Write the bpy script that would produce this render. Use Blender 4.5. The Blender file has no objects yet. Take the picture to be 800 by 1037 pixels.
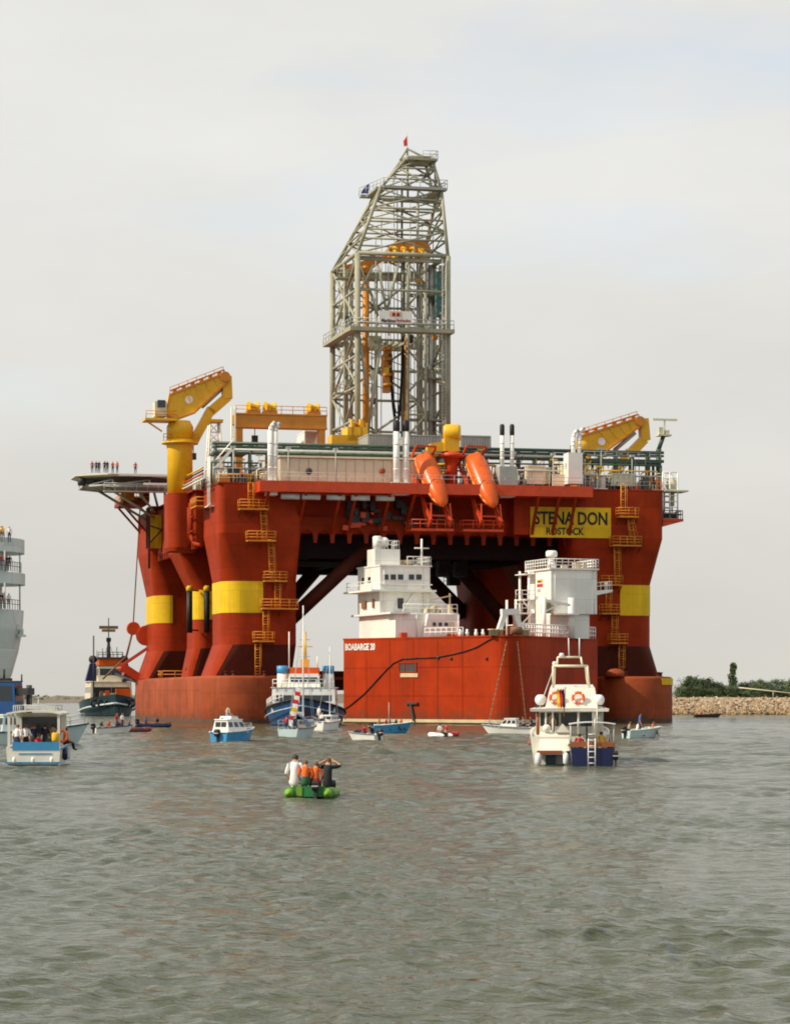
import bpy, math, random
import numpy as np
from math import sin, cos, pi, radians, sqrt, atan2
from mathutils import Vector, Matrix

random.seed(7)
C = bpy.context.scene.collection
SC = bpy.context.scene

# ------------------------------------------------------------------ camera
F, CH, HZ = 2670.0, 3.4, 706.0          # focal length (px of an 800 px wide frame), eye height, horizon row
cam_d = bpy.data.cameras.new('camera')
cam = bpy.data.objects.new('camera', cam_d); C.objects.link(cam)
cam_d.sensor_fit = 'HORIZONTAL'; cam_d.sensor_width = 36.0
cam_d.lens = 36.0 * F / 800.0
cam_d.shift_y = (HZ - 518.5) / 800.0
cam_d.clip_start = 0.5; cam_d.clip_end = 30000
cam.location = (0, 0, CH); cam.rotation_euler = (pi / 2, 0, 0)
SC.camera = cam

# ------------------------------------------------------------------ world
SUN_EL, SUN_AZ = radians(40), radians(252)      # azimuth clockwise from +Y
W = bpy.data.worlds.new("World"); SC.world = W; W.use_nodes = True
nt = W.node_tree; nt.nodes.clear()
def nn(t, **k):
    n = nt.nodes.new(t)
    for a, b in k.items(): setattr(n, a, b)
    return n
sky = nn('ShaderNodeTexSky', sky_type='NISHITA', sun_disc=False)
sky.sun_elevation = SUN_EL; sky.sun_rotation = SUN_AZ; sky.dust_density = .6; sky.air_density = 1.0
tc = nn('ShaderNodeTexCoord')
sep = nn('ShaderNodeSeparateXYZ'); nt.links.new(tc.outputs['Generated'], sep.inputs[0])
mp = nn('ShaderNodeMapping'); mp.inputs['Scale'].default_value = (2.2, 2.2, 7.0); mp.inputs['Location'].default_value = (0.55, 0.2, 0.1)
nt.links.new(tc.outputs['Generated'], mp.inputs[0])
nz = nn('ShaderNodeTexNoise'); nz.inputs['Scale'].default_value = 1.6; nz.inputs['Detail'].default_value = 6; nz.inputs['Roughness'].default_value = .55
nt.links.new(mp.outputs[0], nz.inputs[0])
# deck of thin cloud: warm pale grey at the horizon, whiter above
mr = nn('ShaderNodeMapRange'); mr.inputs[1].default_value = 0.0; mr.inputs[2].default_value = 0.2
nt.links.new(sep.outputs['Z'], mr.inputs[0])
hz = nn('ShaderNodeMix', data_type='RGBA')
hz.inputs[6].default_value = (7.65, 7.4, 6.75, 1); hz.inputs[7].default_value = (9.5, 9.45, 9.1, 1)
nt.links.new(mr.outputs[0], hz.inputs[0])
# slow brightness drift of the cloud layer
mr2 = nn('ShaderNodeMapRange'); mr2.inputs[1].default_value = .3; mr2.inputs[2].default_value = .7; mr2.inputs[3].default_value = .91; mr2.inputs[4].default_value = 1.05
nt.links.new(nz.outputs['Fac'], mr2.inputs[0])
mu = nn('ShaderNodeVectorMath', operation='SCALE'); nt.links.new(hz.outputs[2], mu.inputs[0]); nt.links.new(mr2.outputs[0], mu.inputs['Scale'])
# gaps where the blue shows faintly
nz2 = nn('ShaderNodeTexNoise'); nz2.inputs['Scale'].default_value = 2.3; nz2.inputs['Detail'].default_value = 4
mp2 = nn('ShaderNodeMapping'); mp2.inputs['Scale'].default_value = (1.5, 1.5, 5.0); mp2.inputs['Location'].default_value = (2.2, 6.1, 5.2)
nt.links.new(tc.outputs['Generated'], mp2.inputs[0]); nt.links.new(mp2.outputs[0], nz2.inputs[0])
mr3 = nn('ShaderNodeMapRange'); mr3.inputs[1].default_value = .47; mr3.inputs[2].default_value = .64; mr3.inputs[3].default_value = 0.0; mr3.inputs[4].default_value = .5
nt.links.new(nz2.outputs['Fac'], mr3.inputs[0])
mr4 = nn('ShaderNodeMapRange'); mr4.inputs[1].default_value = .04; mr4.inputs[2].default_value = .25
nt.links.new(sep.outputs['Z'], mr4.inputs[0])
mm = nn('ShaderNodeMath', operation='MULTIPLY'); nt.links.new(mr3.outputs[0], mm.inputs[0]); nt.links.new(mr4.outputs[0], mm.inputs[1])
mx = nn('ShaderNodeMix', data_type='RGBA')
nt.links.new(mm.outputs[0], mx.inputs[0]); nt.links.new(mu.outputs[0], mx.inputs[6]); bl = nn('ShaderNodeVectorMath', operation='SCALE'); bl.inputs['Scale'].default_value = 2.3; nt.links.new(sky.outputs[0], bl.inputs[0]); nt.links.new(bl.outputs[0], mx.inputs[7])
bg = nn('ShaderNodeBackground'); bg.inputs[1].default_value = 0.088
nt.links.new(mx.outputs[2], bg.inputs[0])
wo = nn('ShaderNodeOutputWorld'); nt.links.new(bg.outputs[0], wo.inputs[0])

sun_d = bpy.data.lights.new('sun', 'SUN'); sun_d.energy = 4.8; sun_d.angle = radians(1.5); sun_d.color = (1.0, .88, .68)
sun = bpy.data.objects.new('sun', sun_d); C.objects.link(sun)
sd = Vector((sin(SUN_AZ) * cos(SUN_EL), cos(SUN_AZ) * cos(SUN_EL), sin(SUN_EL)))
sun.rotation_euler = sd.to_track_quat('Z', 'Y').to_euler(); sun.location = sd * 500

SC.view_settings.view_transform = 'Standard'; SC.view_settings.look = 'None'
SC.view_settings.exposure = 0.0; SC.view_settings.gamma = 1.0
SC.render.film_transparent = False
try:
    SC.cycles.filter_width = 1.9
    SC.cycles.max_bounces = 6; SC.cycles.diffuse_bounces = 3; SC.cycles.glossy_bounces = 3
except Exception: pass

# ------------------------------------------------------------------ materials
MATS = {}
def mat(name, rgb, rough=.55, var=.12, scale=.7, streak=0.0, streak_rgb=None, metal=0.0, bump=0.0, spec=.4, plate=None, grime=0):
    if name in MATS: return MATS[name]
    m = bpy.data.materials.new(name); m.use_nodes = True
    t = m.node_tree; b = t.nodes['Principled BSDF']
    b.inputs['Roughness'].default_value = rough; b.inputs['Metallic'].default_value = metal
    b.inputs['Specular IOR Level'].default_value = spec
    co = t.nodes.new('ShaderNodeTexCoord')
    n = t.nodes.new('ShaderNodeTexNoise'); n.inputs['Scale'].default_value = scale; n.inputs['Detail'].default_value = 6; n.inputs['Roughness'].default_value = .65
    t.links.new(co.outputs['Object'], n.inputs[0])
    r = t.nodes.new('ShaderNodeMapRange'); r.inputs[1].default_value = .32; r.inputs[2].default_value = .68; r.inputs[3].default_value = 0; r.inputs[4].default_value = 1
    t.links.new(n.outputs['Fac'], r.inputs[0])
    x = t.nodes.new('ShaderNodeMix'); x.data_type = 'RGBA'
    x.inputs[6].default_value = (*[max(0, c * (1 - var)) for c in rgb], 1)
    x.inputs[7].default_value = (*[min(1, c * (1 + var)) for c in rgb], 1)
    t.links.new(r.outputs[0], x.inputs[0])
    out = x.outputs[2]
    if streak > 0:
        mp = t.nodes.new('ShaderNodeMapping'); mp.inputs['Scale'].default_value = (1.3, 1.3, .07)
        t.links.new(co.outputs['Object'], mp.inputs[0])
        n2 = t.nodes.new('ShaderNodeTexNoise'); n2.inputs['Scale'].default_value = 1.0; n2.inputs['Detail'].default_value = 7; n2.inputs['Roughness'].default_value = .7
        t.links.new(mp.outputs[0], n2.inputs[0])
        r2 = t.nodes.new('ShaderNodeMapRange'); r2.inputs[1].default_value = .5; r2.inputs[2].default_value = .78; r2.inputs[4].default_value = streak
        t.links.new(n2.outputs['Fac'], r2.inputs[0])
        x2 = t.nodes.new('ShaderNodeMix'); x2.data_type = 'RGBA'
        x2.inputs[7].default_value = (*(streak_rgb or [c * .45 for c in rgb]), 1)
        t.links.new(out, x2.inputs[6]); t.links.new(r2.outputs[0], x2.inputs[0]); out = x2.outputs[2]
    if streak > 0:      # thin rust runs and scattered scuffs
        mp = t.nodes.new('ShaderNodeMapping'); mp.inputs['Scale'].default_value = (3.2, 3.2, .11); mp.inputs['Location'].default_value = (4, 9, 2)
        t.links.new(co.outputs['Object'], mp.inputs[0])
        n4 = t.nodes.new('ShaderNodeTexNoise'); n4.inputs['Scale'].default_value = 1.0; n4.inputs['Detail'].default_value = 8; n4.inputs['Roughness'].default_value = .75
        t.links.new(mp.outputs[0], n4.inputs[0])
        r4 = t.nodes.new('ShaderNodeMapRange'); r4.inputs[1].default_value = .58; r4.inputs[2].default_value = .74; r4.inputs[4].default_value = min(.75, streak*1.5)
        t.links.new(n4.outputs['Fac'], r4.inputs[0])
        x4 = t.nodes.new('ShaderNodeMix'); x4.data_type = 'RGBA'
        x4.inputs[7].default_value = (*(streak_rgb or [c * .45 for c in rgb]), 1)
        t.links.new(out, x4.inputs[6]); t.links.new(r4.outputs[0], x4.inputs[0]); out = x4.outputs[2]
    if grime:           # scum and scuffed paint creeping up from the waterline, ragged at its upper edge
        sz = t.nodes.new('ShaderNodeSeparateXYZ'); t.links.new(co.outputs['Object'], sz.inputs[0])
        n6 = t.nodes.new('ShaderNodeTexNoise'); n6.inputs['Scale'].default_value = .55; n6.inputs['Detail'].default_value = 8; n6.inputs['Roughness'].default_value = .7
        t.links.new(co.outputs['Object'], n6.inputs[0])
        ma = t.nodes.new('ShaderNodeMath'); ma.operation = 'MULTIPLY_ADD'; ma.inputs[1].default_value = -4.5*grime; t.links.new(n6.outputs['Fac'], ma.inputs[0]); t.links.new(sz.outputs['Z'], ma.inputs[2])
        r6 = t.nodes.new('ShaderNodeMapRange'); r6.inputs[1].default_value = -.9*grime; r6.inputs[2].default_value = -2.2*grime; r6.inputs[3].default_value = 0; r6.inputs[4].default_value = .75
        t.links.new(ma.outputs[0], r6.inputs[0])
        x6 = t.nodes.new('ShaderNodeMix'); x6.data_type = 'RGBA'; x6.inputs[7].default_value = (.10, .045, .022, 1)
        t.links.new(out, x6.inputs[6]); t.links.new(r6.outputs[0], x6.inputs[0]); out = x6.outputs[2]
        n7 = t.nodes.new('ShaderNodeTexNoise'); n7.inputs['Scale'].default_value = .9; n7.inputs['Detail'].default_value = 9; n7.inputs['Roughness'].default_value = .8
        mp7 = t.nodes.new('ShaderNodeMapping'); mp7.inputs['Scale'].default_value = (.25, .25, 1.6); t.links.new(co.outputs['Object'], mp7.inputs[0]); t.links.new(mp7.outputs[0], n7.inputs[0])
        r7 = t.nodes.new('ShaderNodeMapRange'); r7.inputs[1].default_value = .62; r7.inputs[2].default_value = .70; r7.inputs[4].default_value = .5; t.links.new(n7.outputs['Fac'], r7.inputs[0])
        x7 = t.nodes.new('ShaderNodeMix'); x7.data_type = 'RGBA'; x7.inputs[7].default_value = (.16, .06, .03, 1)
        t.links.new(out, x7.inputs[6]); t.links.new(r7.outputs[0], x7.inputs[0]); out = x7.outputs[2]
    if plate:           # welded plates: each a touch different, with a fine seam
        av = t.nodes.new('ShaderNodeVectorMath'); av.operation = 'ADD'; av.inputs[1].default_value = (.37, .37, .21); t.links.new(co.outputs['Object'], av.inputs[0])
        dv = t.nodes.new('ShaderNodeVectorMath'); dv.operation = 'DIVIDE'; dv.inputs[1].default_value = plate; t.links.new(av.outputs[0], dv.inputs[0])
        fl = t.nodes.new('ShaderNodeVectorMath'); fl.operation = 'FLOOR'; t.links.new(dv.outputs[0], fl.inputs[0])
        fr = t.nodes.new('ShaderNodeVectorMath'); fr.operation = 'FRACTION'; t.links.new(dv.outputs[0], fr.inputs[0])
        wn = t.nodes.new('ShaderNodeTexWhiteNoise'); t.links.new(fl.outputs[0], wn.inputs['Vector'])
        sp = t.nodes.new('ShaderNodeSeparateXYZ'); t.links.new(fr.outputs[0], sp.inputs[0])
        m1 = t.nodes.new('ShaderNodeMath'); m1.operation = 'LESS_THAN'; m1.inputs[1].default_value = .035; t.links.new(sp.outputs['Z'], m1.inputs[0])
        m2 = t.nodes.new('ShaderNodeMath'); m2.operation = 'LESS_THAN'; m2.inputs[1].default_value = .02; t.links.new(sp.outputs['X'], m2.inputs[0])
        m3 = t.nodes.new('ShaderNodeMath'); m3.operation = 'MAXIMUM'; t.links.new(m1.outputs[0], m3.inputs[0]); t.links.new(m2.outputs[0], m3.inputs[1])
        r5 = t.nodes.new('ShaderNodeMapRange'); r5.inputs[3].default_value = .88; r5.inputs[4].default_value = 1.08; t.links.new(wn.outputs['Value'], r5.inputs[0])
        m4 = t.nodes.new('ShaderNodeMath'); m4.operation = 'MULTIPLY_ADD'; m4.inputs[1].default_value = -.14; t.links.new(m3.outputs[0], m4.inputs[0]); t.links.new(r5.outputs[0], m4.inputs[2])
        sc = t.nodes.new('ShaderNodeVectorMath'); sc.operation = 'SCALE'; t.links.new(out, sc.inputs[0]); t.links.new(m4.outputs[0], sc.inputs['Scale']); out = sc.outputs[0]
    t.links.new(out, b.inputs['Base Color'])
    if bump > 0:
        n3 = t.nodes.new('ShaderNodeTexNoise'); n3.inputs['Scale'].default_value = 1.4; n3.inputs['Detail'].default_value = 3
        t.links.new(co.outputs['Object'], n3.inputs[0])
        bp = t.nodes.new('ShaderNodeBump'); bp.inputs['Strength'].default_value = bump; bp.inputs['Distance'].default_value = .1
        t.links.new(n3.outputs['Fac'], bp.inputs['Height']); t.links.new(bp.outputs[0], b.inputs['Normal'])
    MATS[name] = m; return m

M = {
 'red':    mat('rig_red_paint', (.30, .029, .004), .6, .18, .35, .4, (.17, .020, .007), bump=.15, spec=.12, plate=(4.2, 4.2, 2.9)),
 'pont':   mat('pontoon_rust_red', (.29, .060, .019), .65, .22, .3, .55, (.17, .038, .014), bump=.2, spec=.15, plate=(5.3, 5.3, 2.0), grime=1.2),
 'maroon': mat('dark_maroon', (.085, .020, .012), .65, .2, .4, .3, (.05, .015, .012), bump=.15, spec=.15),
 'under':  mat('underdeck_shade_black', (.018, .010, .011), .8, .25, .5, spec=.1),  # shade beneath the deck is put into this near-black colour
 'yel':    mat('marking_yellow_paint', (.72, .46, .010), .55, .12, .4, .5, (.40, .22, .03), spec=.2, plate=(4.2, 4.2, 2.9)),
 'crane':  mat('crane_yellow_paint', (.76, .42, .012), .45, .12, .5, .3, (.42, .17, .02)),
 'ladder': mat('ladder_yellow_paint', (.62, .24, .02), .5, .15, 1),
 'gantry': mat('gantry_ochre_paint', (.55, .21, .02), .5, .15, .5, .25, (.35, .11, .02)),
 'orange': mat('lifeboat_orange', (.66, .098, .004), .32, .12, .8, .25, (.5, .1, .02)),
 'davit':  mat('davit_orange_red', (.55, .055, .010), .45, .15, .8),
 'derrick':mat('derrick_grey_green', (.34, .33, .24), .55, .2, .5, .35, (.19, .17, .11), spec=.25),
 'grey':   mat('module_grey', (.36, .37, .34), .55, .12, .6, .3, (.22, .22, .2)),
 'beige':  mat('deckhouse_beige', (.60, .58, .42), .55, .1, .5, .35, (.44, .36, .22)),
 'cream':  mat('container_cream', (.74, .69, .50), .5, .1, .6, .3, (.45, .35, .2)),
 'white':  mat('white_paint', (.80, .79, .75), .5, .07, .5, .25, (.56, .49, .38)),
 'bwhite': mat('house_white_paint', (.80, .79, .74), .5, .06, .4, .28, (.56, .46, .32), bump=.1, spec=.2, plate=(2.9, 2.9, 2.6)),
 'steel':  mat('galvanised_steel', (.45, .46, .44), .4, .15, 1),
 'green':  mat('pipe_rack_green', (.045, .085, .06), .5, .2, 1),
 'black':  mat('black_rubber', (.012, .012, .014), .6, .2, 1),
 'dark':   mat('dark_machinery', (.045, .045, .045), .6, .3, 1),
 'glass':  mat('dark_window_glass', (.02, .028, .034), .12, .1, 1, spec=.6),
 'barge':  mat('barge_orange_red', (.355, .031, .003), .6, .18, .25, .75, (.17, .026, .010), bump=.2, spec=.12, plate=(5.1, 5.1, 3.6), grime=1.7),
 'boot':   mat('pale_boot_line', (.56, .45, .28), .6, .15, 1),
 'chain':  mat('chain_rust', (.20, .10, .05), .7, .2, 1),
 'rope':   mat('dark_rope', (.035, .028, .028), .8, .2, 1),
 'tugblue':mat('tug_blue', (.014, .075, .23), .4, .15, .6, .2, (.05, .06, .08)),
 'navy':   mat('navy_gelcoat', (.012, .018, .07), .25, .1, .6),
 'sky':    mat('light_blue_paint', (.05, .27, .52), .4, .1, 1),
 'teal':   mat('teal_hull', (.010, .034, .046), .45, .2, .5, .3, (.08, .08, .07)),
 'pale':   mat('pale_blue_gelcoat', (.50, .62, .63), .35, .08, 1),
 'gel':    mat('cream_gelcoat', (.76, .73, .64), .3, .06, 1, .15, (.55, .5, .4)),
 'wood':   mat('varnished_wood', (.30, .10, .03), .4, .2, 2),
 'teak':   mat('brown_trim', (.28, .075, .03), .5, .15, 2),
 'ship':   mat('ferry_white', (.62, .68, .66), .45, .06, .3, .25, (.45, .47, .42), plate=(3.4, 3.4, 2.2)),
 'buff':   mat('tug_buff', (.62, .55, .40), .5, .1, .8, .3, (.4, .3, .2)),
 'ring':   mat('lifering_orange', (.78, .13, .03), .5, .1, 3),
 'lime':   mat('lime_rubber', (.15, .32, .03), .55, .12, 2),
 'dgreen': mat('green_rubber', (.02, .17, .05), .5, .12, 2),
 'yrub':   mat('yellow_green_rubber', (.55, .55, .05), .4, .12, 2),
 'skin':   mat('skin', (.50, .26, .16), .55, .08, 6),
 'hair':   mat('dark_hair', (.03, .02, .014), .6, .2, 10),
 'brown':  mat('brown_hair', (.13, .06, .025), .6, .2, 10),
 'blond':  mat('light_hair', (.42, .28, .12), .6, .2, 10),
 'c_white':mat('cloth_white', (.78, .77, .76), .8, .06, 5),
 'c_orange':mat('cloth_orange', (.72, .13, .015), .8, .1, 5),
 'c_red':  mat('cloth_red', (.45, .03, .03), .8, .1, 5),
 'c_black':mat('cloth_black', (.012, .014, .02), .8, .1, 5),
 'c_blue': mat('cloth_blue', (.02, .12, .45), .8, .1, 5),
 'c_navy': mat('cloth_navy', (.02, .03, .08), .8, .1, 5),
 'c_yel':  mat('cloth_yellow', (.72, .42, .03), .8, .1, 5),
 'c_tan':  mat('cloth_tan', (.42, .30, .18), .8, .1, 5),
 'c_grey': mat('cloth_grey', (.25, .26, .28), .8, .1, 5),
 'c_green':mat('cloth_green', (.03, .12, .06), .8, .1, 5),
 'f_red':  mat('flag_red', (.55, .02, .02), .8, .1, 3),
 'f_gold': mat('flag_gold', (.75, .45, .02), .8, .1, 3),
 'stone':  mat('mole_stone', (.36, .27, .18), .85, .35, .6),
 'sand':   mat('mole_earth', (.30, .23, .14), .9, .25, .5),
 'shore':  mat('far_shore_ground', (.17, .15, .115), .9, .25, .02),
 'trunk':  mat('bark', (.09, .065, .045), .9, .2, 2),
 'leafa':  mat('leaf_dark', (.05, .085, .035), .7, .35, 1.5),
 'leafc':  mat('leaf_light', (.12, .155, .06), .7, .35, 1.5),
 'leafb':  mat('leaf_mid', (.075, .115, .045), .7, .35, 1.5),
}

# ------------------------------------------------------------------ mesh builder
class MB:
    def __init__(s): s.v = []; s.f = []; s.m = []; s.s = []; s.cur = 0
    def add(s, vs, fs, smooth=False):
        o = len(s.v); s.v += [tuple(p) for p in vs]
        for f in fs: s.f.append(tuple(i + o for i in f)); s.m.append(s.cur); s.s.append(smooth)
        return s
    def box(s, a, b):
        (x0, y0, z0), (x1, y1, z1) = a, b
        x0, x1 = min(x0, x1), max(x0, x1); y0, y1 = min(y0, y1), max(y0, y1); z0, z1 = min(z0, z1), max(z0, z1)
        return s.add([(x0,y0,z0),(x1,y0,z0),(x1,y1,z0),(x0,y1,z0),(x0,y0,z1),(x1,y0,z1),(x1,y1,z1),(x0,y1,z1)],
              [(0,3,2,1),(4,5,6,7),(0,1,5,4),(1,2,6,5),(2,3,7,6),(3,0,4,7)])
    def bar(s, p, q, w, h=None, up=(0, 0, 1)):
        p = Vector(p); q = Vector(q); h = h or w; d = (q - p).normalized(); up = Vector(up)
        if abs(d.dot(up)) > .98: up = Vector((0, 1, 0))
        a = d.cross(up).normalized() * w / 2; b = a.cross(d).normalized() * h / 2
        vs = [p-a-b, p+a-b, p+a+b, p-a+b, q-a-b, q+a-b, q+a+b, q-a+b]
        return s.add(vs, [(0,1,2,3),(7,6,5,4),(0,4,5,1),(1,5,6,2),(2,6,7,3),(3,7,4,0)])
    def tube(s, p, q, r, n=7, r2=None):
        p = Vector(p); q = Vector(q); r2 = r if r2 is None else r2; d = (q - p).normalized()
        u = d.orthogonal().normalized(); w = d.cross(u)
        vs = [p + (u*cos(2*pi*i/n) + w*sin(2*pi*i/n))*r for i in range(n)] + [q + (u*cos(2*pi*i/n) + w*sin(2*pi*i/n))*r2 for i in range(n)]
        s.add(vs, [(i, (i+1) % n, n+(i+1) % n, n+i) for i in range(n)], True)
        o = len(s.v) - 2*n
        s.f += [tuple(o+i for i in range(n-1, -1, -1)), tuple(o+n+i for i in range(n))]; s.m += [s.cur]*2; s.s += [False]*2
        return s
    def path(s, pts, r, n=6):
        for a, b in zip(pts, pts[1:]): s.tube(a, b, r, n)
        return s
    def loft(s, rings, closed=True, caps=True, smooth=False):
        n = len(rings[0]); vs = [p for r in rings for p in r]; fs = []
        for k in range(len(rings)-1):
            for i in range(n if closed else n-1):
                j = (i+1) % n; fs.append((k*n+i, k*n+j, (k+1)*n+j, (k+1)*n+i))
        s.add(vs, fs, smooth)
        if caps:
            o = len(s.v) - len(vs)
            s.f += [tuple(o+i for i in range(n-1, -1, -1)), tuple(o+(len(rings)-1)*n+i for i in range(n))]; s.m += [s.cur]*2; s.s += [False]*2
        return s
    def lathe(s, prof, c, n=16, axis=(0, 0, 1)):
        ax = Vector(axis).normalized(); u = ax.orthogonal().normalized(); w = ax.cross(u); c = Vector(c)
        return s.loft([[c + ax*z + (u*cos(2*pi*i/n) + w*sin(2*pi*i/n))*max(r, 1e-3) for i in range(n)] for r, z in prof], smooth=True)
    def prism(s, poly, d):       # poly: 3-D ring, d: extrusion vector
        d = Vector(d); return s.loft([[Vector(p) for p in poly], [Vector(p)+d for p in poly]])
    def ball(s, c, r, n=10, sc=(1, 1, 1)):
        m = n//2+1; c = Vector(c)
        rings = [[c + Vector((sc[0]*r*sin(pi*k/m)*cos(2*pi*i/n), sc[1]*r*sin(pi*k/m)*sin(2*pi*i/n), -sc[2]*r*cos(pi*k/m))) for i in range(n)] for k in range(1, m)]
        return s.loft(rings, smooth=True)
    def torus(s, c, R, r, axis=(0, 1, 0), n=18, k=6):
        ax = Vector(axis).normalized(); u = ax.orthogonal().normalized(); w = ax.cross(u); c = Vector(c)
        rings = []
        for i in range(n+1):
            d = u*cos(2*pi*i/n) + w*sin(2*pi*i/n)
            rings.append([c + d*(R + r*cos(2*pi*j/k)) + ax*r*sin(2*pi*j/k) for j in range(k)])
        return s.loft(rings, caps=False, smooth=True)
    def rail(s, pts, h=1.1, step=1.6, r=.04, rails=(1.0, .55), n=5):
        for a, b in zip(pts, pts[1:]):
            a = Vector(a); b = Vector(b); L = (b-a).length; k = max(1, int(L/step))
            for i in range(k+1):
                p = a.lerp(b, i/k); s.tube(p, p+Vector((0, 0, h)), r, n)
            for q in rails: s.tube(a+Vector((0, 0, h*q)), b+Vector((0, 0, h*q)), r, n)
        return s
    def mesh(s, name, mats, off=(0, 0, 0)):
        me = bpy.data.meshes.new(name); ox, oy, oz = off
        me.from_pydata([(x-ox, y-oy, z-oz) for x, y, z in s.v], [], s.f)
        for m in mats: me.materials.append(m)
        me.polygons.foreach_set('material_index', s.m); me.polygons.foreach_set('use_smooth', s.s)
        me.update(); return me

def mlist(m):
    m = m if isinstance(m, (list, tuple)) else [m]
    return [M[x] if isinstance(x, str) else x for x in m]
def build(mb, name, m, parent=None, off=(0, 0, 0)):
    o = bpy.data.objects.new(name, mb.mesh(name, mlist(m), off)); C.objects.link(o)
    if parent is not None: o.parent = parent
    return o
def tag(o, label=None, cat=None, group=None, kind=None):
    if label: o['label'] = label
    if cat: o['category'] = cat
    if group: o['group'] = group
    if kind: o['kind'] = kind
    return o
def copy_tree(o, parent=None):
    c = o.copy(); C.objects.link(c)
    if parent is not None: c.parent = parent
    for ch in list(o.children): copy_tree(ch, c)
    return c
def text_mb(body, size, font_sx=1.0, off=.012):
    """lettering as a thin solid, x right, y up, centred"""
    cu = bpy.data.curves.new('t', 'FONT'); cu.body = body; cu.size = size; cu.align_x = 'CENTER'; cu.align_y = 'CENTER'; cu.extrude = off; cu.offset = size*.026
    cu.resolution_u = 3
    ob = bpy.data.objects.new('t', cu); C.objects.link(ob)
    dg = bpy.context.evaluated_depsgraph_get(); me = bpy.data.meshes.new_from_object(ob.evaluated_get(dg))
    mb = MB(); mb.add([(v.co.x*font_sx, v.co.y, v.co.z) for v in me.vertices], [tuple(p.vertices) for p in me.polygons])
    bpy.data.objects.remove(ob); bpy.data.meshes.remove(me); bpy.data.curves.remove(cu)
    return mb
def put_text(mb, origin, right, up):
    """map x->right, y->up, z->right x up"""
    o = Vector(origin); r = Vector(right).normalized(); u = Vector(up).normalized(); n = r.cross(u)
    mb.v = [tuple(o + r*x + u*y + n*z) for x, y, z in mb.v]; return mb

# ------------------------------------------------------------------ frames
class Frame:
    """a yawed ground frame; P() turns a photo pixel into a point on the plane b = const of the frame"""
    def __init__(s, x, y, yaw): s.x, s.y, s.yaw = x, y, yaw; s.c, s.s = cos(yaw), sin(yaw)
    def P(s, px, py, b, db=0.0):
        k = (px-400)/F
        a = (k*(s.y + b*s.c) - s.x + b*s.s) / (s.c - k*s.s)
        Y = s.y + a*s.s + b*s.c
        return Vector((a, b, CH + (HZ-py)/F*Y))
    def w(s, a, b, z=0): return Vector((s.x + a*s.c - b*s.s, s.y + a*s.s + b*s.c, z))
class Thing:
    """a top-level Empty; parts are given in the frame's coordinates"""
    def __init__(s, fr, name, label, cat, base, group=None):
        s.fr = fr; s.base = tuple(base)
        o = bpy.data.objects.new(name, None); C.objects.link(o); s.o = o
        o.location = fr.w(base[0], base[1], base[2]); o.rotation_euler = (0, 0, fr.yaw)
        tag(o, label, cat, group)
    def part(s, mb, name, m, parent=None, label=None):
        o = build(mb, name, m, parent or s.o, s.base)
        if label: o['label'] = label
        return o
def wl(px, py):
    """world point of a waterline pixel"""
    D = CH*F/(py-HZ); return (px-400)/F*D, D
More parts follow.
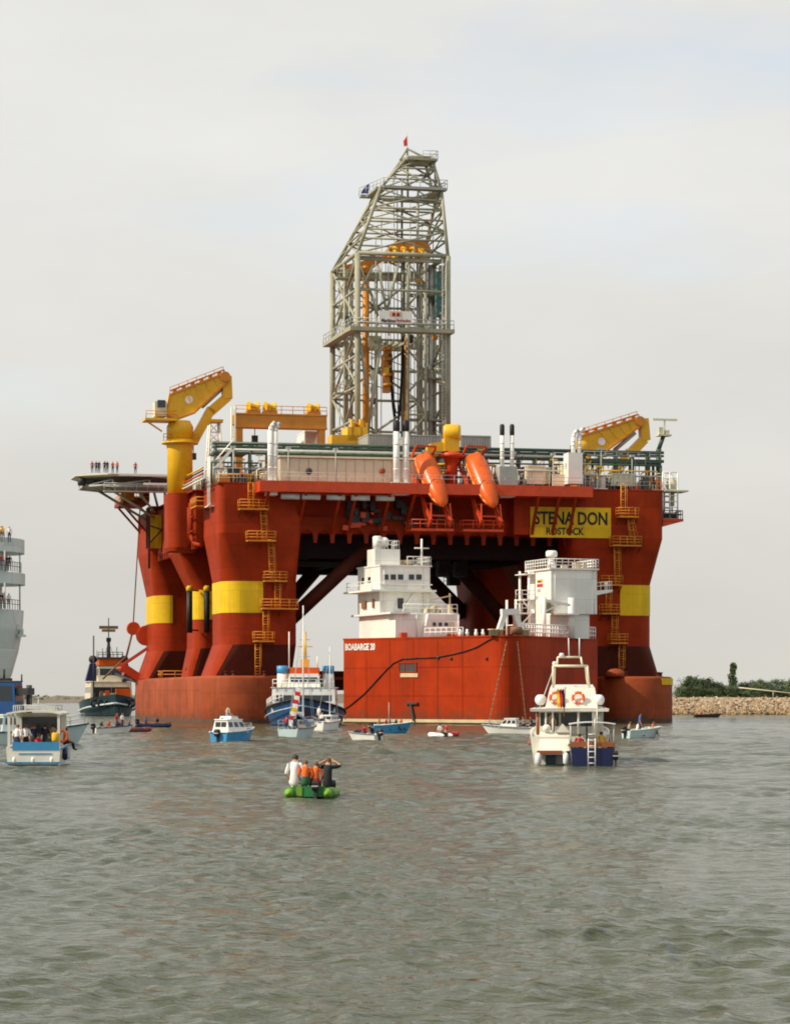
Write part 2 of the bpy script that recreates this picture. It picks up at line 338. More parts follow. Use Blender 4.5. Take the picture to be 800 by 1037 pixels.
# ------------------------------------------------------------------ water
def make_water():
    rng = np.random.default_rng(3)
    R_, K_ = 1050, 500
    Y = 14.0 * (430/14.0) ** (np.arange(R_)/(R_-1))
    t = np.linspace(-1, 1, K_)
    X = t[None, :] * (0.165*Y[:, None] + 7.0); YY = np.repeat(Y[:, None], K_, 1)
    Z = np.zeros_like(X); DX = np.zeros_like(X); DY = np.zeros_like(X)
    cell = np.gradient(Y)[:, None]
    for i in range(96):
        lam = (0.20 * (1.3/0.20) ** rng.random()) if i > 5 else rng.uniform(1.6, 3.0); k = 2*pi/lam
        th = radians(-68) + rng.normal()*0.7
        amp = (0.0078*lam if i > 5 else .0022*lam) * (0.5 + rng.random())
        att = np.clip((lam/cell - 1.8)/2.2, 0, 1)
        ph = k*(X*cos(th) + YY*sin(th)) + rng.random()*6.28
        Z += amp*att*np.sin(ph); q = .8*amp*att*np.cos(ph)
        DX += q*cos(th); DY += q*sin(th)
    far_ = np.clip((YY-45)/90, 0, 1)          # rougher open water away from the sheltered near side
    for i in range(44):
        lam = 1.3 * (3.8/1.3) ** rng.random(); k = 2*pi/lam; th = radians(-75) + rng.normal()*0.5
        amp = 0.0085*lam*(.5+rng.random())*far_; att = np.clip((lam/cell - 1.8)/2.2, 0, 1)
        Z += amp*att*np.sin(k*(X*cos(th)+YY*sin(th)) + rng.random()*6.28)
    # patches of calmer and rougher water
    patch = .75 + .25*np.sin(X*.11 + 1.3*np.sin(YY*.05)) * np.sin(YY*.09 + X*.04) + .2*np.sin(X*.31+YY*.17)
    edge = np.minimum(1, np.minimum((1-np.abs(t))[None, :]*14, np.minimum(np.arange(R_), R_-1-np.arange(R_))[:, None]/25.0))
    Z *= patch*edge; X = X + DX*edge; YY = YY + DY*edge
    co = np.stack([X, YY, Z], -1).reshape(-1, 3)
    idx = np.arange(R_*K_).reshape(R_, K_)
    q = np.stack([idx[:-1, :-1], idx[:-1, 1:], idx[1:, 1:], idx[1:, :-1]], -1).reshape(-1, 4)
    # flat sheet round the modelled waves, out to the horizon; it meets them corner to corner
    n0 = len(co); far = 14000.0
    outer = np.array([[-far, -far, 0], [far, -far, 0], [far, far, 0], [-far, far, 0]], float)
    a, b, c, d = idx[0, 0], idx[0, -1], idx[-1, -1], idx[-1, 0]
    co = np.vstack([co, outer]); o = n0
    q = np.vstack([q, [[o, o+1, b, a], [o+1, o+2, c, b], [o+2, o+3, d, c], [o+3, o, a, d]]])
    me = bpy.data.meshes.new('water'); me.vertices.add(len(co)); me.vertices.foreach_set('co', co.ravel())
    me.loops.add(q.size); me.loops.foreach_set('vertex_index', q.ravel().astype(np.int32))
    me.polygons.add(len(q)); me.polygons.foreach_set('loop_start', np.arange(0, q.size, 4, dtype=np.int32))
    me.polygons.foreach_set('use_smooth', np.ones(len(q), bool))
    me.update(calc_edges=True); me.validate()
    m = bpy.data.materials.new('harbour_water'); m.use_nodes = True; t_ = m.node_tree; B = t_.nodes['Principled BSDF']
    B.inputs['Base Color'].default_value = (.088, .090, .062, 1); B.inputs['Roughness'].default_value = .10; B.inputs['IOR'].default_value = 1.333
    B.inputs['Specular IOR Level'].default_value = .34
    cd = t_.nodes.new('ShaderNodeTexCoord')
    def bump(sx, sy, sc, st, dist, prev=None, det=3):
        mp = t_.nodes.new('ShaderNodeMapping'); mp.inputs['Scale'].default_value = (sx, sy, 1); mp.inputs['Rotation'].default_value = (0, 0, .25)
        t_.links.new(cd.outputs['Object'], mp.inputs[0])
        n = t_.nodes.new('ShaderNodeTexNoise'); n.inputs['Scale'].default_value = sc; n.inputs['Detail'].default_value = det
        t_.links.new(mp.outputs[0], n.inputs[0])
        bp = t_.nodes.new('ShaderNodeBump'); bp.inputs['Strength'].default_value = st; bp.inputs['Distance'].default_value = dist
        t_.links.new(n.outputs['Fac'], bp.inputs['Height'])
        if prev: t_.links.new(prev.outputs[0], bp.inputs['Normal'])
        return bp
    b0 = bump(.35, 1.0, .45, .5, .35); b1 = bump(.45, 1.0, 1.6, .7, .14, b0); b2 = bump(.45, 1.0, 4.5, 1.0, .085, b1); b3 = bump(.5, 1.0, 12.0, .9, .036, b2, 4)
    t_.links.new(b3.outputs[0], B.inputs['Normal'])
    # brownish silt drifting in the harbour water
    n = t_.nodes.new('ShaderNodeTexNoise'); n.inputs['Scale'].default_value = .05; n.inputs['Detail'].default_value = 5
    t_.links.new(cd.outputs['Object'], n.inputs[0])
    x = t_.nodes.new('ShaderNodeMix'); x.data_type = 'RGBA'; x.inputs[6].default_value = (.060, .075, .047, 1); x.inputs[7].default_value = (.086, .089, .053, 1)
    t_.links.new(n.outputs['Fac'], x.inputs[0]); t_.links.new(x.outputs[2], B.inputs['Base Color'])
    me.materials.append(m)
    o = bpy.data.objects.new('water', me); C.objects.link(o); tag(o, kind='structure')
make_water()

# ------------------------------------------------------------------ far shore, mole, trees
def make_shore():
    rng = random.Random(4); mb = MB(); n = 260; x0, x1 = -900., 900.
    rings = []
    for i in range(n+1):
        x = x0 + (x1-x0)*i/n; h = 2.6 + 1.2*sin(i*.31) + rng.random()*1.6
        rings.append([(x, 1500, -1), (x, 1503, 1.0), (x, 1512, h), (x, 1540, h*.9), (x, 1600, -1)])
    mb.loft(rings, closed=False, caps=False)
    tag(build(mb, 'far_shore', 'shore'), 'low brown shore on the horizon behind the boats', kind='structure')
    mb = MB()
    for i in range(5200):
        x = rng.uniform(-420, 420); y = rng.uniform(1506, 1520); z = 1.2 + rng.random()**1.5*3.6*(0.6+.4*sin(x*.05)); s = rng.uniform(.5, 1.1)
        a = rng.uniform(0, pi); mb.add([(x-s*cos(a), y-s*sin(a), z-s*.6), (x+s*cos(a), y+s*sin(a), z-s*.6), (x+s*.6*cos(a), y+s*.4, z+s*.7), (x-s*.6*cos(a), y+.3, z+s*.7)], [(0, 1, 2, 3)])
    tag(build(mb, 'shore_scrub', 'shore'), 'brown scrub along the distant shore', kind='stuff')
make_shore()

def make_mole():
    rng = random.Random(11); mb = MB(); rings = []
    for i in range(120):
        x = 46 + i*1.1; j = rng.random()*.3
        rings.append([(x, 500, -1.2), (x, 503+j, .3), (x, 512, 3.1+j), (x, 519, 3.3), (x, 534, 3.2), (x, 545, -1.2)])
    mb.loft(rings, closed=False, caps=False)
    tag(build(mb, 'mole_bank', 'sand'), kind='structure')
    # rubble facing: many small boulders
    ico = [(0,0,1),(.9,0,.45),(.28,.85,.45),(-.72,.53,.45),(-.72,-.53,.45),(.28,-.85,.45),(.72,.53,-.45),(-.28,.85,-.45),(-.9,0,-.45),(-.28,-.85,-.45),(.72,-.53,-.45),(0,0,-1)]
    fc = [(0,1,2),(0,2,3),(0,3,4),(0,4,5),(0,5,1),(1,6,2),(2,7,3),(3,8,4),(4,9,5),(5,10,1),(6,7,2),(7,8,3),(8,9,4),(9,10,5),(10,6,1),(11,7,6),(11,8,7),(11,9,8),(11,10,9),(11,6,10)]
    mb = MB(); cols = [(.36,.27,.17),(.46,.38,.29),(.30,.16,.09),(.34,.22,.10),(.12,.09,.06)]
    ms = [mat('boulder_%s' % n_, c_, .85, .25, 1.2) for n_, c_ in zip(('sand', 'pale', 'rust', 'ochre', 'dark'), cols)]
    for i in range(8200):
        x = rng.uniform(46, 178); t = rng.random(); y = 502.5 + t*10; z = .15 + t*3.0; r = rng.uniform(.16, .42)
        q = Matrix.Rotation(rng.random()*6, 3, Vector((rng.random()-.5, rng.random()-.5, rng.random()-.5)).normalized())
        mb.cur = rng.choice((0, 0, 1, 1, 2, 3, 4) if t > .25 else (3, 3, 4, 0))
        sc = (rng.uniform(.6, 1.1), rng.uniform(.6, 1.1), rng.uniform(.6, 1.4))
        mb.add([Vector((x, y-.3, z)) + q @ Vector((p[0]*r*sc[0], p[1]*r*sc[1], p[2]*r*sc[2])) for p in ico], fc)
    tag(build(mb, 'boulder_rubble', ms), 'pale boulders facing the mole at the water', kind='stuff')
make_mole()

def crown_mesh(name, n, shape, leaf, seed, mats=('leafa', 'leafb', 'leafc')):
    rng = random.Random(seed); mb = MB()
    clumps = [shape(rng) for _ in range(max(14, n//45))]
    for i in range(n):
        cx, cy, cz, cr = rng.choice(clumps)
        d = Vector((rng.gauss(0, 1), rng.gauss(0, 1), rng.gauss(0, .8))).normalized()*cr*rng.random()**.4
        p = Vector((cx, cy, cz)) + d; s = leaf*rng.uniform(.6, 1.3)
        u = Vector((rng.gauss(0, 1), rng.gauss(0, 1), rng.gauss(0, 1))).normalized(); w = u.orthogonal().normalized()
        mb.cur = rng.choice((0, 0, 1, 1, 2))
        mb.add([p-u*s, p+w*s*.6, p+u*s, p-w*s*.6], [(0, 1, 2, 3)])
    return mb.mesh(name, [M[k] for k in mats])
def broad(rng):
    a = rng.random()*6.28; r = rng.random()**.6*2.6; z = rng.uniform(1.2, 4.6)
    return (r*cos(a)*(1.15-.12*z), r*sin(a)*(1.15-.12*z), z, rng.uniform(.6, 1.05))
def tall(rng):
    z = rng.uniform(1.0, 7.8); a = rng.random()*6.28; w = .85*(1-abs(z-3.6)/5.2)
    return (w*cos(a)*rng.random()+.1*sin(z), w*sin(a)*rng.random(), z, .72)
crowns = [crown_mesh('crown', 1700, broad, .17, 20+i) for i in range(5)]
poplar_c = crown_mesh('crown', 2600, tall, .24, 40)
def trunk_mesh(h):
    mb = MB(); mb.tube((0, 0, -.3), (0, 0, h), .2, 7, .08)
    for a in range(4): mb.tube((0, 0, h*.5), (cos(a*1.7)*h*.32, sin(a*1.7)*h*.32, h*.95), .08, 5, .03)
    return mb.mesh('trunk', [M['trunk']])
tr_b = trunk_mesh(3.4)
mb = MB(); mb.tube((0, 0, -.3), (.1, 0, 7.4), .16, 7, .04)
for a in range(7): z_ = 1.2+a*.8; mb.tube((0, 0, z_), (cos(a*2.4)*.4, sin(a*2.4)*.4, z_+1.2), .05, 5, .02)
tr_p = mb.mesh('trunk', [M['trunk']])
def tree(name, label, x, y, z, s, cm, tm, group=None, rz=0):
    o = bpy.data.objects.new(name, None); C.objects.link(o); o.location = (x, y, z); o.scale = s; o.rotation_euler = (0, 0, rz)
    tag(o, label, 'tree', group)
    for n_, me in (('trunk', tm), ('crown', cm)):
        c = bpy.data.objects.new(n_, me); C.objects.link(c); c.parent = o
rt = random.Random(5)
ORD = 'first second third fourth fifth sixth seventh eighth ninth tenth eleventh twelfth thirteenth fourteenth fifteenth sixteenth seventeenth eighteenth nineteenth twentieth'.split()+['twenty first', 'twenty second']
row = [(693, 687), (701, 684), (709, 686), (718, 685.5), (726, 690), (733, 692), (752, 691), (759, 689), (766, 687), (774, 688), (781, 690), (788, 687), (796, 688), (804, 686), (812, 689)]
for i, (px, py) in enumerate(row):
    Y = 521 + rt.uniform(0, 6); x = (px-400)/F*Y; zt = CH + (HZ-py)/F*Y
    s = (zt-3.0)/5.3
    first = i < 4
    tree('broad_tree', '%s tree from the rig, in the taller round clump on the stone mole' % ORD[i] if first else '%s tree from the rig, low and bushy, in the row on the stone mole' % ORD[i],
         x, Y, 3.0, (max(s, .62)*1.05, max(s, .62)*1.05, s), crowns[i % 5], tr_b, 'trees growing on the mole', rt.random()*6)
Y = 522; tree('poplar_tree', 'single tall narrow poplar standing above the low trees on the mole', (742-400)/F*Y, Y, 3.0, (.85, .85, (CH+(HZ-671)/F*Y-3.0)/8.3), poplar_c, tr_p)
for i in range(22):
    Y = 519.5 + rt.uniform(0, 2); x = (690 + i*5.4 - 400)/F*Y; s = rt.uniform(.38, .6)
    tree('bush', '%s low bush from the rig at the foot of the mole trees' % ORD[i], x, Y, 2.6, (s*1.35, s*1.35, s), crowns[(i+2) % 5], tr_b, 'bushes growing on the mole', rt.random()*6)
mb = MB(); a = Vector(((748-400)/F*516, 516, CH+(HZ-696.5)/F*516)); b = Vector(((806-400)/F*516, 516, CH+(HZ-702.6)/F*516)); mb.tube(a, b, .10, 6)
mb.tube(b, (b.x, b.y, 3.0), .08, 6); mb.tube(a.lerp(b, .6), (a.lerp(b, .6).x, 516, 3.0), .05, 6)
tag(build(mb, 'barrier_pole', 'cream'), 'long pale slanting pole in front of the trees on the mole', 'pole')
# ------------------------------------------------------------------ drilling rig: hull
RG = Frame(-23.8, 340.0, radians(13.3)); P = RG.P
RW, DT = 60.3, 31.0                    # breadth over the columns, deck level
def rr(u0, u1, v0, v1, r, z, k=10):
    out = []
    for cx, cy, a0 in ((u0+r, v0+r, pi), (u1-r, v0+r, 1.5*pi), (u1-r, v1-r, 0), (u0+r, v1-r, .5*pi)):
        for i in range(k+1):
            a = a0 + .5*pi*i/k; out.append((cx+r*cos(a), cy+r*sin(a), z))
    return out
RIG = Thing(RG, 'drilling_rig', 'huge red floating drilling rig on columns with yellow bands', 'drilling rig', (0, 0, 0))

def pontoon(u0, u1):
    def ring(z, e):
        out = []
        for cx, cy, a0, r in ((u0+5+e*0, -7+5, pi, 5), (u1-5, -7+5, 1.5*pi, 5), (u1-3, 64-3, 0, 3), (u0+3, 64-3, .5*pi, 3)):
            for i in range(8): a = a0 + .5*pi*i/7; out.append((cx+(r-e)*cos(a), cy+(r-e)*sin(a), z))
        return out
    mb = MB(); mb.loft([ring(-2.5, .3), ring(-1.5, 0), ring(5.7, 0), ring(6.0, .12), ring(6.1, .4)], smooth=False)
    for i in range(len(mb.s)): mb.s[i] = len(mb.f[i]) == 4
    p = RIG.part(mb, 'pontoon', 'pont')
    w = MB(); w.loft([ring(.02, -.012), ring(.55, -.012)], caps=False)
    RIG.part(w, 'waterline_stain', mat('weed_stain', (.10, .05, .028), .8, .35, 1.2), p)
    # welded plate seams
    s = MB()
    for v in range(4, 62, 6):
        for u in (u0, u1): s.box((u-.025, v-.06, .6), (u+.025, v+.06, 5.6))
    for z in (2.4, 4.3):
        for u in (u0, u1): s.box((u-.022, -1, z-.05), (u+.022, 60, z+.05))
    RIG.part(s, 'plate_seams', 'pont', p)
    return p
p_l = pontoon(-1.5, 9.0); p_r = pontoon(RW-9.0, RW+1.5)
mb = MB(); mb.rail([(.5, 48, 6.1), (.5, 63, 6.1)], 1.1, 1.6, .06); mb.rail([(.5, 46.5, 6.1), (8, 46.5, 6.1)], 1.1, 1.6, .06)
RIG.part(mb, 'railing', 'ladder', p_l)
for u, v in ((1.5, -3.4), (2.3, -4.2), (6, -6), (RW-6, -5.8), (RW+.4, -1.2), (RW-1.2, -4.8)):
    mb = MB(); mb.lathe([(.4, 0), (.4, .1), (.2, .12), (.2, .5), (.3, .54), (.3, .65)], (u, v, 6.05), 10); RIG.part(mb, 'bollard', 'maroon', p_l if u < 20 else p_r)
mb = MB(); a = P(602, 684, -6); mb.lathe([(1.5, 0), (1.3, .6), (.7, 1.0), (.01, 1.1)], (a.x+3.2, -5, 6.05), 14); RIG.part(mb, 'fairlead', 'pont', p_r)
mb = MB(); a0 = math.radians(-58); cx, cy = RW+1.5-5, -2
ring = lambda z, e: [(cx+(5+e)*cos(radians(d)), cy+(5+e)*sin(radians(d)), z) for d in range(-64, -8, 8)]
mb.loft([ring(5.0, .02) + ring(5.0, .07)[::-1], ring(5.85, .02) + ring(5.85, .07)[::-1]]); RIG.part(mb, 'yellow_plate', 'yel', p_r)

def column(u0, u1, v0, v1, band_u, side, mid=False, fl=None):
    """side: -1 left, +1 right (the outboard side carries the yellow marking)"""
    o = 1.0 if not mid else 0
    r = 2.6 if not mid else 1.6
    mb = MB()
    fo = .95 if fl is None else fl
    top = rr(u0-(fo if side < 0 else .1), u1+(.95 if side > 0 else .1), v0-o, v1+o, .9, DT-.15)
    br = rr(u0-(fo if side < 0 else .1), u1+(.95 if side > 0 else .1), v0-o, v1+o, .9, 24.6)
    if mid:
        top = rr(u0-2.4, u1-1.4, v0-.5, v1+.5, .8, DT-.6); br = rr(u0-2.4, u1-1.4, v0-.5, v1+.5, .8, 23.6)
    mb.loft([rr(u0, u1, v0, v1, r, 10.2), rr(u0, u1, v0, v1, r, 18.4), br, top], smooth=False)
    c = RIG.part(mb, 'column', 'red')
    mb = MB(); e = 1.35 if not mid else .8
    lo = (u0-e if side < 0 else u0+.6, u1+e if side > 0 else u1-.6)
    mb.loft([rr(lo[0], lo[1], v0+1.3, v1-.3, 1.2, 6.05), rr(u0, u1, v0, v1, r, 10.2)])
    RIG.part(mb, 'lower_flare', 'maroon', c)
    # left columns: red shell over the outboard face of the maroon flare
    mb = MB()
    if side < 0:
        a = rr(lo[0]-.03, lo[1], v0+1.3, v1-.3, 1.2, 6.1); b = rr(u0-.03, u1, v0, v1, r, 10.2)
        ks = [7, 5, 3, 1, 0, 43, 41, 38]
        nrm = Vector((-.045, -.02, 0))
        A = [Vector(a[k])+nrm for k in ks]; Bq = [Vector(b[k])+nrm for k in ks]
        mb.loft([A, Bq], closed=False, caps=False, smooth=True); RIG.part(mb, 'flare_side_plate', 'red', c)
    # yellow band: a shell a few centimetres proud of the plating
    mb = MB(); z0, z1 = 14.3, 18.4
    if mid: z0, z1 = 14.2, 18.3
    if side < 0:
        out = [p for p in rr(u0-.05, u1, v0-.05, v1+.05, r, 0)]; sel = out[33:44] + out[0:11]
        path = [(band_u, v1+.05)] + [(p[0], p[1]) for p in sel] + [(band_u, v0-.05)]
    else:
        out = rr(u0, u1+.05, v0-.05, v1+.05, r, 0); path = [(band_u, v0-.05)] + [(p[0], p[1]) for p in out[11:33]] + [(band_u, v1+.05)]
    n = len(path); inner = []
    cx, cy = (u0+u1)/2, (v0+v1)/2
    for x, y in path: d = Vector((cx-x, cy-y)).normalized()*.12; inner.append((x+d.x, y+d.y))
    rg = [(x, y) for x, y in path] + inner[::-1]
    mb.loft([[(x, y, z0) for x, y in rg], [(x, y, z1) for x, y in rg]])
    RIG.part(mb, 'yellow_band', 'yel', c)
    # faint horizontal weld lines round the shaft
    s = MB()
    for z in (12.3, 21.2):
        if z > 18.4 or mid: continue
        s.loft([rr(u0-.02, u1+.02, v0-.02, v1+.02, r, z-.05), rr(u0-.02, u1+.02, v0-.02, v1+.02, r, z+.05)], caps=False)
    if s.v: RIG.part(s, 'weld_seams', 'red', c)
    return c
c_fl = column(1.7, 11.7, 0, 11, 6.9, -1, fl=.75); c_rl = column(0, 11.7, 50, 62, P(172, 600, 50).x, -1); c_ml = column(2.3, 9.5, 27, 36, 7, -1, True)
c_fr = column(RW-11.7, RW, 0, 12, RW-4.9, 1); c_rr = column(RW-11.7, RW, 50, 62, RW-5, 1); c_mr = column(RW-9.5, RW-2.3, 27, 36, RW-7, 1, True)

# deck box between the columns
DB = MB()
DB.box((.15, 13.05, 24.2), (RW+.8, 48.95, DT-.12)); DB.box((11.85, 2.2, 24.9), (RW-11.85, 13, DT-.13)); DB.box((11.85, 49, 24.9), (RW-11.85, 62.6, DT-.13))
d_box = RIG.part(DB, 'deck_box', 'red')
mb = MB(); mb.box((.85, -1.0, DT-.1), (RW+.95, 63.0, DT+.12)); mb.box((-.4, 12, DT-.08), (.9, 62, DT+.11)); RIG.part(mb, 'main_deck', 'red')
def scallop_wall(u0, u1, v, z0, z1, per, zarch):
    """plate with arched openings cut in its lower edge"""
    n = max(1, round((u1-u0)/per)); p = (u1-u0)/n; mb = MB()
    for k in range(n):
        a = u0+k*p; pts = [(a, z0)]
        for i in range(9):
            t = pi*(1-i/8); pts.append((a+p*(.5+.40*cos(t)), z0+(zarch-z0)*min(1, sin(t)**.6*1.0)))
        pts.append((a+p, z0)); tp = [(x, z1) for x, _ in pts]
        f = [(x, v, z) for x, z in pts]; g = [(x, v, z) for x, z in tp]
        f2 = [(x, v+.35, z) for x, z in pts]; g2 = [(x, v+.35, z) for x, z in tp]
        m = len(pts)
        for i in range(m-1):
            mb.add([f[i], f[i+1], g[i+1], g[i], f2[i], f2[i+1], g2[i+1], g2[i]], [(0,1,2,3), (5,4,7,6), (0,4,5,1)])
    return mb
RIG.part(scallop_wall(11.9, RW-11.9, 1.8, 23.6, 27.0, 2.35, 25.3), 'scalloped_girder', 'red', d_box)
RIG.part(scallop_wall(11.9, RW-11.9, 62.0, 23.6, 27.0, 2.35, 25.3), 'scalloped_girder', 'red', d_box)
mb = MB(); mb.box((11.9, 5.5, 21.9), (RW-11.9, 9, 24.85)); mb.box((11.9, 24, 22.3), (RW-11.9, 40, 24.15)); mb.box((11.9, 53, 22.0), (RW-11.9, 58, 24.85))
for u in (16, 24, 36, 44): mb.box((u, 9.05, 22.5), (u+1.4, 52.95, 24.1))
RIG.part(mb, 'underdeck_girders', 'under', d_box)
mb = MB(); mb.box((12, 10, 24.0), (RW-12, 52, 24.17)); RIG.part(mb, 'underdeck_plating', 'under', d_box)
for u, v in ((14.5, 47), (17, 47), (35.5, 20), (38, 20), (44, 47)):
    mb = MB(); mb.box((u, v, 20.2), (u+1.6, v+2, 22.4)); mb.rail([(u-1.0, v-.3, 20.2), (u+2.4, v-.3, 20.2)], 1.1, .8, .05); RIG.part(mb, 'hanging_walkway', 'dark', d_box)
# drip fins below the left side
mb = MB()
for i in range(20): v = 14 + i*1.75; mb.box((.1, v, 23.3), (.6, v+.7, 24.25))
RIG.part(mb, 'drip_fins', 'red', d_box)
# lower transverse beam and diagonal braces
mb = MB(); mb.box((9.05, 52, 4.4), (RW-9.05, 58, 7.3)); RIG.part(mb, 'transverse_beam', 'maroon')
mb = MB(); mb.box((9.05, 51.6, 6.0), (RW-9.05, 51.95, 6.4)); RIG.part(mb, 'walkway', 'davit')
def brace(p, q, w):
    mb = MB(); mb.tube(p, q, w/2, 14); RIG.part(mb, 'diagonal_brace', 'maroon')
def two(pa, pb, v, ua, zb, w):      # through two photo points on plane v, from u = ua to z = zb
    a = P(*pa, v); b = P(*pb, v); d = b-a
    s = a + d*((ua-a.x)/d.x); e = a + d*((zb-a.z)/d.z); s.z = max(s.z, 6.4)
    brace(s, e, w)
two((302, 620), (350, 575), 6, 11.5, 23.6, 1.9)
two((300, 600), (326, 570), 56, 11.5, 23.6, 2.1)
two((481, 633), (432, 583), 56, RW-11.5, 23.6, 2.2)
two((491, 605), (460, 570), 31, RW-9.3, 23.6, 2.1)
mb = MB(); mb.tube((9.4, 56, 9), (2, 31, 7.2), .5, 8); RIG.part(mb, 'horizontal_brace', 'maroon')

# cantilevered edge walkway with its raking struts
a0 = P(263, 490, -4.2).x; a1 = P(600, 490, -4.2).x
mb = MB(); mb.box((a0, -4.4, 29.75), (a1, -1.02, 31.15)); mb.box((12.0, -1.01, 29.8), (RW-11.9, 2.3, 31.14)); ov = RIG.part(mb, 'edge_walkway', 'davit')
for px in (272, 310, 345, 361, 395, 420, 545, 566, 583):
    u = P(px, 497, -4).x; mb = MB(); mb.bar((u, -4.2, 29.9), (u, 1.7 if px < 530 else -1.0, 24.9), .34, .34); RIG.part(mb, 'strut', 'red', ov)
mb = MB()
for px in (284, 305, 330, 355, 380): u = P(px, 500, -3).x; mb.tube((u, -3.4, 29.2), (u+2.4, -3.4, 29.2), .38, 10)
RIG.part(mb, 'underslung_pipes', 'steel', ov)
mb = MB(); mb.rail([(a0, -4.3, 31.15), (a1, -4.3, 31.15)], 1.1, 1.7, .028); RIG.part(mb, 'railing', 'steel', ov)
# dark machinery under the walkway
rm = random.Random(9); mb = MB()
for i in range(26):
    u = rm.uniform(18, 31.5); z = rm.uniform(25.6, 28.6); mb.box((u, .4+rm.random(), z), (u+rm.uniform(.4, 1.5), 2.1, z+rm.uniform(.4, 1.4)))
RIG.part(mb, 'machinery', 'dark', d_box)
mb = MB()
for i in range(12):
    u = rm.uniform(16, 23); z = rm.uniform(25.2, 27.6); mb.box((u, .2+rm.random(), z), (u+rm.uniform(.3, 1.2), 2.15, z+rm.uniform(.3, .9)))
RIG.part(mb, 'winch_gear', 'davit', d_box)

# name board
sb = MB(); A = P(537, 544, -1.1); B = P(618.5, 514.5, -1.1)
mb = MB(); mb.box((A.x-2.2, -1.0, 24.9), (RW-11.65, 2.25, DT-.125)); RIG.part(mb, 'front_plating', 'red', d_box)
sb.box((A.x, -1.16, A.z), (B.x, -1.01, B.z)); sg = RIG.part(sb, 'name_board', 'yel')
w = B.x-A.x; h = B.z-A.z
def rigtext(body, cx, cz, width, height, m, name, par, v):
    t = text_mb(body, 1.0); xs = [p[0] for p in t.v]; ys = [p[1] for p in t.v]
    sx = width/(max(xs)-min(xs)); sy = height/(max(ys)-min(ys)); mx_ = (max(xs)+min(xs))/2; my_ = (max(ys)+min(ys))/2
    t.v = [((x-mx_)*sx, (y-my_)*sy, z*1.5) for x, y, z in t.v]
    put_text(t, (cx, v, cz), (1, 0, 0), (0, 0, 1)); return t
RIG.part(rigtext('STENA DON', A.x+w*.5, A.z+h*.64, w*.91, h*.44, 'black', '', None, -1.19), 'lettering', 'black', sg)
RIG.part(rigtext('ROSTOCK', A.x+w*.43, A.z+h*.21, w*.47, h*.24, 'black', '', None, -1.19), 'lettering', 'black', sg)

# platforms and ladders on the column fronts
def col_platform(x0, x1, y, vf, d=1.5):
    a = P(x0, y, vf-d/2); b = P(x1, y, vf-d/2); z = a.z
    mb = MB(); mb.box((a.x, vf-d, z-.16), (b.x, vf-.02, z)); p = RIG.part(mb, 'access_platform', 'ladder')
    mb = MB(); mb.rail([(a.x, vf-.1, z), (a.x, vf-d+.05, z), (b.x, vf-d+.05, z), (b.x, vf-.1, z)], 1.15, .95, .055, (1, .66, .33)); RIG.part(mb, 'railing', 'ladder', p)
    k = max(2, int((b.x-a.x)/1.6))
    for i in range(k+1): u = a.x+.1+(b.x-a.x-.2)*i/k; mb = MB(); mb.bar((u, vf-d+.1, z-.16), (u, vf-.02, z-1.0), .09); RIG.part(mb, 'bracket', 'maroon', p)
def col_ladder(x0, y0, x1, y1, vf, off=.6, cage=True):
    a = P(x0, y0, vf-off); b = P(x1, y1, vf-off); mb = MB()
    if a.z > b.z: a, b = b, a
    for s in (-.32, .32): mb.tube(a+Vector((s, 0, 0)), b+Vector((s, 0, 0)), .065, 5)
    L = (b-a).length; n = int(L/.32)
    for i in range(n): p = a.lerp(b, (i+.5)/n); mb.tube(p-Vector((.32, 0, 0)), p+Vector((.32, 0, 0)), .035, 4)
    if cage:
        k = max(2, int(L/.9))
        for i in range(1, k+1):
            p = a.lerp(b, i/k); mb.path([p+Vector((-.36, 0, 0)), p+Vector((-.42, -.5, 0)), p+Vector((0, -.78, 0)), p+Vector((.42, -.5, 0)), p+Vector((.36, 0, 0))], .045, 4)
        for s in (-.4, .4): mb.tube(a+Vector((s, -.5, L/k)), b+Vector((s, -.5, 0)), .035, 4)
    RIG.part(mb, 'ladder', 'ladder')
vt = -1.02
col_platform(242, 271, 515, vt); col_platform(250, 278.5, 547, vt); col_platform(267, 290, 588, 0); col_platform(265, 301, 616, 0); col_platform(257, 277, 649, 0)
for l in ((254, 489, 254, 515, vt), (266, 515, 268, 547, vt), (274, 547, 276, 588, vt+.2), (281, 588, 281, 616, 0), (269, 616, 269, 649, 0), (261, 649, 261, 684, 0)): col_ladder(*l)
col_platform(625, 645, 523, vt); col_platform(619, 648, 552, vt); col_platform(608, 629, 592, 0); col_platform(608, 626, 621, 0); col_platform(617, 634, 651, 0)
for l in ((631, 490, 631, 523, vt), (637, 523, 642, 552, vt), (624, 552, 625, 592, vt+.2), (616, 592, 616, 621, 0), (622, 621, 622, 651, 0), (629, 651, 629, 684, 0)): col_ladder(*l)

# fenders between the left columns
for px in (192, 209.5):
    v = 24.5; a = P(px, 641, v); b = P(px, 599, v); a.x = min(a.x, 1.5) if px < 200 else a.x
    mb = MB(); mb.tube((a.x, v, a.z), (a.x, v, b.z), .42, 10); f = RIG.part(mb, 'fender', 'black')
    mb = MB(); mb.lathe([(.5, 0), (.5, .5), (.3, .8)], (a.x, v, b.z), 10); RIG.part(mb, 'cap', 'yel', f)
    mb = MB(); mb.bar((a.x, v, b.z+.2), (a.x+1.6, v+2.6, b.z+.2), .2); mb.bar((a.x, v, a.z+.4), (a.x+1.6, v+2.6, a.z+.4), .2); RIG.part(mb, 'bracket', 'red', f)

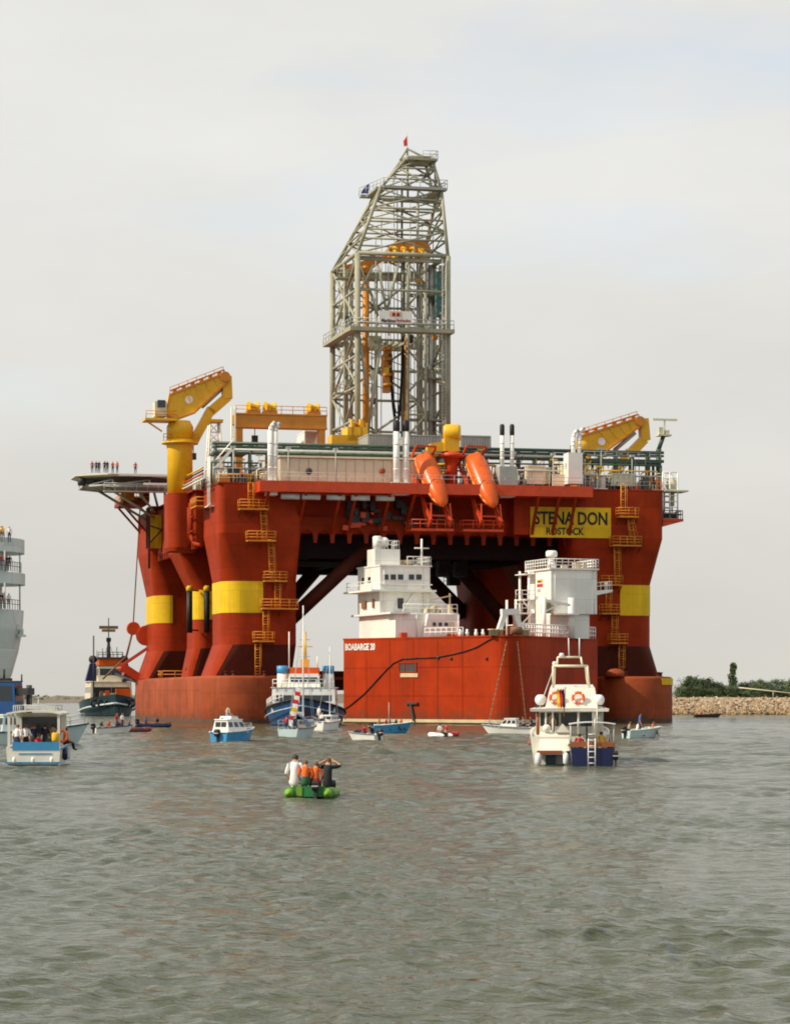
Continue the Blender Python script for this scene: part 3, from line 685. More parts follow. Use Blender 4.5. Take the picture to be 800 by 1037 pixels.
# anchor gear at the rear left corner
mb = MB(); f1 = P(141, 646, 60); f2 = P(150, 645, 60)
mb.lathe([(1.55, -.9), (1.55, -.55), (1.2, -.5), (1.2, .5), (1.55, .55), (1.55, .9)], (f2.x-.2, 60, f2.z+.2), 16, (0, 1, 0)); mb.lathe([(1.0, -.6), (1.0, .6)], (f1.x-.9, 60, f1.z+1.4), 14, (0, 1, 0))
mb.bar((f2.x, 60, f2.z), (0, 60, f2.z), 1.8, 1.4); RIG.part(mb, 'chain_fairlead', 'davit')
mb = MB(); e = P(122, 675, 60); g = P(153, 692, 60)
for dv in (-1.6, 1.6):
    mb.bar((e.x, 60+dv, e.z), (g.x, 60+dv, g.z-.5), .4, 1.2); mb.bar((e.x, 60+dv, e.z), (f2.x+1, 60+dv, f2.z-1), .28)
for i in range(6): t = i/5; q = e.lerp(g, t); mb.bar((q.x, 58.4, q.z-.2), (q.x, 61.6, q.z-.2), .3)
mb.box((e.x+.4, 58.5, e.z-1.2), (e.x+.8, 61.5, e.z-.2)); rk = RIG.part(mb, 'anchor_rack', 'davit')
mb = MB(); mb.add([(e.x, 58.3, e.z-.4), (e.x, 61.7, e.z-.4), (g.x+.5, 61.7, g.z-.9), (g.x+.5, 58.3, g.z-.9), (e.x, 58.3, e.z-.6), (e.x, 61.7, e.z-.6), (g.x+.5, 61.7, g.z-1.2), (g.x+.5, 58.3, g.z-1.2)], [(0,1,2,3),(7,6,5,4),(0,4,5,1),(1,5,6,2),(2,6,7,3),(3,7,4,0)]); RIG.part(mb, 'rack_plate', 'davit', rk)
mb = MB(); a = P(142, 513, 60); mb.tube((a.x, 60, a.z), (f1.x-.9, 60, f1.z+2.2), .10, 5)
mb.path([(f1.x-1, 60, f1.z+1), (P(128, 665, 60).x, 60, P(128, 665, 60).z), (P(104, 688, 60).x, 60, P(104, 688, 60).z)], .16, 6); RIG.part(mb, 'anchor_chain', 'chain')

# rear left balcony with the yellow hanging stage
z = P(140, 508, 52).z; mb = MB(); u0 = P(121, 508, 54).x
mb.box((u0, 50, z-.5), (-.96, 60, z)); mb.bar((u0+.6, 54, z-.5), (-.9, 54, z-4.2), .3); mb.bar((u0+.6, 59.6, z-.5), (-.9, 59.6, z-4.2), .3); bal = RIG.part(mb, 'side_balcony', 'red')
mb = MB(); mb.rail([(-.9, 50.1, z), (u0+.1, 50.1, z), (u0+.1, 59.9, z)], 1.1, 1.4, .05); RIG.part(mb, 'railing', 'ladder', bal)
q = P(160, 555, 44); mb = MB(); ua = P(151, 555, 44).x; ub = P(168, 555, 44).x; zt = P(160, 514, 44).z; zb = P(160, 555, 44).z
mb.box((ua+.4, 45, zb), (ub-.2, 45.3, zt-1)); st = RIG.part(mb, 'hanging_stage', 'yel')
mb = MB()
for u in (ua, ub-.3):
    mb.bar((u, 44, zb-3 if u == ua else zb), (u, 44, zt), .32); mb.bar((u, 46, zb), (u, 46, zt), .32)
mb.bar((ua, 44, zt), (ub, 44, zt), .4); mb.bar((ua, 46, zt), (ub, 46, zt), .4); mb.bar((ua, 44, zt-2.6), (ub, 44, zt-3.4), .2); mb.bar((ua, 44, zb+.6), (ub, 44, zt-2.6), .2)
for i in range(5): w_ = ua+(ub-ua)*i/4; mb.bar((w_, 44, zb), (w_, 44, zb-.5), .18)
RIG.part(mb, 'stage_frame', 'maroon', st)
mb = MB(); mb.box((ua, 43.6, zb-.2), (-.96, 46.4, zb)); RIG.part(mb, 'stage_floor', 'red', st)
rv = random.Random(21)
for i in range(16):
    mb = MB(); zz_ = P(140, 508, 52).z; x_ = rv.uniform(u0+.4, -1.6); v_ = rv.uniform(50.2, 58); mb.box((x_, v_, zz_), (x_+rv.uniform(.3, 1.3), v_+.8, zz_+rv.uniform(.5, 2.6))); RIG.part(mb, 'balcony_gear', rv.choice(('ladder', 'green', 'beige', 'red', 'crane', 'steel')), bal)
# pipework down the left side ahead of the mid column
mb = MB()
for k, (px, y0, y1) in enumerate(((203, 506, 545), (207.5, 510, 552), (212, 515, 548))):
    a = P(px, y0, 14+k*2); b = P(px, y1, 14+k*2); mb.tube((-.3, 14+k*1.2, a.z), (-.3, 14+k*1.2, b.z), .2, 6)
mb.path([(-.3, 14, 25), (-.2, 13, 24.0), (.6, 11.3, 23.6)], .28, 7)
for z in (27.5, 25.6): mb.tube((-.3, 12.2, z), (-.3, 18, z), .14, 6)
RIG.part(mb, 'side_pipes', 'red')
mb = MB()
for k in range(3): mb.tube((.45, 3+k*.9, P(219, 511, 3).z), (.45, 3+k*.9, P(219, 462, 3).z), .09, 6)
mb.box((.1, 2.5, P(219, 513, 3).z), (.96, 5.5, P(219, 513, 3).z+.12)); RIG.part(mb, 'riser_pipes', 'white')
mb = MB(); zz = P(210, 513, 6).z; mb.box((-.9, 6, zz), (.94, 11, zz+.15)); mb.rail([(.9, 6.05, zz+.15), (-.85, 6.05, zz+.15), (-.85, 10.9, zz+.15)], 1.1, .9, .06); RIG.part(mb, 'side_platform_railing', 'ladder')
# right end access tower
mb = MB(); ur = RW+1.0; a = P(672, 528, 1); zt = P(680, 479, 1).z; zb = P(680, 526, 1).z
for du in (0.1, 1.1, 2.2):
    for v in (0, 2.2): mb.tube((ur+du, v, zb), (ur+du, v, zt), .11, 5)
for i in range(9):
    z = zb+(zt-zb)*i/8
    for v in (0, 2.2): mb.tube((ur+.1, v, z), (ur+2.2, v, z), .07, 4)
    mb.tube((ur+.1, 0, z), (ur+2.2, 2.2, z), .06, 4)
tw = RIG.part(mb, 'access_tower', 'white')
mb = MB(); mb.box((ur-.02, -.4, zb-.35), (ur+2.9, 3, zb)); mb.prism([(ur-.02, -.4, zb-.4), (ur+2.6, -.4, zb-.4), (ur-.02, -.4, zb-1.1)], (0, 3.4, 0)); RIG.part(mb, 'platform', 'davit', tw)
mb = MB(); mb.rail([(ur+.1, -.3, zb), (ur+2.8, -.3, zb), (ur+2.8, 2.9, zb)], 1.1, .8, .06); mb.box((ur+.3, .4, zb), (ur+2.4, 2.4, zb+.9)); RIG.part(mb, 'railing', 'dark', tw)
mb = MB(); mb.ball((ur+1.9, 1.5, zt-1.6), .85, 12, (1, 1, 1.15)); mb.tube((ur+1.9, 1.5, zt-4.4), (ur+1.9, 1.5, zt-2), .4, 8); mb.box((ur+.2, -.5, zt-2.6), (ur+3.6, 2.8, zt-2.4)); RIG.part(mb, 'liferaft_cradle', 'beige', tw)
# deck rim railing
for r_ in ([(1.0, -.85, DT+.12), (a0, -.85, DT+.12)], [(a1, -.85, DT+.12), (RW+.8, -.85, DT+.12)], [(1.0, -.8, DT+.12), (-.3, 12.2, DT+.12), (-.3, 18, DT+.12)]): mb = MB(); mb.rail(r_, 1.1, 1.6, .032); RIG.part(mb, 'deck_railing', 'steel')
# floodlights and fittings on the deck edge
for px in (236, 292, 340, 430, 520, 560, 640):
    mb = MB(); a = P(px, 470, -.6); mb.tube((a.x, -.6, DT+.12), (a.x, -.6, DT+4.6), .06, 5); mb.box((a.x-.3, -.9, DT+4.5), (a.x+.3, -.4, DT+4.8)); RIG.part(mb, 'floodlight', 'steel')
# ------------------------------------------------------------------ things standing on the rig's deck
D0 = DT+.13
def pz(py, v, px=400): return P(px, py, v).z
def pu(px, v): return P(px, 500, v).x
def pbox(mb, x0, y0, x1, y1, v0, v1): mb.box((pu(x0, v0), v0, pz(y1, v0, x0)), (pu(x1, v0), v1, pz(y0, v0, x0))); return mb
def pprism(mb, pts, v0, v1):
    q = [P(x, y, v0) for x, y in pts]; return mb.prism([(p.x, v0, p.z) for p in q], (0, v1-v0, 0))
def pbar(mb, p, q, v, w, d=None): 
    a = P(*p, v); b = P(*q, v); return mb.bar(a, b, d or w, w, (0, 0, 1)) 

# ---- derrick
DK = Thing(RG, 'derrick', 'tall open lattice derrick tower leaning to a peak above the rig deck', 'derrick', (31.7, 34, D0))
zf, zk, zp, zt_ = 38.0, 66.0, 56.2, 80.6
u0, u1, v0, v1 = 25.2, 38.3, 26.0, 43.0
legs = {'fl': (u0, v0), 'fr': (u1, v0), 'rl': (u0, v1), 'rr': (u1, v1)}
zm = 75.6; mids = {'fl': (pu(385, 28), 28), 'fr': (pu(447, 28), 28), 'rl': (pu(377.5, 36), 36), 'rr': (pu(441, 36), 36)}
tops = {'fl': (33.3, 29), 'fr': (36.7, 29), 'rl': (33.0, 32), 'rr': (36.4, 32)}
mb = MB(); mb.box((u0-1, v0-1, D0), (u1+1.2, v1+1, 36.2)); mb.box((u0-1.6, v0-1.6, 36.2), (u1+1.6, v1+1.4, 36.7)); sub = DK.part(mb, 'substructure', 'grey')
mb = MB()
for i in range(16): u = u0-1+i*1.0; mb.box((u, v0-1.12, D0+.1), (u+.16, v0-1, 36.1))
DK.part(mb, 'wall_ribs', 'grey', sub)
mb = MB(); mb.rail([(u0-1.5, v0-1.5, 36.7), (u1+1.5, v0-1.5, 36.7)], 1.1, 1.5, .05); DK.part(mb, 'railing', 'steel', sub)
def at(k, z):
    b, t = legs[k], tops[k]
    if z <= zk: return Vector((b[0], b[1], z))
    m = mids[k]
    if z <= zm: f = (z-zk)/(zm-zk); return Vector((b[0]+(m[0]-b[0])*f, b[1]+(m[1]-b[1])*f, z))
    f = (z-zm)/(zt_-zm); return Vector((m[0]+(t[0]-m[0])*f, m[1]+(t[1]-m[1])*f, z))
def strut(name, a, b, r, m='derrick', n=7): mb = MB(); mb.tube(a, b, r, n); return DK.part(mb, name, m)
for k in legs:
    strut('leg', at(k, 36.7), at(k, zk), .42, n=9); strut('upper_leg', at(k, zk), at(k, zm), .26); strut('upper_leg', at(k, zm), at(k, zt_), .22)
sides = (('fl', 'fr'), ('fr', 'rr'), ('rr', 'rl'), ('rl', 'fl'))
for a, b in sides:
    for z in (42.6, 47.2, 51.6, zp, 60.9, zk):
        if (a, b) == ('fl', 'fr') and z < 55: continue          # the open V-door side
        strut('horizontal_member', at(a, z), at(b, z), .2 if z < zk else .32, 'derrick')
    for z in (68.2, 69.6, 71.2, 72.8, 74.2, zm, 77.2, 78.8, zt_): strut('horizontal_member', at(a, z), at(b, z), .15)
    zl = (66, 69.6, 72.8, zm, 78.8, zt_)
    for i in range(5):
        p, q = (a, b) if i % 2 == 0 else (b, a); strut('diagonal_member', at(p, zl[i]), at(q, zl[i+1]), .15)
        strut('diagonal_member', at(q, zl[i]), at(p, zl[i+1]), .10)
# left, right and rear faces: intermediate post, K and X diagonals
for a, b in sides[1:]:
    m_ = lambda z: at(a, z).lerp(at(b, z), .5)
    strut('post', m_(36.7), m_(zk), .26)
    zl = (36.7, 42.6, 47.2, 51.6, zp, 60.9, zk)
    for i in range(6):
        if i % 2 == 0: strut('diagonal_member', at(a, zl[i]), m_(zl[i+1]), .18); strut('diagonal_member', at(b, zl[i]), m_(zl[i+1]), .18)
        else: strut('diagonal_member', m_(zl[i]), at(a, zl[i+1]), .18); strut('diagonal_member', m_(zl[i]), at(b, zl[i+1]), .18)
# light secondary bracing, ladders, cable runs and guy wires inside the tower
for a, b in sides[1:]:
    m_ = lambda z: at(a, z).lerp(at(b, z), .5)
    for z0_, z1_ in ((36.7, 39.6), (39.6, 42.6), (47.2, 49.4), (49.4, 51.6), (51.6, 53.9), (53.9, zp), (zp, 58.5), (58.5, 60.9), (60.9, 63.4), (63.4, zk)):
        for k_ in (.25, .75): p, q = at(a, z0_).lerp(at(b, z0_), k_-.25), at(a, z1_).lerp(at(b, z1_), k_+.25); strut('secondary_brace', p, q, .075, n=5)
rw = random.Random(12)
for px, v_, y0, y1 in ((344, 40, 448, 268), (357, 30, 446, 262), (377, 36, 445, 300), (381, 29, 440, 240), (386, 38, 446, 215), (399, 33, 440, 170), (403, 36, 440, 190), (416, 38, 446, 200), (420, 30, 440, 245), (428, 40, 446, 215), (434, 29, 446, 262), (438, 40, 446, 230), (394, 31, 340, 262), (409, 31, 430, 245)):
    strut('cable', P(px, y0, v_), P(px+rw.uniform(-1, 1), y1, v_), .07, 'dark' if rw.random() < .5 else 'steel', 5)
mb = MB(); lx = pu(447, 26.2)
for s_ in (0, .55): mb.tube((lx+s_, 25.6, 36.7), (lx+s_, 25.6, 65.5), .05, 4)
for i in range(66): mb.tube((lx, 25.6, 37+i*.43), (lx+.55, 25.6, 37+i*.43), .03, 4)
DK.part(mb, 'ladder', 'steel')
for z, x0, x1, d in ((43.5, 413, 450, 5), (49.5, 426, 451, 5), (47.0, 338, 362, 3), (61.5, 414, 450, 5), (63.5, 340, 384, 4)):
    mb = MB(); mb.box((pu(x0, 33), 32, z-.2), (pu(x1, 33), 32+d*.5, z)); mb.rail([(pu(x0, 33), 32.05, z), (pu(x1, 33), 32.05, z)], 1.1, 1.2, .045); DK.part(mb, 'service_landing', 'derrick')
for i in range(26):
    px = rw.choice((345, 352, 358, 366, 378, 417, 424, 431, 436, 441, 446)); z = rw.uniform(37.5, 64); v_ = rw.uniform(27, 41); u = pu(px, v_)
    mb = MB(); mb.box((u-.35, v_, z), (u+rw.uniform(.1, .7), v_+.6, z+rw.uniform(.3, 1.5))); DK.part(mb, 'junction_box', rw.choice(('steel', 'dark', 'gantry', 'derrick', 'beige', 'green')))
# front face: long V-door diagonals and the bracing above the platform
strut('diagonal_member', P(386, 343, v0), P(372, 440, v0), .26); strut('diagonal_member', P(364, 340, v0), P(372, 398, v0), .2)
for p, q in (((383, 268), (391, 314)), ((404, 265), (392, 314)), ((362, 264), (377, 300)), ((377, 300), (383, 320)), ((414, 268), (412, 320)), ((362, 300), (378, 268))):
    strut('diagonal_member', P(*p, v0), P(*q, v0), .2)
# inner guide column, X-laced
gl = [pu(x, v0+3) for x in (413, 431)]
for u in gl:
    for v in (v0+3, v0+5.6): strut('guide_post', (u, v, 36.7), (u, v, zk+1), .26)
zz = 37.5; f = 0
while zz < 65:
    a, b = (gl[0], gl[1]) if f else (gl[1], gl[0]); strut('lacing', (a, v0+3, zz), (b, v0+3, zz+3.1), .15); f = 1-f
    if f: strut('lacing', (gl[0], v0+3, zz), (gl[1], v0+3, zz), .15)
    zz += 3.1
for px, m, r in ((436, 'steel', .42), (440, 'derrick', .3), (423, 'steel', .22), (426.5, 'dark', .12), (407, 'dark', .16), (446.5, 'grey', .34), (449.5, 'derrick', .22), (351, 'derrick', .28), (355.5, 'derrick', .22)):
    u = pu(px, 34 if px > 360 else 39); strut('standpipe', (u, 34 if px > 360 else 39, 36.7), (u, 34 if px > 360 else 39, zk+(0 if px not in (407, 423) else 11)), r, m)
strut('hoist_rail', (pu(370.5, 31), 31, 36.7), (pu(370.5, 31), 31, 65), .5, 'gantry'); strut('hoist_rail', (pu(412, 31), 31, 36.7), (pu(412, 31), 31, 55), .42, 'gantry')
mb = MB(); a = P(443, 305, 30); mb.box((a.x-.1, 30, 58), (a.x+.6, 31.2, 64.5)); DK.part(mb, 'cooling_panel', mat('blue_green_panel', (.07, .17, .17), .5))
# fingerboard platform
zl = pz(331.5, v0-1.4, 400)
mb = MB(); mb.box((u0-1.4, v0-1.6, zl-.55), (u1+.6, v0+.6, zl)); mb.box((u0-1.4, v0+.62, zl-.5), (u0-.05, v1+.6, zl-.02)); mb.box((u0, v1-1.6, zl-.5), (u1+.4, v1+.4, zl-.01))
fb = DK.part(mb, 'fingerboard_platform', 'derrick')
mb = MB(); mb.rail([(u0-1.3, v1+.5, zl), (u0-1.3, v0-1.5, zl), (u1+.5, v0-1.5, zl)], 1.2, 1.8, .06); DK.part(mb, 'railing', 'steel', fb)
for px in range(376, 410, 6): mb = MB(); u = pu(px, v0+3); mb.box((u, v0+.6, zl-1.9), (u+.25, v0+7, zl-1.6)); DK.part(mb, 'pipe_finger', 'derrick', fb)
mb = MB(); mb.box((u0+2, v0+1, zl-2.4), (u0+3.6, v0+2.2, zl-.9)); mb.box((u0+2, v0+7, zl-2.2), (u1-4, v0+7.4, zl-1.6)); DK.part(mb, 'racking_cabin', 'beige', fb)
A, B = P(384, 326.8, v0-1.75), P(417.5, 315.2, v0-1.75)
mb = MB(); mb.box((A.x, v0-1.75, A.z), (B.x, v0-1.6, B.z)); sb = DK.part(mb, 'sign_board', 'white')
hw = (B.x-A.x); cz = A.z+(B.z-A.z)*.22
for body, cx, wd, m in (('Maritime', A.x+hw*.28, hw*.42, mat('sign_purple', (.09, .02, .03), .6)), ('Hydraulics', A.x+hw*.73, hw*.44, mat('sign_red', (.35, .03, .03), .6))):
    t = rigtext(body, cx, cz, wd, (B.z-A.z)*.30, m, '', None, v0-1.78); o = DK.part(t, 'lettering', m, sb)
ec = A.x+hw*.5
for s in (-1, 1): mb = MB(); mb.ball((ec+s*.32, v0-1.78, A.z+(B.z-A.z)*.72), .30, 10, (.8, .15, 1)); DK.part(mb, 'emblem', mat('emblem_red', (.25, .02, .015), .6), sb)
mb = MB(); mb.box((ec-.9, v0-1.763, A.z+(B.z-A.z)*.52), (ec+.9, v0-1.755, A.z+(B.z-A.z)*.95)); DK.part(mb, 'emblem_field', mat('emblem_peach', (.72, .45, .33), .6), sb)
# crown beams, orange sheave frame
mb = MB(); pprism(mb, [(394, 262), (394, 252), (402, 243), (430, 243), (436, 250), (436, 260), (428, 262)], 32, 36); cb = DK.part(mb, 'crown_block', 'gantry')
mb = MB()
for px in (399, 408, 417, 426): u = pu(px, 31.9); mb.lathe([(1.2, -.3), (1.2, .3)], (u, 31.5, 66.9), 14, (1, 0, 0))
DK.part(mb, 'sheave', 'crane', cb)
mb = MB(); pprism(mb, [(350, 268), (392, 258), (392, 262), (360, 274)], 33, 35); pprism(mb, [(364, 274), (384, 262), (388, 264), (372, 276)], 30, 31); DK.part(mb, 'traverse_beam', 'gantry')
mb = MB(); mb.box((u0, v0+.4, zk-.9), (u1, v0+.9, zk-.4)); mb.box((u0+1, v1-1, zk-1.2), (u1, v1-.6, zk-.4)); DK.part(mb, 'crown_beam', 'derrick')
# top platforms
za = pz(191.5, 30, 410); ua, ub = pu(373, 30), pu(448.5, 30)
mb = MB(); mb.box((ua+1.6, 27.4, za-.35), (ub, 28.8, za)); mb.box((ua, 35.0, za-.35), (ub-.5, 36.2, za)); mb.box((ua+.8, 28.8, za-.35), (ua+2.4, 35, za)); mb.box((ub-1.8, 28.8, za-.35), (ub-.2, 35, za)); up = DK.part(mb, 'upper_platform', 'grey')
mb = MB(); mb.rail([(ua, 36.1, za), (ua+1.7, 27.5, za), (ub, 27.5, za), (ub-.5, 36.1, za)], 1.1, 1.2, .05); DK.part(mb, 'railing', 'steel', up)
mb = MB(); mb.prism([(ua-.2, 34, za), (ua+.9, 34, za), (ua+1.1, 34, za+1.5), (ua+.4, 34, za+.9)], (0, .25, 0)); DK.part(mb, 'blue_tarpaulin', mat('tarp_blue', (.05, .08, .28), .7), up)
for py, x0, x1 in ((205, 385, 443), (212, 385, 438)):
    mb = MB(); z = pz(py, 30, 420); mb.box((pu(x0, 30), 28.5, z-.2), (pu(x1, 30), 29.2, z)); DK.part(mb, 'catwalk', 'derrick')
zt2 = pz(160.5, 29, 425); mb = MB(); mb.box((pu(411, 29), 28.2, zt2-.3), (pu(442, 29), 33, zt2)); tp = DK.part(mb, 'top_platform', 'derrick')
mb = MB(); mb.rail([(pu(427, 29), 28.3, zt2), (pu(442, 29), 28.3, zt2), (pu(442, 29), 33, zt2)], 1.1, 1.0, .05); DK.part(mb, 'railing', 'steel', tp)
mb = MB(); ap = P(412.5, 150, 30.5)
for px in (405, 441): mb.tube((pu(px, 30.5), 30.5, zt2-.2 if px > 420 else pz(162, 30.5, 405)), ap, .16, 6)
mb.tube((pu(413, 30.5), 30.5, zt2-6), ap, .16, 6); DK.part(mb, 'apex_frame', 'derrick')
mb = MB(); mb.tube(ap, (ap.x, ap.y, pz(134.5, 30.5, 412)), .05, 5); fl = DK.part(mb, 'flagstaff', 'steel')
mb = MB(); z = pz(136, 30.5, 412); mb.add([(ap.x+.05, 30.5, z), (ap.x-.55, 30.7, z-.9), (ap.x-.45, 30.6, z-1.7), (ap.x+.05, 30.5, z-1.5), (ap.x+.05, 30.52, z), (ap.x-.55, 30.72, z-.9), (ap.x-.45, 30.62, z-1.7), (ap.x+.05, 30.52, z-1.5)], [(0,1,2,3), (7,6,5,4), (0,4,5,1), (1,5,6,2), (2,6,7,3)]); DK.part(mb, 'flag', 'f_red', fl)
# top drive and its hoses
mb = MB(); rng = random.Random(2); v = 30.5
pbox(mb, 390, 350, 397, 358, v, v+1.4); pbox(mb, 388.5, 358, 396, 376, v, v+1.8); pbox(mb, 389.5, 376, 399, 384, v, v+1.5); pbox(mb, 389, 384, 395.5, 397, v, v+1.2)
for y in (354, 364, 372, 380, 390): a = P(388, y, v-.2); mb.tube((a.x, v-.2, a.z), (a.x+1.2, v-.2, a.z+.2), .24, 7)
td = DK.part(mb, 'top_drive', 'gantry')
mb = MB(); pbox(mb, 389, 371, 394, 379, v-.4, v); DK.part(mb, 'yellow_motor', 'crane', td)
mb = MB(); pbox(mb, 394, 358, 397.5, 376, v-.3, v); DK.part(mb, 'dark_block', 'dark', td)
mb = MB(); a, b = P(393, 350, v+.7), P(393, 264, v+.7)
for s in (-.35, 0, .35): mb.tube((a.x+s, a.y, a.z), (a.x+s, b.y, b.z), .05, 4)
DK.part(mb, 'hoist_wire', 'dark', td)
mb = MB()
for d, w_ in ((0, 6.5), (2, 5.4), (3.6, 3.6)):
    pts = []
    for i in range(15):
        t = i/14; x = 395+d*.4 + (409-d*.3-395-d*.4)*t; y = 375 + 54*(1-abs(2*t-1)**2.4) - d*3*(1-abs(2*t-1)**2.4) if t < .5 else 340 + 89*(1-abs(2*t-1)**2.4) - d*3*(1-abs(2*t-1)**2.4)
        pts.append(P(x, y, v))
    mb.path(pts, .12, 6)
DK.part(mb, 'kelly_hose', 'black', td)
mb = MB(); pbox(mb, 352, 432, 371, 446, 22, 26); pbox(mb, 336, 440, 372, 449, 22, 25); pbox(mb, 356, 424, 358.5, 446, 22, 23); pbox(mb, 365, 424, 367.5, 446, 22, 23); pbox(mb, 371, 428, 372.5, 450, 22, 23); DK.part(mb, 'pipe_handler', 'crane')
mb = MB(); pbox(mb, 358.5, 428, 361, 440, 23, 24); pbox(mb, 362, 428, 364.5, 440, 23, 24); DK.part(mb, 'handler_jaws', 'gantry')

# ---- cranes
def knuckle_crane(label, main, jib, v, ped, turret, cab, plat, dot, tip):
    b = P(*ped[0], v)
    T = Thing(RG, 'deck_crane', label, 'crane', (P((ped[0][0]+ped[1][0])/2, 500, v).x, v, D0), 'yellow knuckle boom cranes on the rig')
    cx = (pu(ped[0][0], v)+pu(ped[1][0], v))/2; r = (pu(ped[1][0], v)-pu(ped[0][0], v))/2
    z0 = DT-.5; z1 = pz(turret[0], v, ped[0][0]); z2 = pz(turret[1], v, ped[0][0])
    mb = MB(); mb.lathe([(r, z0), (r, z1-1.6), (r*1.12, z1-.3), (r*1.12, z1)], (cx, v, 0), 20); T.part(mb, 'pedestal', 'crane')
    mb = MB(); mb.lathe([(r*1.45, z1-.6), (r*1.45, z1-.35)], (cx, v, 0), 20); mb.lathe([(r*1.05, z1), (r*1.05, z2-.8), (r*.8, z2)], (cx, v, 0), 20); tu = T.part(mb, 'turret', 'crane')
    mb = MB(); mb.rail([(cx-r*1.4, v-1.2, z1-.35), (cx+r*1.4, v-1.2, z1-.35)], 1.0, .9, .05); T.part(mb, 'railing', 'ladder', tu)
    mb = MB(); pprism(mb, main, v-1.0, v+1.0); bo = T.part(mb, 'main_boom', 'crane')
    mb = MB(); a = P(main[0][0], main[0][1], v-1.1); 
    pts = [P(x, y, v-1.08) for x, y in main]
    for i in range(len(pts)):
        p, q = pts[i], pts[(i+1) % len(pts)]; mb.bar((p.x, v-1.06, p.z), (q.x, v-1.06, q.z), .22, .25)
    T.part(mb, 'boom_flange', 'gantry', bo)
    for k in (.28, .46, .64, .8):
        p_ = P(*main[0], v).lerp(P(*main[1], v), k); q_ = P(*main[-2], v).lerp(P(*main[2], v), k); mb = MB(); mb.bar((p_.x, v-1.05, p_.z), (p_.lerp(q_, .8).x, v-1.05, p_.lerp(q_, .8).z), .14, .16); T.part(mb, 'boom_rib', 'crane', bo)
    mb = MB(); p_, q_ = P(*main[0], v), P(*main[1], v)
    for k in range(6): r_ = p_.lerp(q_, (k+.5)/6); mb.box((r_.x-.25, v-.5, r_.z), (r_.x+.3, v+.3, r_.z+.55))
    mb.path([(p_.x, v-.7, p_.z+.4), (q_.x, v-.7, q_.z+.5), (q_.x+.4, v-.7, q_.z-1.5)], .09, 5); T.part(mb, 'boom_fittings', 'gantry', bo)
    e_ = P(*jib[-1][1], v); mb = MB(); mb.tube((e_.x, v, e_.z), (e_.x, v, e_.z-1.6), .05, 5); mb.box((e_.x-.35, v-.3, e_.z-2.5), (e_.x+.35, v+.3, e_.z-1.6)); T.part(mb, 'hook_block', 'dark', bo)
    mb = MB(); p, q = P(*main[0], v-.8), P(*main[1], v-.8); mb.rail([(p.x, v-.8, p.z+.1), (q.x, v-.8, q.z+.1)], .9, 1.2, .05); T.part(mb, 'boom_railing', 'ladder', bo)
    mb = MB(); d = P(*dot, v-1.1); mb.lathe([(.55, 0), (.55, .06)], (d.x, v-1.0, d.z), 16, (0, -1, 0)); T.part(mb, 'white_roundel', 'white', bo)
    mb = MB()
    for p, q, w_ in jib: a = P(*p, v); b_ = P(*q, v); mb.bar(a, b_, 1.3, w_)
    jb = T.part(mb, 'jib', 'crane')
    a, b_ = P(*tip[0], v), P(*tip[1], v); mb = MB(); mb.tube(a, b_, .32, 8); mb.tube(a.lerp(b_, .4), a.lerp(b_, .9), .2, 8); T.part(mb, 'hydraulic_ram', 'steel', jb)
    mb = MB(); p = P(*main[1], v); mb.lathe([(.7, -1.3), (.7, 1.3)], (p.x+.1, v, p.z-.5), 14, (0, 1, 0)); T.part(mb, 'knuckle_pin', 'gantry', jb)
    if cab:
        x0, y0, x1, y1 = cab; mb = MB(); pbox(mb, x0, y0, x1, y1, v-1.9, v+.6); cb = T.part(mb, 'cab', 'beige')
        mb = MB(); mb.box((pu(x0, v-1.9)+.35, v-1.97, pz(y1, v-1.9)+.35), (pu(x1, v-1.9)-.2, v-1.91, pz(y0, v-1.9)-.7)); T.part(mb, 'cab_window', 'glass', cb)
    if plat:
        x0, x1, y = plat; z = pz(y, v, x0); mb = MB(); mb.box((pu(x0, v), v-2.2, z-.3), (pu(x1, v), v+1.6, z)); q = P(x0+1, y, v); e = P(x0+18, y+13, v); mb.bar((q.x, v-1.4, q.z-.3), (e.x, v-1.0, e.z), .2); pl = T.part(mb, 'machinery_platform', 'crane')
        mb = MB(); mb.rail([(pu(x0, v)+.1, v-2.1, z), (pu(x1, v), v-2.1, z)], 1, 1.1, .05); T.part(mb, 'railing', 'ladder', pl)
    return T
knuckle_crane('big yellow crane with round pedestal and folded boom at the left of the rig', [(172, 399.5), (226, 378.5), (231.5, 385), (197, 418), (178, 425), (168, 420)],
   [((229, 381), (230, 404), 1.5), ((230, 402), (213, 417), 1.3), ((214, 414), (196, 447), 1.2)], 21, ((169.5, 497), (195, 497)), (445, 426), (157, 406, 169, 421), (145, 177, 424.5), (191.5, 404.5), ((226, 392), (204, 412)))
mb = MB(); mb.loft([rr(-2.55, 1.1, 17.4, 23.4, 1.2, 23.2), rr(-2.75, 1.1, 17.2, 23.6, 1.5, 23.7), rr(-2.75, 1.1, 17.2, 23.6, 1.5, DT+.05)]); RIG.part(mb, 'crane_foundation', 'red')
knuckle_crane('yellow crane with its boom laid flat at the right end of the rig', [(588, 441.5), (645, 423.5), (648, 432), (608, 461), (588, 453)],
   [((651, 424), (653, 446), 1.4), ((652, 445), (628, 470), 1.3), ((630, 466), (620, 482), 1.1)], 27, ((578, 497), (597, 497)), (462, 446), None, None, (609.5, 447), ((643, 438), (622, 456)))

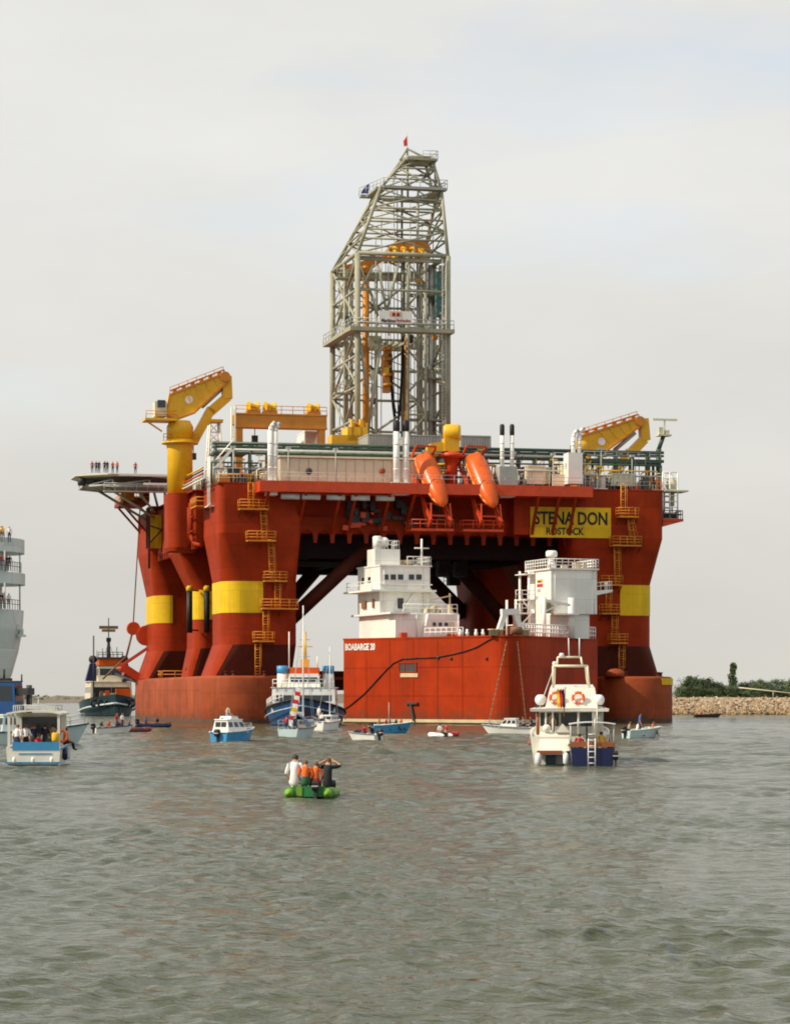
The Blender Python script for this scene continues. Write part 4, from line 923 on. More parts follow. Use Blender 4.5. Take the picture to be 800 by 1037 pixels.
# ---- gantry crane
v = 12
G = Thing(RG, 'gantry_crane', 'ochre overhead travelling crane with winches on top, standing over the deck', 'gantry crane', (pu(285, v), v, D0))
for k, vv in enumerate((12, 18)):
    mb = MB(); pbox(mb, 239, 419.5, 331, 433, vv, vv+1.3); gb = G.part(mb, 'girder', 'gantry')
    mb = MB()
    for py in (419.7, 432.8): mb.box((pu(238.5, vv), vv-.12, pz(py, vv, 285)-.1), (pu(331.5, vv), vv+1.42, pz(py, vv, 285)+.1))
    G.part(mb, 'flange', 'gantry', gb)
    for x0, x1 in ((239.5, 246), (323, 329.5)):
        mb = MB(); a, b = pu(x0, vv), pu(x1, vv); mb.box((a, vv+.05, D0), (b, vv+1.2, pz(433.2, vv))); lg = G.part(mb, 'leg', 'gantry')
        mb = MB(); mb.box((a-.4, vv-.1, D0+.01), (b+.4, vv+1.4, D0+.6)); G.part(mb, 'bogie', 'gantry', lg)
mb = MB(); mb.box((pu(240, 13), 13.3, pz(431, 13)), (pu(248, 13), 18, pz(422, 13))); mb.box((pu(322, 13), 13.3, pz(431, 13)), (pu(330, 13), 18, pz(422, 13))); G.part(mb, 'end_beam', 'gantry')
for x0, x1 in ((252, 263), (269, 280), (312, 325)):
    mb = MB(); u = pu((x0+x1)/2, v); z = pz(419.5, v, 285); mb.box((u-.9, v+.1, z), (u+.9, v+2, z+.5)); tr = G.part(mb, 'winch_frame', 'gantry')
    mb = MB(); mb.lathe([(.75, -.7), (.75, -.6), (.5, -.55), (.5, .55), (.75, .6), (.75, .7)], (u, v+1, z+1.0), 14, (1, .3, 0)); G.part(mb, 'winch_drum', 'crane', tr)
mb = MB(); z = pz(419.5, v, 285); mb.rail([(pu(239, v), v+.1, z), (pu(331, v), v+.1, z)], 1.1, 1.5, .05); G.part(mb, 'railing', 'ladder')
mb = MB(); a = P(258, 433, 15); b = P(258, 441, 15); mb.tube(a, b, .06, 5); mb.box((b.x-.4, 14.7, b.z-1.1), (b.x+.4, 15.3, b.z)); mb.torus((b.x, 15, b.z-1.45), .3, .1, (0, 1, 0), 12, 5); G.part(mb, 'hook', 'dark')
mb = MB()
for px in (234.5, 238): mb.tube((pu(px, v), v, D0), (pu(px, v), v, pz(416, v)), .12, 5)
for i in range(22): z = D0 + i*.42; mb.tube((pu(234.5, v), v, z), (pu(238, v), v, z), .05, 4)
G.part(mb, 'access_ladder', 'cream')
# boom rest (white lattice)
v = 26; B_ = Thing(RG, 'boom_rest', 'white lattice boom rest post standing behind the deck pipes', 'boom rest', (pu(217, v), v, D0))
zt = pz(428, v, 217); mb = MB(); cu = pu(217, v); w0, w1 = 1.25, .65
c4 = lambda z, w: [(cu-w, v-w, z), (cu+w, v-w, z), (cu+w, v+w, z), (cu-w, v+w, z)]
for i in range(4): mb.tube(c4(D0, w0)[i], c4(zt, w1)[i], .14, 5)
B_.part(mb, 'post', 'white'); mb = MB()
for k in range(8):
    za, zb = D0+(zt-D0)*k/8, D0+(zt-D0)*(k+1)/8; wa, wb = w0+(w1-w0)*k/8, w0+(w1-w0)*(k+1)/8
    for i in range(4): mb.tube(c4(za, wa)[i], c4(zb, wb)[(i+1) % 4], .08, 4); mb.tube(c4(zb, wb)[i], c4(zb, wb)[(i+1) % 4], .08, 4)
B_.part(mb, 'lacing', 'white'); mb = MB(); mb.box((cu-1.1, v-1, zt), (cu+1.1, v+1, zt+.4)); B_.part(mb, 'saddle', 'crane')

# ---- helideck with its truss
v = 47.0; hu = pu(127, v); hz_ = pz(480, v-7, 121); HR = 7.7
H = Thing(RG, 'helideck', 'flat round landing deck jutting out over the left side of the rig', 'helideck', (hu, v, hz_-1))
oct_ = lambda R, z: [(hu+R*cos(pi/8+i*pi/4), v+R*sin(pi/8+i*pi/4), z) for i in range(8)]
hz_h = hz_
mb = MB(); mb.loft([oct_(HR-.6, hz_-.7), oct_(HR-.2, hz_)]); pl = H.part(mb, 'landing_plate', 'dark')
mb = MB(); mb.loft([oct_(HR-.15, hz_-.32), oct_(HR+.6, hz_-.1), oct_(HR+.6, hz_), oct_(HR-.15, hz_-.15)], caps=False); H.part(mb, 'safety_net', 'cream', pl)
mb = MB(); o = oct_(HR-.8, hz_-1.5)
for i in range(8):
    mb.tube(o[i], o[(i+1) % 8], .2, 6); p = oct_(HR-.8, hz_-.7)
    mb.tube(o[i], p[(i+1) % 8], .12, 5); mb.tube(o[i], p[i], .14, 5)
for k in (-6, -3, 0, 3, 6): mb.tube((hu-sqrt(max(.1, 6.6**2-k*k)), v+k, hz_-1.5), (hu+sqrt(max(.1, 6.6**2-k*k)), v+k, hz_-1.5), .2, 6)
H.part(mb, 'support_truss', 'steel')
mb = MB()
for k in (-5.5, 5.5):
    for p_, q_, r_ in (((hu-3.4, v+k*.8, hz_-1.6), (-1.0, v+k*.6, 29.3), .2), ((hu+.5, v+k, hz_-1.6), (-1.0, v+k*.6, 30.2), .18), ((hu+5, v+k, hz_-1.6), (.5, v+k*.6, DT), .2)):
        mb = MB(); mb.tube(p_, q_, r_, 7); H.part(mb, 'raking_strut', 'derrick')
mb = MB(); z = hz_-2.4; mb.box((hu-4, v-7.4, z-.15), (hu+8.5, v-6.2, z)); mb.rail([(hu-4, v-7.3, z), (hu+8.5, v-7.3, z)], 1.1, 1.5, .05); H.part(mb, 'access_gangway', 'steel')
for px in (80, 96): mb = MB(); a = P(px, 484, v-3); mb.lathe([(.6, 0), (.6, .9), (.4, 1.2)], (a.x+.4, v-3, hz_-1.4), 12); H.part(mb, 'foam_monitor', 'dark')
mb = MB(); mb.box((hu-2, v-8.5, hz_-.35), (hu+6.4, v-8.2, hz_-.05)); mb.box((hu+1.5, v-8.5, hz_-1.6), (hu+6.4, v-8.25, hz_-1.3)); H.part(mb, 'edge_beam', 'white')

# ---- exhaust stacks
def stack(label, pipes, box, v, cap, under=None, g='exhaust stacks on the rig'):
    x0, y0, x1, y1 = box; T = Thing(RG, 'exhaust_stack', label, 'exhaust stack', (pu((x0+x1)/2, v), v, D0), g)
    mb = MB(); pbox(mb, x0, y0, x1, y1, v-1.2, v+1.0); T.part(mb, 'base_housing', 'white' if cap != 'grey' else 'grey')
    for (px, yt, w_) in pipes:
        u = pu(px, v); z0, z1 = pz(y0, v, px), pz(yt, v, px); mb = MB(); r = w_/2*.131
        mb.lathe([(r, z0-.1), (r, z1), (r*.8, z1), (r*.8, z1-.3)], (u, v, 0), 14); p = T.part(mb, 'pipe', 'white')
        for k in range(1, 4): mb = MB(); mb.lathe([(r*1.06, -.1), (r*1.06, .1)], (u, v, z0+(z1-z0)*k/4), 14); T.part(mb, 'flange', 'white', p)
        if cap == 'bend':
            mb = MB(); mb.path([(u, v, z1-.1), (u+.1, v-.1, z1+.5), (u+.5, v-.25, z1+.95)], r*.85, 12); T.part(mb, 'elbow', 'white', p)
            mb = MB(); mb.tube((u+.45, v-.23, z1+.9), (u+.62, v-.3, z1+1.08), r*.9, 12); T.part(mb, 'outlet', 'steel', p)
        elif cap == 'black' or cap == 'grey':
            mb = MB(); mb.lathe([(r*1.0, z1), (r*1.15, z1+.2), (r*1.15, z1+1.3), (r*.7, z1+1.5)], (u, v, 0), 12); T.part(mb, 'outlet', 'black', p)
    if under:
        mb = MB(); pbox(mb, *under, v-1.1, v+.9); T.part(mb, 'lower_trunk', 'white')
    return T
stack('pair of white exhaust pipes bent at the top, beside the beige deckhouse', [(273.8, 436, 5.4), (278.6, 437, 5.4)], (269, 486, 282, 490), -2.6, 'bend', (271, 497, 281, 501))
stack('two tall white exhaust pipes with black tips in front of the derrick', [(401.5, 437, 6.2), (411, 437, 6.2)], (396.5, 488, 415, 490), -2.6, 'black', (396, 497, 415, 500.5))
stack('two slim white exhaust pipes with black tips right of the lifeboats', [(508.5, 441, 4.2), (518.5, 441, 4.2)], (506, 472, 524, 491), -2.6, 'grey', (507, 497, 522, 503))
stack('thick white exhaust pipes with bent tops beside the right crane', [(580.5, 443, 4.6), (586.5, 441, 4.6)], (575.5, 458, 590, 489.5), -.4, 'bend')

# ---- deckhouse, containers, modules
DH = Thing(RG, 'deckhouse', 'long low beige deckhouse with upright wall panels on the rig deck', 'deckhouse', (pu(340, -.2), 2, D0))
ua, ub = pu(284, 0), pu(425, 0); z1 = pz(464, 0, 340)
mb = MB(); mb.box((ua, .3, D0), (ub, 8, z1)); DH.part(mb, 'wall', 'beige')
n = 15
pm = None
for i in range(n):
    a = ua+(ub-ua)*i/n; w = (ub-ua)/n
    if pm is None:
        mb = MB(); mb.box((0, 0, 0), (w-.05, .16, z1-D0-.25)); pm = mb.mesh('wall_panel', [M['beige']])
    o = bpy.data.objects.new('wall_panel', pm); C.objects.link(o); o.parent = DH.o
    o.location = (a+.06-DH.base[0], .12-DH.base[1]+random.uniform(-.02, .02), .12)
mb = MB(); mb.box((ua-.2, -.1, z1), (ub+.2, 8.2, z1+.25)); DH.part(mb, 'roof', 'cream')
for px in (313, 387): mb = MB(); a = P(px, 477, 0); mb.ball((a.x, .05, a.z), .45, 10, (1, .4, 1)); DH.part(mb, 'vent', 'dark' if px < 350 else 'teak')
def module(label, x0, y0, x1, y1, v0, v1, m, name='deck_module', cat='module', ribs=8, grp='modules on the rig deck'):
    T = Thing(RG, name, label, cat, (pu((x0+x1)/2, v0), v0, D0), grp)
    a, b = pu(x0, v0), pu(x1, v0); zt, zb = pz(y0, v0, x0), pz(y1, v0, x0); mb = MB(); mb.box((a, v0, zb), (b, v1, zt)); T.part(mb, 'body', m)
    if ribs:
        mb = MB(); w = (b-a)/ribs
        for i in range(ribs): mb.box((a+w*(i+.25), v0-.1, zb+.15), (a+w*(i+.75), v0+.02, zt-.15))
        T.part(mb, 'corrugation', m)
    mb = MB()
    for u in (a, b):
        for vv in (v0, v1): mb.box((u-.09, vv-.09, zb), (u+.09, vv+.09, zt+.05))
    mb.box((a-.05, v0-.12, zt-.05), (b+.05, v1+.05, zt+.12)); T.part(mb, 'frame', m)
    if zb > D0+.4:
        for u in (a+.3, b-.5):
            for vv in (v0+.3, v1-.5): mb = MB(); mb.box((u, vv, D0), (u+.3, vv+.3, zb)); T.part(mb, 'support_leg', 'green')
    return T
module('grey corrugated module left of the white twin pipes', 373, 440, 398, 463, 14, 20, 'grey', ribs=9)
module('grey corrugated module behind the left lifeboat', 414, 441, 447, 463, 14, 20, 'grey', ribs=11)
module('grey corrugated module behind the right lifeboat', 467, 441.5, 496.5, 463, 14, 20, 'grey', ribs=11)
module('cream container with plain walls left of the sign end', 534.5, 472, 551.5, 490, 1, 5, 'cream', 'deck_container', 'container', 0)
module('tan container in the middle of the right deck', 552.5, 474, 561, 490, 1.5, 6, 'beige', 'deck_container', 'container', 3)
module('small cream container against the thick white pipes', 569, 471.5, 575, 490, .5, 5, 'cream', 'deck_container', 'container', 2)
module('buff tank house above the ladder of the right column', 620, 480, 642, 492, .3, 4, 'beige', 'deck_container', 'container', 4)
module('white rounded cabin on the deck left of the derrick', 309, 437, 321, 457, 20, 26, 'white', 'deck_module', 'module', 0)
# pipe racks: green beams along the front of the deck
PR = Thing(RG, 'pipe_rack', 'dark green pipe rack with railings running along the whole front deck', 'pipe rack', (28, 3, D0))
for py, r in ((453, .20), (456.5, .16), (462, .22)):
    mb = MB(); z = pz(py, 3, 430); mb.tube((pu(216, 3), 3, z), (pu(672, 3), 3, z), r, 8); mb.tube((pu(216, 3), 4.2, z), (pu(672, 3), 4.2, z), r*.8, 7); PR.part(mb, 'pipe', 'green')
mb = MB(); z = pz(459.4, 2.5, 430); mb.tube((pu(222, 2.5), 2.5, z), (pu(560, 2.5), 2.5, z), .17, 7); PR.part(mb, 'pipe', 'steel')
mb = MB()
for i in range(27):
    u = pu(218, 3)+i*2.28
    if 11 < u < 26.5 or 31 < u < 41: mb.box((u, 2.8, z1+.3), (u+.18, 4.4, pz(453, 3, 430))); PR.part(mb, 'rack_post', 'green'); mb = MB()
    else: mb.box((u, 2.8, D0), (u+.2, 4.4, pz(453, 3, 430))); PR.part(mb, 'rack_post', 'green'); mb = MB()
mb = MB(); z = pz(462, 3, 430); mb.box((pu(590, 3), 2.6, z-.3), (pu(668, 3), 6.5, z)); mb.box((pu(216, 3), 2.6, z-.3), (pu(250, 3), 6.5, z)); PR.part(mb, 'grating', 'green')
mb = MB(); mb.rail([(pu(590, 3), 2.6, z), (pu(668, 3), 2.6, z)], 1.1, 1.5, .03); PR.part(mb, 'railing', 'steel')
# white inclined stair at the left end of the rack
ST = Thing(RG, 'deck_stair', 'white sloping stair at the left end of the pipe rack', 'stair', (pu(225, 2), 2, D0))
mb = MB(); a, b = P(218, 474, 1.8), P(236, 453, 1.8)
for dv in (0, .9): mb.bar((a.x, 1.8-dv, a.z), (b.x, 1.8-dv, b.z), .12, .3); mb.tube((a.x, 1.8-dv, a.z+1), (b.x, 1.8-dv, b.z+1), .06, 5)
ST.part(mb, 'stringer', 'white'); mb = MB()
for i in range(12): q = a.lerp(b, i/11); mb.box((q.x-.12, .9, q.z-.03), (q.x+.12, 1.8, q.z+.03))
ST.part(mb, 'treads', 'steel')
mb = MB()
for q in (a, b): mb.tube((q.x, 1.4, D0), (q.x, 1.4, q.z), .1, 5)
ST.part(mb, 'post', 'white')
# yellow service crane between the lifeboats
v = 1; SCN = Thing(RG, 'service_crane', 'small yellow crane with a round drum on a red pedestal between the lifeboats', 'crane', (pu(458, v), v, D0))
mb = MB(); u = pu(457, v); mb.lathe([(.8, D0), (.8, pz(470, v)), (1.1, pz(463, v)), (1.9, pz(461, v)), (.9, pz(456, v))], (u, v, 0), 14); SCN.part(mb, 'pedestal', 'davit')
mb = MB(); mb.box((u-1.1, v-.8, pz(456, v)), (u+.9, v+.8, pz(443, v))); SCN.part(mb, 'turret', 'crane')
mb = MB(); mb.lathe([(1.0, -1.1), (1.15, -.8), (1.15, .8), (1.0, 1.1)], (u+.1, v, pz(437, v)), 18, (1, -.35, 0)); SCN.part(mb, 'winch_drum', 'crane')
mb = MB(); pprism(mb, [(433, 453), (437, 449), (447, 447), (452, 450), (450, 457), (433, 458)], v-.6, v+.6); SCN.part(mb, 'folded_boom', 'crane')
# lattice radar mast at the right end
v = 4; RM = Thing(RG, 'radar_mast', 'dark green mast with a flat scanner bar at the right end of the rig', 'mast', (pu(667, v), v, D0))
mb = MB(); a, b, c_ = P(667, 490, v), P(667, 455, v), P(672, 441, v)
mb.tube((a.x, v, D0), (b.x, v, b.z), .4, 8); mb.tube(b, c_, .3, 8); RM.part(mb, 'mast_post', 'green')
mb = MB(); mb.box((c_.x-1.0, v-.8, c_.z-.1), (c_.x+.9, v+.8, c_.z+.1)); mb.box((c_.x-.8, v-.4, c_.z+.1), (c_.x-.2, v+.2, c_.z+1.1)); mb.box((c_.x+.2, v-.4, c_.z+.1), (c_.x+.7, v+.2, c_.z+.7)); RM.part(mb, 'instrument_shelf', 'beige')
mb = MB(); d = P(673, 425, v); mb.tube((c_.x+.15, v, c_.z), (d.x, v, d.z), .1, 6); mb.box((d.x-1.75, v-.15, d.z-.12), (d.x+1.75, v+.15, d.z+.15)); RM.part(mb, 'scanner', 'cream')
# valves, skids and lockers scattered about the deck
rs = random.Random(31)
cols = ['crane', 'beige', 'white', 'davit', 'grey', 'dark', 'cream', 'gantry', 'green', 'steel']
spots = [(228, 3), (233, 7), (250, 2), (255, 6), (263, 1), (431, 1), (447, 3), (470, 6), (482, 2), (500, 3), (527, 2), (531, 6), (556, 9), (565, 9), (595, 1), (600, 4), (606, 1), (611, 5), (617, 8), (646, 1), (650, 5), (655, 2), (661, 6), (664, 1.5), (592, 8), (603, 9), (636, 7), (200, 26), (204, 20), (212, 12), (205, 30)]
def where(px, v, i):
    k = min(((222, 'by the white deck stair'), (240, 'under the gantry crane leg'), (262, 'beside the bent white exhaust pipes'), (432, 'left of the left lifeboat'), (458, 'between the two lifeboats'), (485, 'right of the lifeboats'), (503, 'by the slim black tipped pipes'), (529, 'left of the cream containers'), (560, 'behind the tan container'), (595, 'right of the thick white pipes'), (610, 'under the right crane boom'), (640, 'by the buff tank house'), (662, 'at the right end of the deck'), (203, 'along the left deck edge')), key=lambda t: abs(t[0]-px))[1]
    return k + (', set back' if v >= 5 else '')
for i, (px, v) in enumerate(spots):
    u = pu(px, v); h = rs.uniform(.9, 2.4); w = rs.uniform(.5, 1.1); m = cols[(i*7) % 10]; m2 = cols[(i*3+4) % 10]
    u = max(u, .4)
    names = {'crane': 'yellow', 'beige': 'buff', 'white': 'white', 'davit': 'orange red', 'grey': 'grey', 'dark': 'black', 'cream': 'cream', 'gantry': 'ochre', 'green': 'dark green', 'steel': 'bare steel'}
    T = Thing(RG, 'pump_skid', '%s pump skid with a %s tank %s' % (names[m], names[m2], where(px, v, i)), 'equipment', (u, v, D0), 'pump skids on the rig deck')
    mb = MB(); mb.box((u-w, v-.6, D0), (u+w, v+.6, D0+.25)); mb.box((u-w*.8, v-.4, D0+.25), (u-.05, v+.4, D0+h*.7)); T.part(mb, 'skid_base', m)
    mb = MB(); mb.lathe([(.3, 0), (.48, .15), (.48, h*.8), (.3, h)], (u+w*.5, v, D0+.25), 10); T.part(mb, 'tank', m2)
    mb = MB(); mb.path([(u-w*.5, v-.5, D0+.3), (u-w*.5, v-.5, D0+h+.6), (u+w*.3, v-.5, D0+h+.9)], .09, 5); T.part(mb, 'pipe_bend', cols[(i+2) % 10])

# pipe runs, cable trays, masts and lamp posts that crowd the deck edge
rk_ = random.Random(55)
for i, (px0, px1, y, v_, m_, r_) in enumerate(((214, 262, 468, 1.2, 'green', .12), (216, 268, 474, 1.6, 'steel', .15), (220, 270, 480, .6, 'crane', .1), (428, 470, 476, 2, 'steel', .12), (440, 500, 470, 2.4, 'crane', .14), (494, 575, 469, 1.4, 'dark', .12), (524, 590, 476, .8, 'steel', .1), (590, 668, 470, 1.2, 'green', .14), (592, 664, 476, .8, 'crane', .1), (590, 670, 481, .4, 'steel', .12), (600, 660, 466, 4, 'green', .2), (452, 500, 483, .5, 'dark', .14))):
    mb = MB(); z = pz(y, v_, px0); a, b = pu(px0, v_), pu(px1, v_); mb.tube((a, v_, z), (b, v_, z), r_, 6); mb.path([(b, v_, z), (b+.3, v_+.3, z), (b+.3, v_+.3, D0)], r_, 6); mb.tube((a, v_, D0), (a, v_, z), r_, 6)
    for k in range(1, int((b-a)/2.2)+1): mb.tube((a+k*2.2, v_, D0), (a+k*2.2, v_, z), .06, 5)
    RIG.part(mb, 'deck_pipe', m_)
for i in range(64):
    px = rk_.choice((rk_.uniform(212, 272), rk_.uniform(428, 500), rk_.uniform(522, 670), rk_.uniform(590, 670))); v_ = rk_.uniform(.2, 7); y = rk_.uniform(452, 476); u = pu(px, v_)
    if u > RW: continue
    mb = MB(); z = pz(y, v_, px); mb.tube((u, v_, D0), (u, v_, z), .06, 5)
    if rk_.random() < .6: mb.bar((u-.5, v_, z), (u+.5, v_, z), .12, .2)
    if rk_.random() < .4: mb.bar((u, v_, z-1.2), (u+.9, v_, z-.2), .1)
    RIG.part(mb, 'lamp_post', rk_.choice(('steel', 'cream', 'crane', 'green', 'crane', 'dark', 'dark')))
for i in range(46):
    px = rk_.choice((rk_.uniform(212, 270), rk_.uniform(428, 500), rk_.uniform(522, 668), rk_.uniform(594, 668))); v_ = rk_.uniform(.3, 8); u = pu(px, v_); h = rk_.uniform(.5, 2.3); w = rk_.uniform(.25, .8)
    if u > RW-.5: continue
    mb = MB(); mb.box((u-w, v_-.3, D0), (u+w, v_+.4, D0+h)); mb.box((u-w-.05, v_-.34, D0+h), (u+w+.05, v_+.44, D0+h+.08)); mb.box((u-w*.6, v_-.33, D0+h*.3), (u+w*.2, v_-.29, D0+h*.8))
    RIG.part(mb, 'deck_locker', rk_.choice(('beige', 'crane', 'dark', 'green', 'cream', 'davit', 'grey', 'dark', 'gantry')))
# long supply lines on the left deck edge behind the column
for k in range(5):
    mb = MB(); z = D0+.6+k*.45; mb.path([(-.6+k*.15, 2+k, z), (-.6+k*.15, 30-k, z), (.8, 31, z+.8)], .12, 6); RIG.part(mb, 'deck_pipe', ('cream', 'steel', 'davit', 'dark', 'crane')[k])

# ---- freefall lifeboats on their ramps
def lifeboat(label, top, nose):
    vb, vn = .6, -5.6
    a = P(*top, vb); b = P(*nose, vn); a.y, b.y = vb, vn
    T = Thing(RG, 'lifeboat', label, 'lifeboat', (b.x, b.y, b.z), 'orange freefall lifeboats')
    d = (b-a).normalized(); L = (b-a).length; s = d.cross(Vector((0, 0, 1))).normalized(); n = s.cross(d).normalized()
    prof = [(0, .85), (.03, 1.2), (.1, 1.42), (.25, 1.52), (.5, 1.52), (.7, 1.36), (.84, 1.05), (.94, .6), (1.0, .12)]
    mb = MB(); mb.loft([[a + d*L*t + s*cos(2*pi*i/18)*r*1.0 + n*(sin(2*pi*i/18)*r*(1.0 if sin(2*pi*i/18) > 0 else .85) + .15*t) for i in range(18)] for t, r in prof], smooth=True)
    hull = T.part(mb, 'hull', 'orange')
    mb = MB(); mb.loft([[a + d*L*t + s*cos(2*pi*i/14)*r*.62 + n*(1.2 + sin(2*pi*i/14)*r*.36) for i in range(14)] for t, r in ((.03, .4), (.07, .9), (.22, .95), (.27, .5))], smooth=True)
    T.part(mb, 'helm_canopy', 'orange', hull)
    mb = MB()
    for sg in (-1, 1): mb.path([a + d*L*t + s*sg*r*1.0 + n*.12 for t, r in prof[1:-1]], .1, 6)
    T.part(mb, 'rubbing_strake', mat('pale_orange_strake', (.80, .30, .08), .4), hull)
    mb = MB()
    for t in (.3, .42, .54, .66): 
        for sg in (-1, 1): q = a + d*L*t + s*sg*.8 + n*1.0; mb.ball(q, .14, 8)
    T.part(mb, 'porthole', 'glass', hull)
    for t in (.33, .5, .66): mb = MB(); q = a+d*L*t; mb.bar(q + s*(-.5) + n*1.5*(1 if t < .65 else .97), q + s*.5 + n*1.5*(1 if t < .65 else .97), .07); T.part(mb, 'grab_rail', 'orange', hull)
    # ramp
    R_ = Thing(RG, 'launch_ramp', 'red steel launching ramp under the %s' % ('left lifeboat' if top[0] < 450 else 'right lifeboat'), 'ramp', (a.x, -1.1, 25.2), 'lifeboat launching ramps')
    e = a + d*(L+.9)
    for sg in (-1, 1):
        mb = MB(); mb.bar(a - d*.4 + s*sg*1.4 - n*1.6, e + s*sg*1.45 - n*1.5, .3, .42); R_.part(mb, 'rail', 'davit')
        mb = MB(); q = e + s*sg*1.45 - n*1.5; g = Vector((q.x, -3.6, 25.4)); mb.bar(q, g, .28); g2 = Vector((q.x-.2, -1.2, 29.6)); mb.bar(q.lerp(a + s*sg*1.4 - n*1.6, .45), g, .24); mb.bar(Vector((q.x, -3.6, 25.5)), Vector((q.x, -1.05, 29.3)), .24)
        R_.part(mb, 'leg', 'davit')
        mb = MB(); mb.bar(q, Vector((q.x+sg*.1, q.y+.5, q.z+2.3)), .2); R_.part(mb, 'guard_arm', 'davit')
    mb = MB(); q0 = a.x-2.6; q1 = e.x+1.7
    mb.box((q0, -4.2, 25.0), (q1, -1.05, 25.3)); R_.part(mb, 'boarding_platform', 'davit')
    mb = MB(); mb.rail([(q0, -1.1, 25.3), (q0, -4.1, 25.3), (q1, -4.1, 25.3), (q1, -1.1, 25.3)], 1.15, 1.1, .07); R_.part(mb, 'railing', 'davit')
    for t in (.25, .5, .75, .98): mb = MB(); q = a+d*L*t; mb.bar(q - s*1.4 - n*1.65, q + s*1.4 - n*1.65, .2); R_.part(mb, 'cross_beam', 'davit')
    mb = MB(); mb.bar(a - d*.3 - s*1.4 - n*1.5, a - d*.3 - s*1.4 + n*1.7, .25); mb.bar(a - d*.3 + s*1.4 - n*1.5, a - d*.3 + s*1.4 + n*1.7, .25); mb.bar(a - d*.3 - s*1.4 + n*1.7, a - d*.3 + s*1.4 + n*1.7, .25)
    R_.part(mb, 'cross_frame', 'davit')
lifeboat('orange enclosed lifeboat tilted nose down, the one next to the white twin pipes', (428, 463), (448.5, 514))
lifeboat('orange enclosed lifeboat tilted nose down, the one nearer the yellow name board', (479, 463), (499.5, 515))
